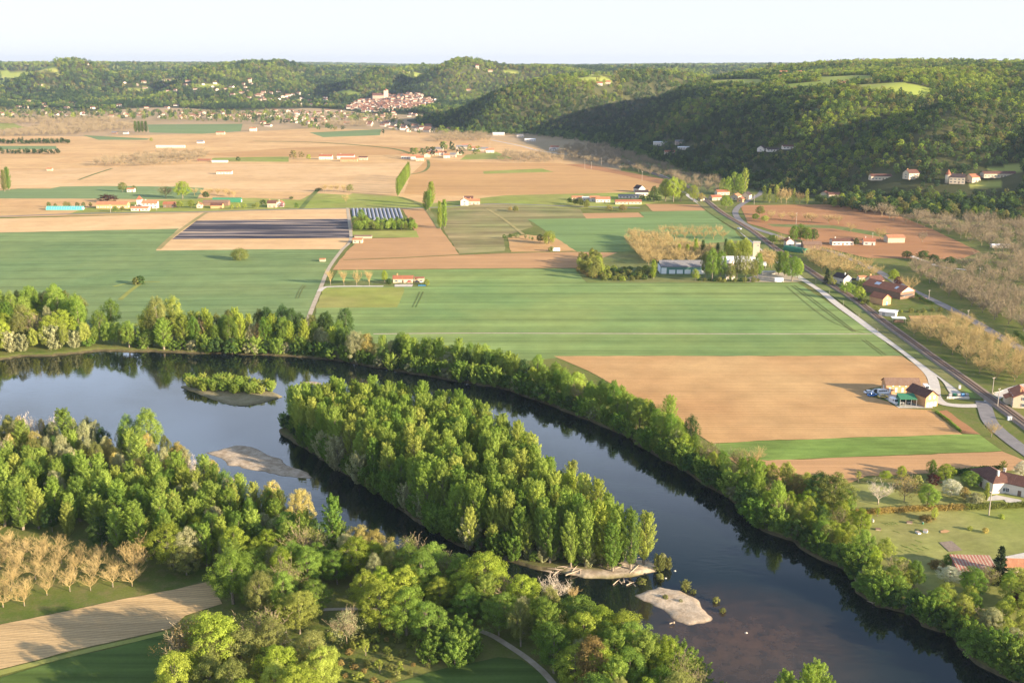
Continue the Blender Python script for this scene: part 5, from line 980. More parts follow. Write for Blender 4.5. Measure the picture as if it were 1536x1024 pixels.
def door(par, x, y, w, h, ax, mat='shutter', name='door'):
    s = -1 if (y < 0 if ax == 0 else x < 0) else 1; m = MB()
    if ax == 0: m.box(x, y+s*.03, h/2, w, .1, h)
    else: m.box(x+s*.03, y, h/2, .1, w, h)
    return m.obj(name, M[mat], par)
def house(px, py, L, D, hw, rise, yaw, wall, roof, label, cat='house', name='house', chim=1, hip=0, win=1, sh='shutter', group=None, dmat='shutter', xy=None, doors=1, z=None, rows=1):
    x, y = xy if xy else G(px, py); z = gnd(x, y)-.1 if z is None else z
    e = empty(name, label, cat, (x, y, z), math.radians(yaw), group)
    wo = wall_mb(L, D, hw, rise, hip).obj('wall', M[wall], e); ro = roof_mb(L, D, hw, rise, .4 if L > 6 else .2, hip=hip).obj('roof', M[roof], e)
    for k in range(chim):
        m = MB().box((-.3+.6*k)*L, D*.12, hw+rise*.9+.3, .7, .6, 1.9); m.box((-.3+.6*k)*L, D*.12, hw+rise*.9+1.3, .85, .75, .16); m.obj('chimney', M['wall_brick' if wall != 'wall_white' else 'wall_white'], ro)
    if win:
        n = max(1, int(L/3.4)); dd = n//2
        for s in (-1, 1):
            for r in range(rows):
                for k in range(n):
                    u = (k+.5)/n*L-L/2
                    if r == 0 and k == dd and doors: door(e, u, s*D/2, 1.1, 2.2, 0, dmat); continue
                    window(e, u, s*D/2, 1.55+r*2.7, .9, 1.25, 0, sh=sh)
            for r in range(rows): window(e, s*L/2, 0, 1.55+r*2.7, .9, 1.2, 1, sh=sh)
    if not xy and z is not None: HOUSEG.append((x, y, max(L, D)*.6+3))
    return e
H = house
# --- brick barns by the level crossing
b = H(1350, 588, 14.5, 7, 4.6, 2.0, -3, 'wall_brick', 'wood_roof', 'long two storey brick barn with white shutters beside the large ploughed field', 'barn', 'brick_barn', 0, win=0)
for k in range(5): window(b, -5.6+k*2.75, -3.5, 2.2, .8, 1.9, 0, 'door_white', 'door_white')
for k in range(4): window(b, -4.3+k*2.75, -3.5, 4.1, .5, .7, 0, 'door_white', 'door_white')
window(b, -7.25, 0, 2.2, .9, 1.9, 1, 'door_white', 'door_white')
b = H(1382, 604, 11.5, 6.6, 4.7, 2.4, 112, 'wall_brick', 'tile_brown', 'gabled brick barn with dark roof right of the green canopy', 'barn', 'brick_barn', 0, win=0)
for s in (-1, 1):
    for k in (-1.2, 1.2): window(b, s*5.75, k, 4.2, .8, 1.3, 1, 'door_white', 'door_white')
    for k in (-1.9, 0, 1.9): door(b, s*5.75, k, 1.3, 2.2, 1, 'door_white')
m = MB().box(5.78, 0, .25, .1, 6.64, .9).obj('plinth', M['wall_stone'], b)
x, y = G(1359, 607); e = empty('canopy', 'green metal canopy open at the front between van and brick barn', 'canopy', (x, y, 0), R_(-4))
MB().prism([(-3, 3.3), (3, 4.2), (3, 4.4), (-3, 3.5)], -3.6, 3.6).obj('roof', M['green_tin'], e); MB().box(-3.5, 0, 1.7, .08, 5.6, 3.3).obj('side_wall', M['green_tin'], e); MB().box(0, 2.8, 1.9, 6.9, .08, 3.8).obj('back_wall', M['black'], e)
for px_ in (-3.4, -1.1, 1.2, 3.4): MB().box(px_, -2.8, 1.65, .16, .16, 3.3).obj('post', M['grey'], e)
for k, (qx, qy) in enumerate(((-1.9, .5), (1.6, 1.0))):
    xx, yy = x+qx, y+qy; e = empty('farm_trailer', ('small grey farm trailer under the left half of the green canopy', 'small grey farm trailer under the right half of the green canopy')[k], 'trailer', (xx, yy, 0)); MB().box(0, 0, .85, 2.2, 1.3, .6).obj('box', M['grey'], e)
    for s in (-1, 1): MB().tube([(0, s*.7, .35), (0, s*.85, .35)], [.35, .35], 10).obj('wheel', M['black'], e)
H(1530, 606, 12, 8, 4.6, 2.2, 75, 'wall_cream', 'tile_red', 'cream house with red roof right of the level crossing', rows=2)
H(1513, 604, 5, 4, 2.8, .9, 75, 'wall_cream', 'tile_red', 'low cream annex left of the house at the level crossing', 'shed', 'shed', 0, win=0)
# --- white villa with pool
H(1488, 729, 13, 8.5, 4.2, 2.1, 100, 'wall_white', 'tile_brown', 'left wing of the white villa with dark red hipped roof', 'villa', 'villa', 1, hip=1, rows=1, sh=None)
H(1524, 737, 15, 8, 4.0, 2.0, -38, 'wall_white', 'tile_brown', 'right wing of the white villa above the pool terrace', 'villa', 'villa', 1, rows=1, sh=None)
e = empty('swimming_pool', 'turquoise swimming pool with pale rim before the white villa', 'pool', (*G(1492, 755), 0)); o0 = np.array(G(1492, 755)); q = GP([(1474, 755.5), (1482, 751.5), (1508, 750), (1516, 755)])-o0
MB().add([(x, y, .1) for x, y in q*1.12], [(0, 1, 2, 3)][::-1]).obj('rim', M['pool_edge'], e); MB().add([(x, y, .13) for x, y in q*.93], [(0, 1, 2, 3)]).obj('water', M['pool'], e)
sheet('terrace', 'pale terrace by the villa pool', [(1478, 747), (1494, 743), (1530, 750), (1545, 757), (1512, 757), (1506, 750), (1480, 752)], M['gravel'])
# --- rusty barn and tiled shed, bottom right
x, y = G(1459, 862); e = empty('tin_barn', 'old dark wooden barn with red and white rusted tin roof', 'barn', (x, y, 0), R_(-3))
MB().box(0, .5, 1.2, 9.6, 6, 3.4).obj('wall', M['wall_wood'], e); ro = MB(); ro.prism([(-3.9, 2.85), (3.9, 4.3), (3.9, 4.42), (-3.9, 2.97)], -5.6, 5.6)
ro.obj('roof', M['tin_rust'], e)
for k in range(13): pass
st = MB()
for k in range(12): st.add([(-5.2+k*.95, -3.92, 3.0), (-4.85+k*.95, -3.92, 3.0), (-4.85+k*.95, 3.85, 4.445), (-5.2+k*.95, 3.85, 4.445)], [(0, 1, 2, 3)])
st.obj('pale_strips', M['bone'], e)
for k in (-4.6, -1.5, 1.6, 4.6): MB().box(k, -2.95, 1.4, .2, .2, 2.9).obj('post', M['wall_wood'], e)
door(e, -2.9, -2.5, 1.8, 2.1, 0, 'black'); window(e, .3, -2.5, 1.6, .9, .8, 0, frame='wall_wood')
H(1532, 855, 11, 5, 2.4, 1.2, -4, 'wall_cream', 'tile_orange', 'low cream shed with tiled roof behind the dark conifer', 'shed', 'shed', 0)
# --- red roofed farm beyond the railway
fb = H(1332, 441, 30, 13, 4.4, 3.1, 120, 'wall_wood', 'tile_red', 'long farm barn with wide red roof and skylights', 'barn', 'farm_barn', 0, win=0)
roo = [c for c in fb.children if c.name.startswith('roof')][0]
for u, v in ((-9, 3.2), (5, 3.0), (7, 3.0)):
    sl = 3.1/6.5; MB().add([(u-1, v-1.2, 4.4+3.1-(v-1.2)*sl+.3), (u+1, v-1.2, 4.4+3.1-(v-1.2)*sl+.3), (u+1, v+1.2, 4.4+3.1-(v+1.2)*sl+.3), (u-1, v+1.2, 4.4+3.1-(v+1.2)*sl+.3)], [(0, 1, 2, 3)]).obj('skylight', M['plastic_row'], roo)
for s in (-1, 1): MB().add([(s*15.05, -6.3, 4.4), (s*15.05, 6.3, 4.4), (s*15.05, 0, 7.2)], [(0, 1, 2)]).obj('gable', M['wall_cream'], fb)
MB().box(-16.3, 2, 2.7, 2.6, 9, .15).obj('porch_roof', M['tin_grey'], fb); door(fb, -15, -3, 3, 3, 1, 'shutter'); window(fb, -15, 3, 2, 1, 1, 1)
b = H(1320, 455, 10, 7, 4.2, 2.3, 120, 'wall_brick', 'tile_red', 'small brick gable building in front of the long farm barn', 'barn', 'farm_barn', 0, win=0)
door(b, -5, 0, 1.4, 2.2, 1, 'paint_blue'); window(b, -5, 0, 4.2, .7, .8, 1)
H(1311, 428, 9, 8, 4.2, 2.4, 20, 'wall_cream', 'tile_brown', 'cream farmhouse with dark roof behind the long farm barn', rows=1)
H(1263, 425, 9.5, 7, 4.5, 2.3, 118, 'wall_white', 'tile_dark', 'white gabled house with dark roof beside the railway', rows=1)
H(1293, 421, 6, 4, 2.6, 1, 10, 'wall_white', 'tile_orange', 'tiny white shed behind the farm yard', 'shed', 'shed', 0, win=0)
x, y = G(1332, 473); e = empty('shed', 'white metal roofed shed beside the railway orchard', 'shed', (x, y, 0), R_(-32)); MB().box(0, 0, 1.1, 9, 5.2, 2.6).obj('wall', M['wall_white'], e); MB().prism([(-3, 2.45), (3, 2.9), (3, 3), (-3, 2.55)], -5, 5).obj('roof', M['white_metal'], e); door(e, -2, -2.6, 1.6, 2, 0, 'grey')
x, y = G(1347, 483); e = empty('canopy', 'white flat canopy sheltering wood right of the metal roofed shed', 'canopy', (x, y, 0), R_(-8)); MB().box(0, 0, 2.6, 7.5, 5, .12).obj('roof', M['white_metal'], e)
for a in (-3.4, 3.4):
    for c in (-2.2, 2.2): MB().box(a, c, 1.25, .14, .14, 2.5).obj('post', M['pole'], e)
MB().box(.3, 0, .6, 5, 2.6, 1.2).obj('wood_stack', M['wall_wood'], e)
H(1216.5, 374, 14, 9, 4.6, 1.8, -2, 'wall_wood', 'wood_roof', 'brown wooden shed with weathered roof left of the asphalt road', 'shed', 'wooden_shed', 0, win=0)
x, y = G(1194, 377); e = empty('tunnel_shed', 'long green roofed shed beside the railway', 'shed', (x, y, 0), R_(-52)); MB().prism([(-3, 0), (-3, 2.2), (-1.8, 3.2), (0, 3.6), (1.8, 3.2), (3, 2.2), (3, 0)], -10, 10).obj('roof', M['green_tin'], e); door(e, 10, 0, 2.4, 2.4, 1, 'black')
H(1183, 369, 6.5, 6, 4.4, 2.2, 95, 'wall_white', 'tile_red', 'small white railway house with steep red roof', rows=1)
H(1199, 371, 6, 5, 2.4, 1, 10, 'wall_white', 'wall_white', 'low white shed beside the green roofed one', 'shed', 'shed', 0, win=0)
H(1262, 367, 17, 7.5, 3.6, 1.6, 2, 'wall_white', 'tile_brown', 'long white house with brown roof on the red soil', dmat='tile_red')
H(1303, 367, 9, 7, 3.4, 2, -10, 'wall_white', 'tile_red', 'small white house with red roof on the red soil')
H(1341, 363, 14, 9, 4.4, 1.8, 3, 'wall_stone', 'tile_orange', 'stone barn with orange roof on the red soil', 'barn', 'stone_barn', 0, win=0)
H(1500, 371, 14, 5, 2.2, .6, -4, 'wall_white', 'white_metal', 'low white shed in the dark orchard at the right', 'shed', 'shed', 0, win=0)
# --- warehouse, silo yard
w = H(1022, 408, 31, 14, 5.2, 3.2, 0, 'wall_teal', 'tin_grey', 'long grey roofed warehouse with green front and white doors', 'warehouse', 'warehouse', 0, win=0)
for k, u in enumerate((-13.2, -7.5, -2.2, 3.2, 8.6, 13)): door(w, u, -7, 4.2 if k else 3.6, 3 if k else 4.4, 0, 'door_white', 'sliding_door')
MB().box(-15.55, 0, 2.4, .12, 13.6, 5.6).obj('end_panel', M['white_metal'], w)
x, y = G(1133, 402); e = empty('concrete_tower', 'tall pale concrete tower with dark openings above the silo yard', 'tower', (x, y, 0), R_(-12)); MB().box(0, 0, 9, 4.6, 4.2, 19).obj('wall', M['wall_cream'], e); MB().box(0, 0, 18.7, 5.2, 4.8, .4).obj('roof', M['conc'], e)
for k in range(4): window(e, -2.3, 0, 4+k*4, 1.8, 2.4, 1)
window(e, 1, -2.1, 16.6, .8, .8, 0)
H(1108, 402, 24, 14, 6, 2.5, 0, 'conc', 'white_metal', 'pale hall half hidden by trees left of the concrete tower', 'hall', 'storage_hall', 0, win=0)
x, y = G(1095, 411); e = empty('grain_silo', 'round cream silo with cone roof between the tall trees', 'silo', (x, y, 0)); MB().tube([(0, 0, -.3), (0, 0, 8)], [3.4, 3.4], 20).obj('wall', M['wall_cream'], e, True); MB().tube([(0, 0, 8), (0, 0, 10.6)], [3.7, .25], 20).obj('roof', M['wall_white'], e)
H(1095, 419, 6, 4, 3.8, .3, 0, 'wall_white', 'grey', 'small building with white gates before the round silo', 'shed', 'shed', 0)
x, y = G(1168, 422.5); e = empty('container', 'white container at the crop edge by the gravel yard', 'container', (x, y, 0)); MB().box(0, 0, 1.3, 5.6, 2.4, 2.4).obj('box', M['white_metal'], e); MB().box(0, 0, 2.56, 5.8, 2.6, .1).obj('lid', M['white_metal'], e)
for u in (-2.1, 2.1): MB().tube([(u, -1.25, .3), (u, 1.25, .3)], [.3, .3], 10).obj('wheel', M['black'], e)
x, y = G(1144.6, 402); e = empty('tank', 'raised white tank right of the concrete tower', 'tank', (x, y, 0)); MB().tube([(-2, 0, 3), (2, 0, 3)], [1.5, 1.5], 14).obj('barrel', M['white_metal'], e, True)
for u in (-1.4, 1.4): MB().box(u, 0, .8, .25, 2.2, 1.8).obj('leg', M['grey'], e)
H(1152, 411, 9, 4, 1.8, .5, 0, 'conc', 'conc', 'low concrete shed in the gravel yard', 'shed', 'shed', 0, win=0)
# --- cottage in the middle
c = H(605, 423, 13, 6.5, 3, 1.5, 0, 'wall_cream', 'tile_red', 'cream cottage with red roof between the green crops', 'house', 'cottage', 1)
x, y = G(629, 423); e = empty('carport', 'open carport with flat red roof right of the cottage', 'carport', (x, y, 0)); MB().box(0, 0, 3.1, 6.6, 5.5, .2).obj('roof', M['tile_red'], e); MB().box(0, 2.7, 1.5, 6.4, .12, 3).obj('back_wall', M['wall_stone'], e)
for u in (-3.1, 0, 3.1): MB().box(u, -2.6, 1.5, .18, .18, 3).obj('post', M['conc'], e)
x, y = G(614, 427); e = empty('parasol', 'red parasol on the terrace of the cottage', 'parasol', (x, y, 0)); MB().tube([(0, 0, 0), (0, 0, 2.3)], [.05, .05], 6).obj('pole', M['grey'], e); MB().tube([(0, 0, 2.1), (0, 0, 2.8)], [2.0, .1], 10).obj('canopy', M['red_cloth'], e)
x, y = G(633, 428.5); e = empty('paddling_pool', 'long turquoise paddling pool right of the cottage terrace', 'pool', (x, y, 0)); MB().box(0, 0, .2, 5, 1.6, .4).obj('wall', M['blue'], e); MB().box(0, 0, .42, 4.7, 1.3, .02).obj('water', M['pool'], e)
sheet('terrace', 'white terrace before the cottage', [(592, 427), (620, 426.5), (618, 430.5), (592, 430.5)], M['gravel'])
H(537, 364, 7.5, 6, 3, 1, 0, 'wall_cream', 'tile_orange', 'small cream shed beside the narrow track', 'shed', 'shed', 0); H(545, 357, 14, 5, 2, .5, 0, 'wall_stone', 'wood_roof', 'low long shed behind the small cream one', 'shed', 'shed', 0, win=0)
H(484, 392, 4, 3, 1.8, .5, 0, 'wall_stone', 'tile_orange', 'tiny hut in the green crop left of the track', 'hut', 'hut', 0, win=0)
x, y = G(834.5, 377); e = empty('caravan', 'small white caravan at the end of the dry field', 'caravan', (x, y, 0)); MB().prism([(-1.1, .5), (1.1, .5), (1.1, 2.5), (.6, 2.75), (-.6, 2.75), (-1.1, 2.5)], -2.8, 2.8).obj('body', M['car_white'], e); window(e, 0, -1.1, 1.8, 1.3, .6, 0)
for s in (-1, 1): MB().tube([(0, s*.9, .35), (0, s*1.1, .35)], [.35, .35], 10).obj('wheel', M['black'], e)
# --- left farm
x, y = G(98, 314.5); e = empty('polytunnel', 'long teal polytunnel at the left farm', 'polytunnel', (x, y, 0)); a = [(3.4*math.cos(t), 3.6*math.sin(t)) for t in np.linspace(0, PI, 12)]
MB().prism(a, -18, 18).obj('cover', M['teal_plastic'], e)
for s in (-1, 1): MB().box(s*18.05, 0, 1.2, .12, 2.4, 2.4).obj('door', M['wall_white'], e)
for k in range(15): MB().tube([(-17.5+k*2.5, 3.46*math.cos(t), 3.66*math.sin(t)) for t in np.linspace(0, PI, 9)], [.05]*9, 4).obj('hoop', M['white_metal'], e)
H(170, 312, 31, 9, 4.2, 2.4, 0, 'wall_brick', 'tile_orange', 'long brick barn with orange roof right of the teal polytunnel', 'barn', 'brick_barn', 0, dmat='door_white', sh='door_white')
H(226, 312, 15, 8, 5.4, 2.2, 4, 'wall_white', 'tile_orange', 'big white farmhouse with orange roof in the left farm', rows=2); H(211, 316, 17, 6, 3, 1.4, 0, 'wall_white', 'tile_orange', 'low white farmhouse wing with red door', dmat='door_red')
e = H(210, 309, 5, 5, 7, 3.6, 0, 'wall_white', 'tile_red', 'small tower house with pointed roof in the left farm', 'tower', 'tower_house', 0, hip=1)
H(255, 311, 11.5, 8, 4, 2, 0, 'wall_wood', 'tile_red', 'open fronted red roofed barn right of the white farmhouse', 'barn', 'barn', 0); H(300, 312, 5.5, 5, 3.4, 2, 90, 'wall_cream', 'tile_red', 'little cream gable house beside the light green trees', rows=1)
H(325, 308, 26, 9, 3.6, 2, 0, 'wall_wood', 'wood_roof', 'long dark timber barn in the left farm', 'barn', 'barn', 0, win=0); H(326, 312, 11.5, 7, 3.2, 2.2, 0, 'wall_brick', 'tile_brown', 'brown open barn before the long dark one', 'barn', 'barn', 0, win=0)
x, y = G(341, 303); e = empty('polytunnel', 'long dark green polytunnel behind the timber barns', 'polytunnel', (x, y, 0)); MB().prism([(p[0], p[1]*1.3) for p in a], -15, 15).obj('cover', M['green_tin'], e); MB().box(15.05, 0, 1.2, .12, 2.4, 2.4).obj('door', M['white_metal'], e)
H(409, 311, 9, 7, 4.8, 2.4, 0, 'wall_stone', 'tile_brown', 'brown roofed stone house at the road bend', rows=1); H(421, 310, 7, 6, 4, 2.2, 90, 'wall_white', 'tile_red', 'small white house behind the pink flowering tree', rows=1)
H(197, 288, 8, 5.5, 3.4, 1.2, 0, 'wall_white', 'tile_orange', 'lone white hut beside a round tree in the crop', 'hut', 'hut', 0); H(337, 261, 20, 7, 3.4, 1.2, 0, 'wall_white', 'tile_orange', 'white pillared shed with red roof on the plain', 'shed', 'shed', 0)
H(75, 256, 7, 5, 2.6, 1.6, 0, 'wall_stone', 'tile_orange', 'tiny brown hut on the pale plain', 'hut', 'hut', 0, win=0); H(256, 221.5, 50, 5, 3.6, .6, 0, 'wall_white', 'wall_white', 'long low white ruin on the far plain', 'ruin', 'long_ruin', 0)
H(301, 215, 12, 8, 3, 2.4, 0, 'wall_white', 'tin_grey', 'small pale shed at the end of the long ruin', 'shed', 'shed', 0, win=0); H(331, 202, 17, 9, 4.5, 2, 0, 'wall_stone', 'tile_red', 'red roofed barn on the far plain', 'barn', 'barn', 0); H(380, 197, 14, 9, 6, 2.5, 0, 'wall_white', 'tile_orange', 'white house with orange roof on the far plain')
H(307, 242, 20, 8, 2.6, 1, 0, 'wall_wood', 'tile_red', 'low dark red shed beside the walnut rows', 'shed', 'shed', 0, win=0); H(330, 243.5, 22, 8, 2, .8, 0, 'wall_white', 'white_metal', 'low white shed right of the dark red one', 'shed', 'shed', 0, win=0)
H(172, 201, 10, 8, 3, 2, 0, 'wall_wood', 'tin_grey', 'dark hut left of the four slim poplars', 'hut', 'hut', 0, win=0); H(189, 201, 10, 7, 3, 1.5, 0, 'wall_white', 'tin_grey', 'white hut left of the four slim poplars', 'hut', 'hut', 0, win=0)
# --- farms in the middle distance
H(489, 239, 20, 9, 4.6, 2.6, 0, 'wall_white', 'tile_red', 'left red roofed house of the far farm'); H(519, 238, 26, 9, 4.6, 2.4, 0, 'wall_white', 'tile_red', 'long red roofed house of the far farm'); H(524, 242, 25, 8, 3.4, 2.6, 0, 'wall_brick', 'tile_orange', 'bright orange roofed barn of the far farm', 'barn', 'barn', 0); H(545, 240, 13, 7, 4, 1.6, 0, 'wall_stone', 'tile_brown', 'brown shed at the right of the far farm', 'shed', 'shed', 0)
H(697, 308, 7, 8, 5.4, 2.6, 90, 'wall_white', 'tile_orange', 'tall white gable house beside the valley road', rows=2); H(711, 306.5, 12, 7, 3.8, 2, 0, 'wall_cream', 'tile_orange', 'orange roofed wing of the white gable house'); H(703, 304, 9, 7, 5, 2, 0, 'wall_stone', 'tile_brown', 'brown roofed back of the white gable house', 'barn', 'barn', 0, win=0)
hm = [(610, 238, 16, 0), (623, 239, 14, 0), (630, 241, 12, 1), (648, 228, 14, 0), (658, 227, 16, 2), (651, 233, 14, 1), (664, 233, 13, 0), (693, 224, 20, 2), (713, 226, 22, 0), (725, 227, 16, 2), (690, 232, 13, 1), (680, 236, 9, 2), (735, 229, 13, 0), (641, 236, 10, 1), (670, 237, 9, 0), (700, 222, 16, 0)]
for i, (px, py, L, r) in enumerate(hm): H(px, py, L, 9, 4.5, 2.4, random.choice((0, 5, -8, 90)), ('wall_white', 'wall_cream', 'far_wall')[r], ('tile_orange', 'tile_red', 'tin_grey')[r], ('white house with orange roof', 'cream house with red roof', 'pale house with grey roof')[r]+' in the small hamlet on the plain', group=('white houses with orange roofs', 'cream houses with red roofs', 'pale houses with grey roofs')[r]+' of the small hamlet', chim=0)
for a in ((892, 302, 10, 8, 4, 1.8, 0, 'wall_white', 'tile_orange', 'first orange roofed house of the roadside hamlet'), (904, 303, 15, 8, 3.6, 2, 0, 'wall_white', 'tile_orange', 'long orange roofed house of the roadside hamlet'), (866, 300, 12, 7, 3, 1.5, 0, 'wall_cream', 'tile_orange', 'leftmost pale orange roofed house of the roadside hamlet'), (879, 301, 8, 6, 3, 1.5, 0, 'wall_white', 'wall_white', 'little white roofed shed of the roadside hamlet'),
          (942, 306, 27, 8, 3, 1.6, 2, 'wall_cream', 'tile_red', 'long low red roofed barn of the roadside hamlet'), (943, 297, 22, 8, 3, 1, 0, 'wall_white', 'tin_grey', 'grey roofed white building behind the long red one'), (962, 293, 14, 9, 4, 2, 0, 'wall_white', 'tile_dark', 'dark roofed white house of the roadside hamlet'), (959, 288, 10, 9, 4.4, 3.4, 120, 'wall_white', 'tile_dark', 'steep dark gable house of the roadside hamlet'),
          (1120, 298, 9.5, 8, 4.6, 2.6, 60, 'wall_cream', 'tile_dark', 'cream gable house with dark roof in the railway hamlet'), (1104, 299, 12, 8, 4, 2.2, 60, 'wall_stone', 'tile_orange', 'pinkish stone house with orange roof in the railway hamlet'), (1111, 303, 7, 6, 3.6, 2, 60, 'wall_brick', 'tile_red', 'small brick house in the railway hamlet'), (1083, 292, 14, 9, 3.6, 2, 10, 'wall_cream', 'tile_red', 'red roofed house behind the round tree of the railway hamlet'),
          (1073, 300, 12, 8, 3.4, 2, 20, 'wall_stone', 'tile_red', 'reddish house at the railway line in the hamlet'), (1140, 266, 9, 9, 4, 3, 60, 'wall_white', 'tile_dark', 'white steep gable house at the hill foot'), (1158, 269, 18, 8, 2.6, 1.5, 0, 'wall_white', 'tile_dark', 'low white bungalow at the hill foot'), (1180, 271, 16, 8, 3, 1.5, 0, 'wall_white', 'tile_brown', 'brown roofed bungalow at the hill foot'),
          (1005, 241, 17, 9, 4, 2, 0, 'wall_stone', 'tile_red', 'dark red house in the shade at the hill foot'), (1018, 239, 12, 10, 5, 2, 0, 'far_wall', 'tin_grey', 'grey shed in the shade at the hill foot'), (990, 233, 22, 10, 6, .6, 0, 'wall_white', 'white_metal', 'white flat building at the hill foot'), (1027, 243, 22, 9, 3, .8, -5, 'wall_white', 'white_metal', 'long white industrial shed at the hill foot'),
          (832, 224, 14, 9, 4, 2, 0, 'wall_white', 'tile_red', 'white house at the tip of the dark orchard'), (828, 226, 9, 7, 3, 2, 0, 'wall_white', 'tin_grey', 'small white shed at the tip of the dark orchard'), (795, 212, 20, 9, 4, 1, 0, 'wall_white', 'white_metal', 'long white shed beside the far pale road'), (780, 206, 13, 9, 4, 2, 0, 'wall_white', 'tin_grey', 'pale house at the hill foot beyond the pale road'), (748, 203, 24, 10, 5, .8, 0, 'wall_white', 'white_metal', 'big white hall at the far hill foot'),
          (1052, 301, 5, 4, 2.6, 1, 30, 'wall_white', 'tin_grey', 'tiny white hut between track and railway')): H(*a, chim=0)
# --- on the hillside at the right
def hh(px, py, *a, **k):
    q = hit(px, py)
    if not q: return None
    HOUSEG.extend((q[0]*f_, q[1]*f_, max(a[0], a[1])*.55+4) for f_ in (1, .990, .982)); return H(px, py, *a, xy=(q[0], q[1]), z=q[2]-.8, **k)
hh(1320, 269, 22, 9, 4, 2, 0, 'wall_cream', 'tile_brown', 'long brown roofed house on the lower hillside', chim=0); hh(1366, 267, 13, 10, 6, 3.4, 20, 'wall_cream', 'tile_brown', 'tall brown roofed house on the lower hillside', chim=1, rows=2)
hh(1435, 275, 15, 9, 6.5, 3, -20, 'wall_cream', 'tile_dark', 'cream manor with dark roof next to the round tower', chim=2, rows=2); hh(1459, 272, 12, 9, 5, 3, 25, 'wall_stone', 'tile_red', 'stone house right of the manor', chim=0)
hh(1497, 265, 34, 9, 4, 2, 3, 'wall_stone', 'tile_brown', 'long open stone barn above the foothill wood', 'barn', 'stone_barn', chim=0); hh(1237, 296, 11, 8, 4.5, 2.5, 60, 'wall_stone', 'tile_brown', 'stone house hidden at the foot of the hill', chim=0); hh(1250, 296, 12, 8, 4, 2, 0, 'wall_stone', 'tile_brown', 'brown roofed barn hidden at the foot of the hill', 'barn', 'barn', chim=0)
q = hit(1421, 275); e = empty('round_tower', 'round tower with pointed roof of the hillside manor', 'tower', (q[0], q[1], q[2]-.5)); MB().tube([(0, 0, 0), (0, 0, 9)], [2.6, 2.6], 16).obj('wall', M['wall_cream'], e, True); MB().tube([(0, 0, 9), (0, 0, 14.5)], [3.1, .1], 16).obj('roof', M['tile_red'], e); HOUSEG.append((q[0], q[1], 12))
for a in ((1175, 111, 16, 10, 4, 3, 0, 'wall_stone', 'tile_orange', 'orange roofed farmhouse on the hilltop meadow edge'), (1200, 111, 18, 10, 4, 3, 0, 'wall_stone', 'tile_orange', 'second orange roofed farmhouse on the hilltop'), (1172, 116, 14, 9, 4, 2, 0, 'wall_stone', 'tile_red', 'red roofed barn on the hilltop meadow edge'), (899, 128, 15, 9, 5, 3, 0, 'wall_white', 'tile_red', 'white house below the high meadow'), (911, 126, 14, 9, 5, 3, 0, 'wall_stone', 'tile_red', 'reddish house below the high meadow'),
          (1264, 126, 13, 7, 3, 1.6, 0, 'wall_stone', 'tile_red', 'low brown shed at the edge of the hilltop field'), (716, 104, 12, 12, 12, 6, 0, 'wall_cream', 'tile_brown', 'tall stone chateau on the far hilltop'), (735, 108, 18, 10, 5, 3, 0, 'wall_cream', 'tile_orange', 'house beside the hilltop chateau'), (703, 138, 16, 10, 5, 3, 0, 'wall_cream', 'tile_orange', 'lone house on the far wooded spur'), (375, 125, 12, 12, 14, 5, 0, 'wall_cream', 'tile_brown', 'small church like house on the far left slope')): hh(*a, chim=0)
# --- the hill town and the scattered far settlements
def hamlet(poly, n, gap, L0, L1, where, group, seed, wt=(3, 2, 2)):
    rng = np.random.default_rng(seed); q = np.array(poly, float); lo, hi = q.min(0), q.max(0); got = []; tries = 0
    while len(got) < n and tries < n*60:
        tries += 1; p = rng.uniform(lo, hi)
        if not in_poly(p[None], q)[0]: continue
        g = hit(*p)
        if not g or any((g[0]-a)**2+(g[1]-b)**2 < gap*gap for a, b in got): continue
        got.append(g[:2]); k = rng.choice(3, p=np.array(wt)/sum(wt)); L = rng.uniform(L0, L1); D = L*rng.uniform(.6, .8); hw = rng.uniform(4.5, 8)
        lab = ('pale house with reddish roof', 'cream house with red roof', 'white house with brown roof')[k]
        L *= .74; D *= .74; hw *= .85; HOUSEG.extend((g[0]*f_, g[1]*f_, L*.55+r_) for f_, r_ in ((1, 5), (.9945, 6), (.989, 6)))
        HL.append((L/math.hypot(*g[:2]), g, rng.uniform(-.5, .5)+(PI/2 if rng.random() < .35 else 0), (L/12, D/8, hw/6), int(k), lab+' '+where, lab.replace('house', 'houses')+' '+group))
HL = []
def flush_houses():
    n = sum(o.type == 'EMPTY' and o.name.startswith('house') for o in bpy.data.objects); rw, rr = MB(), MB(); MS = [(wall_mb(12, 8, 6, 2.6), roof_mb(12, 8, 6, 2.6)) for k in range(3)]
    me = [(MS[k][0].mesh('wall', M[('far_wall', 'far_cream', 'far_white')[k]]), MS[k][1].mesh('roof', M[('far_tile', 'far_tile', 'far_tile_dark')[k]])) for k in range(3)]
    far = MB()
    for s, g, a, sc_, k, lab, grp in sorted(HL, key=lambda q: -q[0]):
        if n < 292:
            n += 1; e = empty('house', lab, 'house', (g[0], g[1], g[2]-1.2), a, grp); e.scale = sc_; link('wall', me[k][0], e); link('roof', me[k][1], e)
        else:
            c, s_ = math.cos(a), math.sin(a)
            for q in (0, 1):
                m = MS[k][q]; far.add([(g[0]+x*sc_[0]*c-y*sc_[1]*s_, g[1]+x*sc_[0]*s_+y*sc_[1]*c, g[2]-1.2+z*sc_[2]) for x, y, z in m.v], m.f, q*3+k)
    if far.v: tag(far.obj('distant_houses', [M[x] for x in ('far_wall', 'far_cream', 'far_white', 'far_tile', 'far_tile', 'far_tile_dark')]), 'smallest houses of the far town and slopes', None, kind='stuff')
TOWN = [(520, 163), (530, 155), (550, 149), (575, 144), (600, 142), (625, 141), (640, 147), (655, 150), (645, 158), (620, 164), (585, 167), (545, 168)]
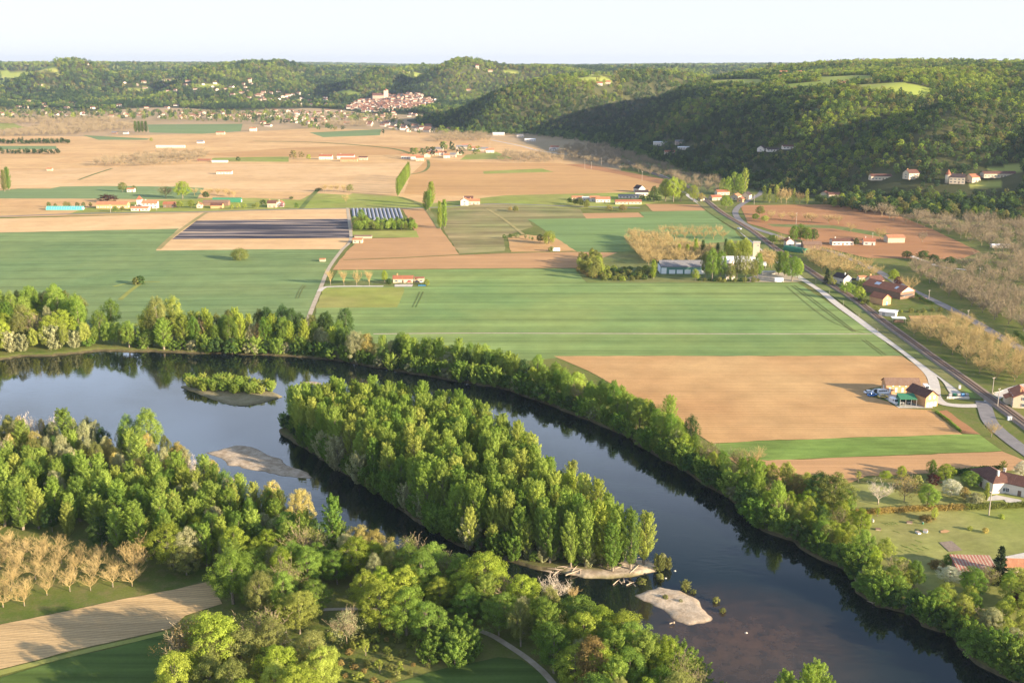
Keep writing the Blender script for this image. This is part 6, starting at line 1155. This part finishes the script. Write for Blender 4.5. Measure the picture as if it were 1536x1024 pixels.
q = hit(574, 149); e = empty('town_church', 'large pale church with square tower above the hill town', 'church', (q[0], q[1], q[2]-2), R_(5)); HOUSEG.append((q[0], q[1]-10, 45))
MB().prism([(-9, 0), (9, 0), (9, 15), (0, 22), (-9, 15)], -34, 4).obj('nave', M['far_wall'], e); MB().prism([(-9.6, 14.4), (0, 22.2), (9.6, 14.4), (9.6, 15.2), (0, 23), (-9.6, 15.2)], -35, 4.1).obj('roof', M['tile_brown'], e); MB().box(12, 0, 15, 15, 15, 32).obj('tower', M['wall_cream'], e); MB().tube([(12, 0, 31), (12, 0, 37)], [10.5, .3], 4).obj('tower_roof', M['tile_red'], e)
hamlet(TOWN, 330, 12, 12, 20, 'in the dense hill town', 'of the hill town', 201)
hamlet([(390, 168), (430, 166), (520, 166), (600, 170), (640, 172), (600, 178), (500, 178), (440, 176), (392, 178)], 46, 22, 13, 20, 'in the suburb below the hill town', 'of the suburb below the town', 202)
hamlet([(395, 180), (440, 178), (560, 181), (620, 187), (600, 191), (470, 190), (390, 190)], 26, 26, 13, 20, 'in the gardens before the hill town', 'in the gardens before the town', 203)
hamlet([(0, 171), (130, 169), (260, 170), (390, 171), (390, 180), (250, 178), (130, 177), (0, 178)], 46, 30, 13, 22, 'in the long village at the foot of the far hills', 'of the village below the far hills', 204)
hamlet([(20, 153), (100, 154), (200, 158), (330, 160), (330, 163), (200, 164), (20, 163)], 14, 60, 15, 24, 'at the foot of the far left hills', 'at the foot of the far left hills', 205)
hamlet([(165, 118), (250, 116), (330, 124), (400, 128), (470, 148), (400, 152), (330, 140), (250, 138), (180, 128)], 44, 45, 15, 25, 'scattered on the far left hillside', 'scattered on the far left hillside', 206)
hamlet([(385, 140), (450, 142), (520, 152), (500, 160), (420, 158), (380, 150)], 26, 30, 14, 22, 'on the slope left of the hill town', 'on the slope left of the town', 207)
hamlet([(575, 190), (640, 188), (680, 196), (655, 200), (600, 197)], 18, 26, 13, 22, 'below the wooded spur right of the crop', 'below the wooded spur', 208)
hamlet([(0, 92), (120, 92), (260, 96), (460, 97), (460, 102), (120, 100), (0, 101)], 10, 100, 16, 26, 'on the far left ridge', 'on the far left ridge', 209)
hamlet([(50, 125), (60, 126), (64, 131), (54, 131)], 1, 30, 20, 22, 'alone on the far left meadow', 'on the far left meadow', 210)

# ---------------------------------------------------------------- vehicles, poles, small things
def wheel(e, x, y, r=.34):
    w = MB().tube([(x, y-.11, r), (x, y+.11, r)], [r, r], 12).obj('wheel', M['black'], e); MB().tube([(x, y-.125, r), (x, y+.125, r)], [r*.55, r*.55], 10).obj('rim', M['grey'], w)
def car(px, py, yaw, mat, label, kind='car'):
    x, y = G(px, py); e = empty({'car': 'parked_car', 'van': 'delivery_van', 'bus': 'minibus'}[kind], label, 'car' if kind == 'car' else 'van', (x, y, .06), R_(yaw))
    if kind == 'car':
        MB().prism([(-.9, .35), (.9, .35), (.92, .75), (.86, .95), (-.86, .95), (-.92, .75)], -2.1, 2.1).obj('body', M[mat], e)
        MB().add([(-1.5, -.82, .95), (1.1, -.82, .95), (.7, -.65, 1.42), (-1.1, -.65, 1.42), (-1.5, .82, .95), (1.1, .82, .95), (.7, .65, 1.42), (-1.1, .65, 1.42)], [(0, 1, 2, 3), (5, 4, 7, 6), (1, 5, 6, 2), (4, 0, 3, 7), (0, 4, 5, 1)]).obj('windows', M['glass'], e); MB().box(-.2, 0, 1.45, 1.75, 1.3, .06).obj('car_roof', M[mat], e); L, hh_ = 1.3, .7
    else:
        MB().add([(x_, s*.98, z_) for s in (-1, 1) for x_, z_ in ((-2.5, .35), (2.6, .35), (2.6, 1.05), (1.75, 1.25), (1.25, 2.25), (-2.5, 2.35))], [(0, 1, 2, 3, 4, 5), (11, 10, 9, 8, 7, 6), (0, 6, 7, 1), (1, 7, 8, 2), (2, 8, 9, 3), (3, 9, 10, 4), (4, 10, 11, 5), (5, 11, 6, 0)]).obj('body', M[mat], e)
        MB().add([(1.74, -.85, 1.31), (1.74, .85, 1.31), (1.32, .8, 2.14), (1.32, -.8, 2.14)], [(0, 1, 2, 3)]).obj('windscreen', M['glass'], e)
        n = 4 if kind == 'bus' else 1
        for s in (-1, 1):
            for k in range(n): MB().box(.75-k*.95, s*.99, 1.75, .75, .03, .55).obj('side_window', M['glass'], e)
        L, hh_ = 1.6, .8
    for s in (-1, 1):
        MB().box((2.1 if kind == 'car' else 2.6), s*.62, .7, .06, .3, .16).obj('headlight', M['white_metal'], e)
        for u in (-L, L): wheel(e, u, s*.82)
car(1389, 585, -95, 'car_white', 'white delivery van parked alone behind the gabled brick barn', 'van'); car(1341, 605, -75, 'car_white', 'white van parked in the yard beside the green canopy', 'van'); car(1325, 591, 4, 'car_white', 'white minibus with side windows left of the long brick barn', 'bus')
car(1308, 594, 20, 'car_blue', 'blue covered car at the left end of the yard'); car(1324, 596.5, 2, 'car_yellow', 'yellow car before the white minibus'); car(1303, 590, 15, 'car_white', 'white car behind the blue covered one'); car(1315, 588, 0, 'car_dark', 'dark car behind the white minibus')
car(1384, 449, -30, 'car_red', 'dark red car beside the hedge of the long farm barn'); car(1279, 420, 10, 'car_dark', 'dark car in the farm yard behind the white gabled house'); car(1343, 468, 5, 'car_dark', 'dark car before the long farm barn'); car(1109, 344, -62, 'car_white', 'white car driving on the gravel track beside the crop'); car(1128, 272, -20, 'car_white', 'white car on the asphalt road at the hill foot')
car(625, 423.5, 90, 'car_dark', 'dark car under the left half of the carport'); car(632, 423.5, 90, 'car_white', 'white car under the right half of the carport'); car(1310, 452, 30, 'car_white', 'white car left of the small brick gable building')
car(626, 239, 0, 'car_white', 'white car parked in the small hamlet')
# recycling bay
x, y = G(1437, 598); e = empty('low_wall', 'low white wall of the recycling bay by the crossing', 'wall', (x, y, 0), R_(-3)); MB().box(0, 0, .45, 9.5, .25, 1.1).obj('wall', M['wall_white'], e)
for k in range(6): MB().box(-4+k*1.6, -.17, .5, .2, .12, 1.0).obj('pillar', M['wall_white'], e)
for k in range(5):
    x, y = G(1425+k*6.2, 595); e = empty('recycling_container', ('first', 'second', 'third', 'fourth', 'fifth')[k]+' container from the left behind the low white wall', 'container', (x, y, 0)); MB().prism([(-.6, 0), (.6, 0), (.7, 1.3), (.3, 1.6), (-.3, 1.6), (-.7, 1.3)], -.65, .65).obj('body', M[('grey', 'green_tin', 'grey', 'paint_blue', 'grey')[k]], e); MB().box(0, -.62, 1.15, .5, .1, .2).obj('slot', M['black'], e)
x, y = G(1439, 583.5); e = empty('transformer_cabinet', 'small white cabinet at the back of the recycling bay', 'cabinet', (x, y, 0)); MB().box(0, 0, .9, .9, .8, 1.9).obj('body', M['wall_white'], e); MB().box(0, 0, 1.9, 1.05, .95, .12).obj('roof', M['grey'], e)
x, y = G(1514, 630); e = empty('signal_box', 'grey metal signal cabinet beside the railway', 'cabinet', (x, y, 0)); MB().box(0, 0, .8, 1.5, .9, 1.7).obj('body', M['white_metal'], e); MB().box(0, 0, 1.7, 1.7, 1.1, .12).obj('roof', M['grey'], e); MB().box(.2, -.5, .8, .6, .06, 1.3).obj('door', M['grey'], e)
strip('hedge_strip', 'green strip of grass beside the recycling bay', [(1446, 583), (1454, 590), (1460, 597)], 2.2, M['crop_strip'])
def pole(px, py, h, label, arm=1.6, kind='utility_pole', yaw=None, r=.16, z=None):
    x, y = G(px, py); e = empty(kind, label, 'pole', (x, y, gnd(x, y)), R_(30) if yaw is None else R_(yaw))
    MB().tube([(0, 0, -.5), (0, 0, h)], [r*1.25, r*.75], 8).obj('post', M['pole'], e)
    if arm:
        MB().box(0, 0, h-.35, arm, .12, .14).obj('crossarm', M['pole'], e)
        for u in (-arm*.42, 0, arm*.42): MB().tube([(u, 0, h-.28), (u, 0, h-.02)], [.07, .05], 6).obj('insulator', M['white_metal'], e)
for a in ((1488, 592, 8, 'pole with crossarm left of the level crossing'), (1496, 611, 8.5, 'pale pole right of the gravel road at the level crossing'), (1483, 773, 8.5, 'tall pole in the garden below the villa pool'), (1469, 417, 6.8, 'pole with crossarm in the orchard beyond the road'), (1451, 482, 6.5, 'pole beside the asphalt road, nearer one'), (1393, 448, 5.5, 'pole beside the asphalt road near the farm hedge'),
          (1194, 337, 10.5, 'tall pole at the edge of the red soil'), (1052, 288, 13, 'thick double pole beside the railway hamlet'), (963, 272, 12, 'thick pole in the corner of the rosy field'), (877, 254, 13, 'left pole of the far line on the rosy field'), (887, 254, 10, 'second pole of the far line on the rosy field'), (902, 250, 12, 'third pole of the far line on the rosy field'), (912, 247, 10, 'fourth pole of the far line on the rosy field'),
          (1077, 291, 9, 'slim pole left of the reddish railway house'), (1131, 307, 10, 'pole at the road bend behind the gravel fork'), (166, 319, 8, 'pole before the long brick barn'), (235, 316, 7, 'pole before the white farmhouse'), (1308, 366, 9, 'pole beside the small white house on the red soil'), (684, 228, 14, 'pole in the small hamlet on the plain'), (735, 226, 14, 'pole at the right of the small hamlet'), (520, 188, 24, 'tall lattice like pole in the far soil')): pole(*a)
pts = smooth(GP(RAIL[6:-2]), 8); acc = 0; k = 0
cat_p = [(1229, 421), (1250, 436), (1271, 453), (1294, 473), (1322, 496), (1465, 606)]
for i, (px, py) in enumerate(cat_p[:5]): pole(px-6, py+5, 3.2, 'short line post between the gravel track and the railway', .0, 'line_post', 60, .07); C.objects[-1]
for o in list(bpy.data.objects):
    if o.name.startswith('line_post'): o['group'] = 'short posts along the railway'
e = empty('crossing_fence', 'low pale railing beside the level crossing', 'railing', (*G(1497, 590), 0), R_(32)); MB().box(0, 0, .9, 7, .1, .12).obj('rail', M['wall_white'], e)
for k in range(5): MB().box(-3.3+k*1.65, 0, .45, .12, .12, .9).obj('post', M['wall_white'], e)
def hedge(name, pts, w, h, mats, label, seed, n):
    rng = np.random.default_rng(seed); q = smooth(GP(pts), 6); q = np.array(q); L = np.r_[0, np.cumsum(np.linalg.norm(np.diff(q, axis=0), axis=1))]; s = rng.uniform(0, L[-1], n)
    X = np.interp(s, L, q[:, 0]); Y = np.interp(s, L, q[:, 1]); hh_ = h*(1+.25*fbm(s/3, s*0, 3)); P = np.stack([X+rng.normal(0, w*.3, n), Y+rng.normal(0, w*.3, n), hh_*rng.random(n)**.5], 1); V, F = leafmesh(name, P, rng.normal(0, 1, (n, 3))+[0, 0, .4], np.full(n, .2), rng)
    me = qmesh(name, V, F, M[mats]); tag(link(name, me), label, 'hedge')
hedge('hedge', [(1281, 773), (1300, 772), (1358, 768), (1404, 766), (1446, 765)], 1.4, 2.0, 'leaves_russet', 'long reddish brown hedge across the garden', 1, 9000); hedge('hedge', [(1449, 765), (1480, 764), (1545, 761)], 1.4, 2.2, 'leaves_olive', 'olive brown hedge in front of the pool', 2, 6000)
hedge('hedge', [(1404, 618), (1421, 630), (1434, 641), (1441, 648)], .8, .8, 'leaves_green', 'thin low hedge beside the furrowed wedge', 3, 2600); hedge('hedge', [(1372, 443), (1386, 452), (1400, 458)], 2, 2, 'leaves_dark', 'dark clipped hedge along the farm and the road', 4, 2500); hedge('hedge', [(1522, 503), (1532, 510), (1550, 520)], 2, 2.4, 'leaves_dark', 'dark clipped hedge at the right edge', 5, 2500); hedge('hedge', [(1430, 712), (1480, 708), (1500, 706)], 1.6, 2.2, 'leaves_dark', 'dark hedge between brown soil and garden', 6, 4000)
# polytunnel rows
for k in range(13):
    a0 = np.array(G(530+k*5.9, 331.5+(-.35*k if k > 0 else 0))); a1 = np.array(G(529.5+k*5.7, 313.5)); a0 = np.array(G(532+k*6.0, 330.5)); c_ = (a0+a1)/2; d_ = a1-a0; L = np.linalg.norm(d_)
    e = empty('row_cover', ('first', 'second', 'third', 'fourth', 'fifth', 'sixth', 'seventh', 'eighth', 'ninth', 'tenth', 'eleventh', 'twelfth', 'last')[k]+' from the left of the pale plastic row covers', 'row cover', (c_[0], c_[1], .1), math.atan2(d_[1], d_[0]))
    MB().prism([(1.35*math.cos(t), 1.0*math.sin(t)) for t in np.linspace(0, PI, 7)], -L/2, L/2).obj('film', M['row_film'], e)
# garden beds and clutter
rg = random.Random(5)
for k, (px, py) in enumerate(((1327, 786), (1333, 786), (1338, 785.5), (1343, 785), (1356, 820), (1364, 822), (1372, 818), (1350, 827), (1362, 827), (1371, 826), (1380, 824), (1388, 822), (1378, 812), (1345, 798))):
    x, y = G(px, py); e = empty('garden_bed', 'small brown vegetable bed in the riverside garden', 'garden bed', (x, y, .03), R_(-50), 'vegetable beds of the riverside garden'); MB().box(0, 0, .03, rg.uniform(2, 3.6), .8, .12).obj('soil', M['earth'], e)
    m = MB()
    for j in range(8): m.tube([(-1+j*.28, rg.uniform(-.2, .2), .08), (-1+j*.28, rg.uniform(-.2, .2), .3)], [.12, .02], 5)
    m.obj('seedlings', M['leaves_green'], e)
for k, (px, py, s, mt, lb) in enumerate(((1304, 782, .8, 'blue', 'blue barrel in the riverside garden'), (1309, 783, .9, 'conc', 'grey crate beside the blue barrel'), (1364, 785, 1.1, 'bone', 'pale crate right of the brown beds'), (1317, 795, 1.0, 'bone', 'wooden crate in the left of the riverside garden'), (1377, 800, 1.0, 'white_metal', 'white cold frame in the riverside garden'), (1388, 798, 1.2, 'white_metal', 'second white cold frame in the riverside garden'), (1384, 786, .7, 'green_tin', 'green water butt in the riverside garden'), (1346, 842, 1, 'green_tin', 'dark green compost bin near the riverside trees'))):
    x, y = G(px, py); e = empty('garden_box' if 'barrel' not in lb else 'barrel', lb, 'barrel' if 'barrel' in lb else 'box', (x, y, 0), rg.uniform(0, 3))
    if 'barrel' in lb or 'butt' in lb: MB().tube([(0, 0, 0), (0, 0, .5*s), (0, 0, 1.1*s)], [.4*s, .46*s, .4*s], 12).obj('body', M[mt], e); MB().tube([(0, 0, 1.1*s), (0, 0, 1.18*s)], [.42*s, .42*s], 12).obj('lid', M['grey'], e)
    else: MB().box(0, 0, .3*s, 1.5*s, 1*s, .6*s).obj('body', M[mt], e); MB().box(0, 0, .63*s, 1.6*s, 1.1*s, .06).obj('lid', M['bone' if mt != 'bone' else 'wall_wood'], e)
x, y = G(1424, 822); MBp = MB()
sheet('gravel_bed', 'dark gravel bed with slabs', [(1409, 814), (1428, 812), (1444, 826), (1424, 828)], M['ballast']); sheet('garden_soil', 'bare round soil patch', [(1411, 797), (1418, 795), (1426, 797), (1420, 800), (1412, 800)], M['soil_low']); sheet('concrete_drive', 'pale drive behind the tiled shed', [(1508, 835), (1540, 829), (1560, 830), (1560, 840), (1510, 842)], M['gravel'])
# driftwood
def drift(px, py, n, spread, lmax, label, seed, z=-.85):
    r = random.Random(seed); x, y = G(px, py, -1); m = MB()
    for k in range(n):
        a, L = r.uniform(0, PI), r.uniform(.3, 1)*lmax; cx, cy = r.gauss(0, spread), r.gauss(0, spread*.5); c, s = math.cos(a), math.sin(a); zz = z+r.uniform(0, .5); t = r.uniform(-.2, .5)
        m.tube([(x+cx-c*L/2, y+cy-s*L/2, zz), (x+cx+r.uniform(-.2, .2), y+cy, zz+t*.5+.1), (x+cx+c*L/2, y+cy+s*L/2, zz+t)], [.2, .15, .04], 5)
    tag(m.obj('driftwood', M['bone']), label, 'driftwood')
drift(935, 846, 60, 4.0, 7, 'large heap of bleached driftwood on the island shore', 1); drift(852, 856, 16, 3, 6, 'smaller heap of driftwood left of the big one', 2); drift(348, 721, 14, 1.3, 4, 'tangle of dead branches in the water by the left gravel bar', 3, -1.1); drift(1404-465, 872, 8, 1.5, 4, 'flat logs in the shallow channel before the island', 4, -1.25); drift(1316, 905, 5, 1.5, 4, 'pale log at the foot of the far bank', 6, -1.0)
drift(722, 800, 5, 1.2, 9, 'fallen bleached trunk at the island edge', 5, -.2); drift(1012, 935, 3, .6, 2, 'piece of driftwood at the lower edge of the gravel bar', 7)
for i, (px, py) in enumerate(((1119, 950), (257, 576), (1012, 857), (998, 868))):
    x, y = G(px, py, -1.3); e = empty('river_stone', ('white boulder alone in the water below the gravel bar', 'small pale stone in the water left of the islet', 'whitish stone in the rapids off the sandbar end', 'second whitish stone in the rapids')[i], 'stone', (x, y, -1.35)); m = MB(); vs = []; r = random.Random(i)
    m.tube([(0, 0, -.3), (.05, 0, .1), (0, .05, .35), (0, 0, .5)], [.3, .5, .4, .1], 7); m.obj('stone', M['conc'], e, True)
flush_houses(); hillwoods(); valleywoods(); flush_trees()
# ---------------------------------------------------------------- air, light, camera
t = NT('valley_air'); v = t.n('ShaderNodeVolumePrincipled'); v.inputs['Color'].default_value = (.62, .76, 1, 1); v.inputs['Density'].default_value = HAZE_D; v.inputs['Anisotropy'].default_value = .3
t.l(v.outputs[0], t.out.inputs['Volume'])
mb = MB(); mb.box(0, 7900, 124, 22000, 18200, 256); tag(mb.obj('haze', t.mat), 'thin evening haze filling the valley', None, kind='stuff')
EL, AZ = R_(14), math.atan2(.866, -.5)       # low sun behind the camera's right shoulder
sd = Vector((math.sin(AZ)*math.cos(EL), math.cos(AZ)*math.cos(EL), math.sin(EL)))
sun = bpy.data.lights.new('sun', 'SUN'); sun.energy = SUN_E; sun.angle = R_(.5); sun.color = (1, .80, .56)
so = bpy.data.objects.new('sun', sun); C.objects.link(so); so.rotation_euler = sd.to_track_quat('Z', 'Y').to_euler()
w = bpy.data.worlds.new('World'); bpy.context.scene.world = w; w.use_nodes = True; nt = w.node_tree; nt.nodes.clear()
sky = nt.nodes.new('ShaderNodeTexSky'); sky.sky_type = 'NISHITA'; sky.sun_disc = False; sky.sun_elevation = EL; sky.sun_rotation = AZ; sky.altitude = 100; sky.air_density = 1.0; sky.dust_density = SKY_DUST; sky.ozone_density = 2.5
bg = nt.nodes.new('ShaderNodeBackground'); bg.inputs[1].default_value = SKY_S; ow = nt.nodes.new('ShaderNodeOutputWorld')
tc = nt.nodes.new('ShaderNodeTexCoord'); mp = nt.nodes.new('ShaderNodeMapping'); mp.inputs['Scale'].default_value = (1, 1, 4.5); no = nt.nodes.new('ShaderNodeTexNoise'); no.inputs['Scale'].default_value = 2.6; no.inputs['Detail'].default_value = 5; no.inputs['Roughness'].default_value = .6
mr = nt.nodes.new('ShaderNodeMapRange'); mr.inputs[1].default_value = .45; mr.inputs[2].default_value = .66; mr.inputs[3].default_value = 0; mr.inputs[4].default_value = CLOUD; mx = nt.nodes.new('ShaderNodeMix'); mx.data_type = 'RGBA'
mx.inputs[7].default_value = (4.1, 4.25, 4.55, 1)
sx = nt.nodes.new('ShaderNodeSeparateXYZ'); m2 = nt.nodes.new('ShaderNodeMapRange'); m2.inputs[1].default_value = .29; m2.inputs[2].default_value = .45; m2.inputs[3].default_value = VEIL; m2.inputs[4].default_value = .05
mm = nt.nodes.new('ShaderNodeMath'); mm.operation = 'MAXIMUM'
for a, b in ((tc.outputs['Generated'], sx.inputs[0]), (sx.outputs[2], m2.inputs[0]), (m2.outputs[0], mm.inputs[1])): nt.links.new(a, b)
m3 = nt.nodes.new('ShaderNodeMapRange'); m3.inputs[1].default_value = .15; m3.inputs[2].default_value = .27; m4 = nt.nodes.new('ShaderNodeMapRange'); m4.inputs[1].default_value = .34; m4.inputs[2].default_value = .44; m4.inputs[3].default_value = 1; m4.inputs[4].default_value = 0
m5 = nt.nodes.new('ShaderNodeMapRange'); m5.inputs[1].default_value = .36; m5.inputs[2].default_value = .62; m5.inputs[3].default_value = .3; k1 = nt.nodes.new('ShaderNodeMath'); k2 = nt.nodes.new('ShaderNodeMath'); k1.operation = k2.operation = 'MULTIPLY'
my = nt.nodes.new('ShaderNodeMix'); my.data_type = 'RGBA'; my.inputs[7].default_value = (8.5, 10.5, 14, 1)      # a bank of bright cumulus well above the horizon
for a, b in ((sx.outputs[2], m3.inputs[0]), (sx.outputs[2], m4.inputs[0]), (no.outputs[0], m5.inputs[0]), (m3.outputs[0], k1.inputs[0]), (m4.outputs[0], k1.inputs[1]), (k1.outputs[0], k2.inputs[0]), (m5.outputs[0], k2.inputs[1]), (k2.outputs[0], my.inputs[0]), (mx.outputs[2], my.inputs[6])): nt.links.new(a, b)
for a, b in ((tc.outputs['Generated'], mp.inputs[0]), (mp.outputs[0], no.inputs[0]), (no.outputs[0], mr.inputs[0]), (mr.outputs[0], mm.inputs[0]), (mm.outputs[0], mx.inputs[0]), (sky.outputs[0], mx.inputs[6]), (my.outputs[2], bg.inputs[0]), (bg.outputs[0], ow.inputs[0])): nt.links.new(a, b)
cam = bpy.data.cameras.new('camera'); cam.sensor_width = 36; cam.lens = FPX/1536*36; cam.clip_start = 1; cam.clip_end = 60000
co = bpy.data.objects.new('camera', cam); C.objects.link(co); co.location = (0, 0, CAM_H); co.rotation_euler = (PI/2-TILT, 0, 0)
sc = bpy.context.scene; sc.camera = co; sc.view_settings.view_transform = 'Standard'; sc.view_settings.look = 'None'; sc.view_settings.exposure = EXPO; sc.view_settings.gamma = 1
cy = sc.cycles; cy.max_bounces = 6; cy.diffuse_bounces = 2; cy.glossy_bounces = 2; cy.transmission_bounces = 2; cy.volume_bounces = 0; cy.transparent_max_bounces = 4; cy.caustics_reflective = False; cy.caustics_refractive = False; cy.use_denoising = DENOISE
sc.render.use_persistent_data = False
print('trees', NT_[0], 'objects', len(bpy.data.objects))
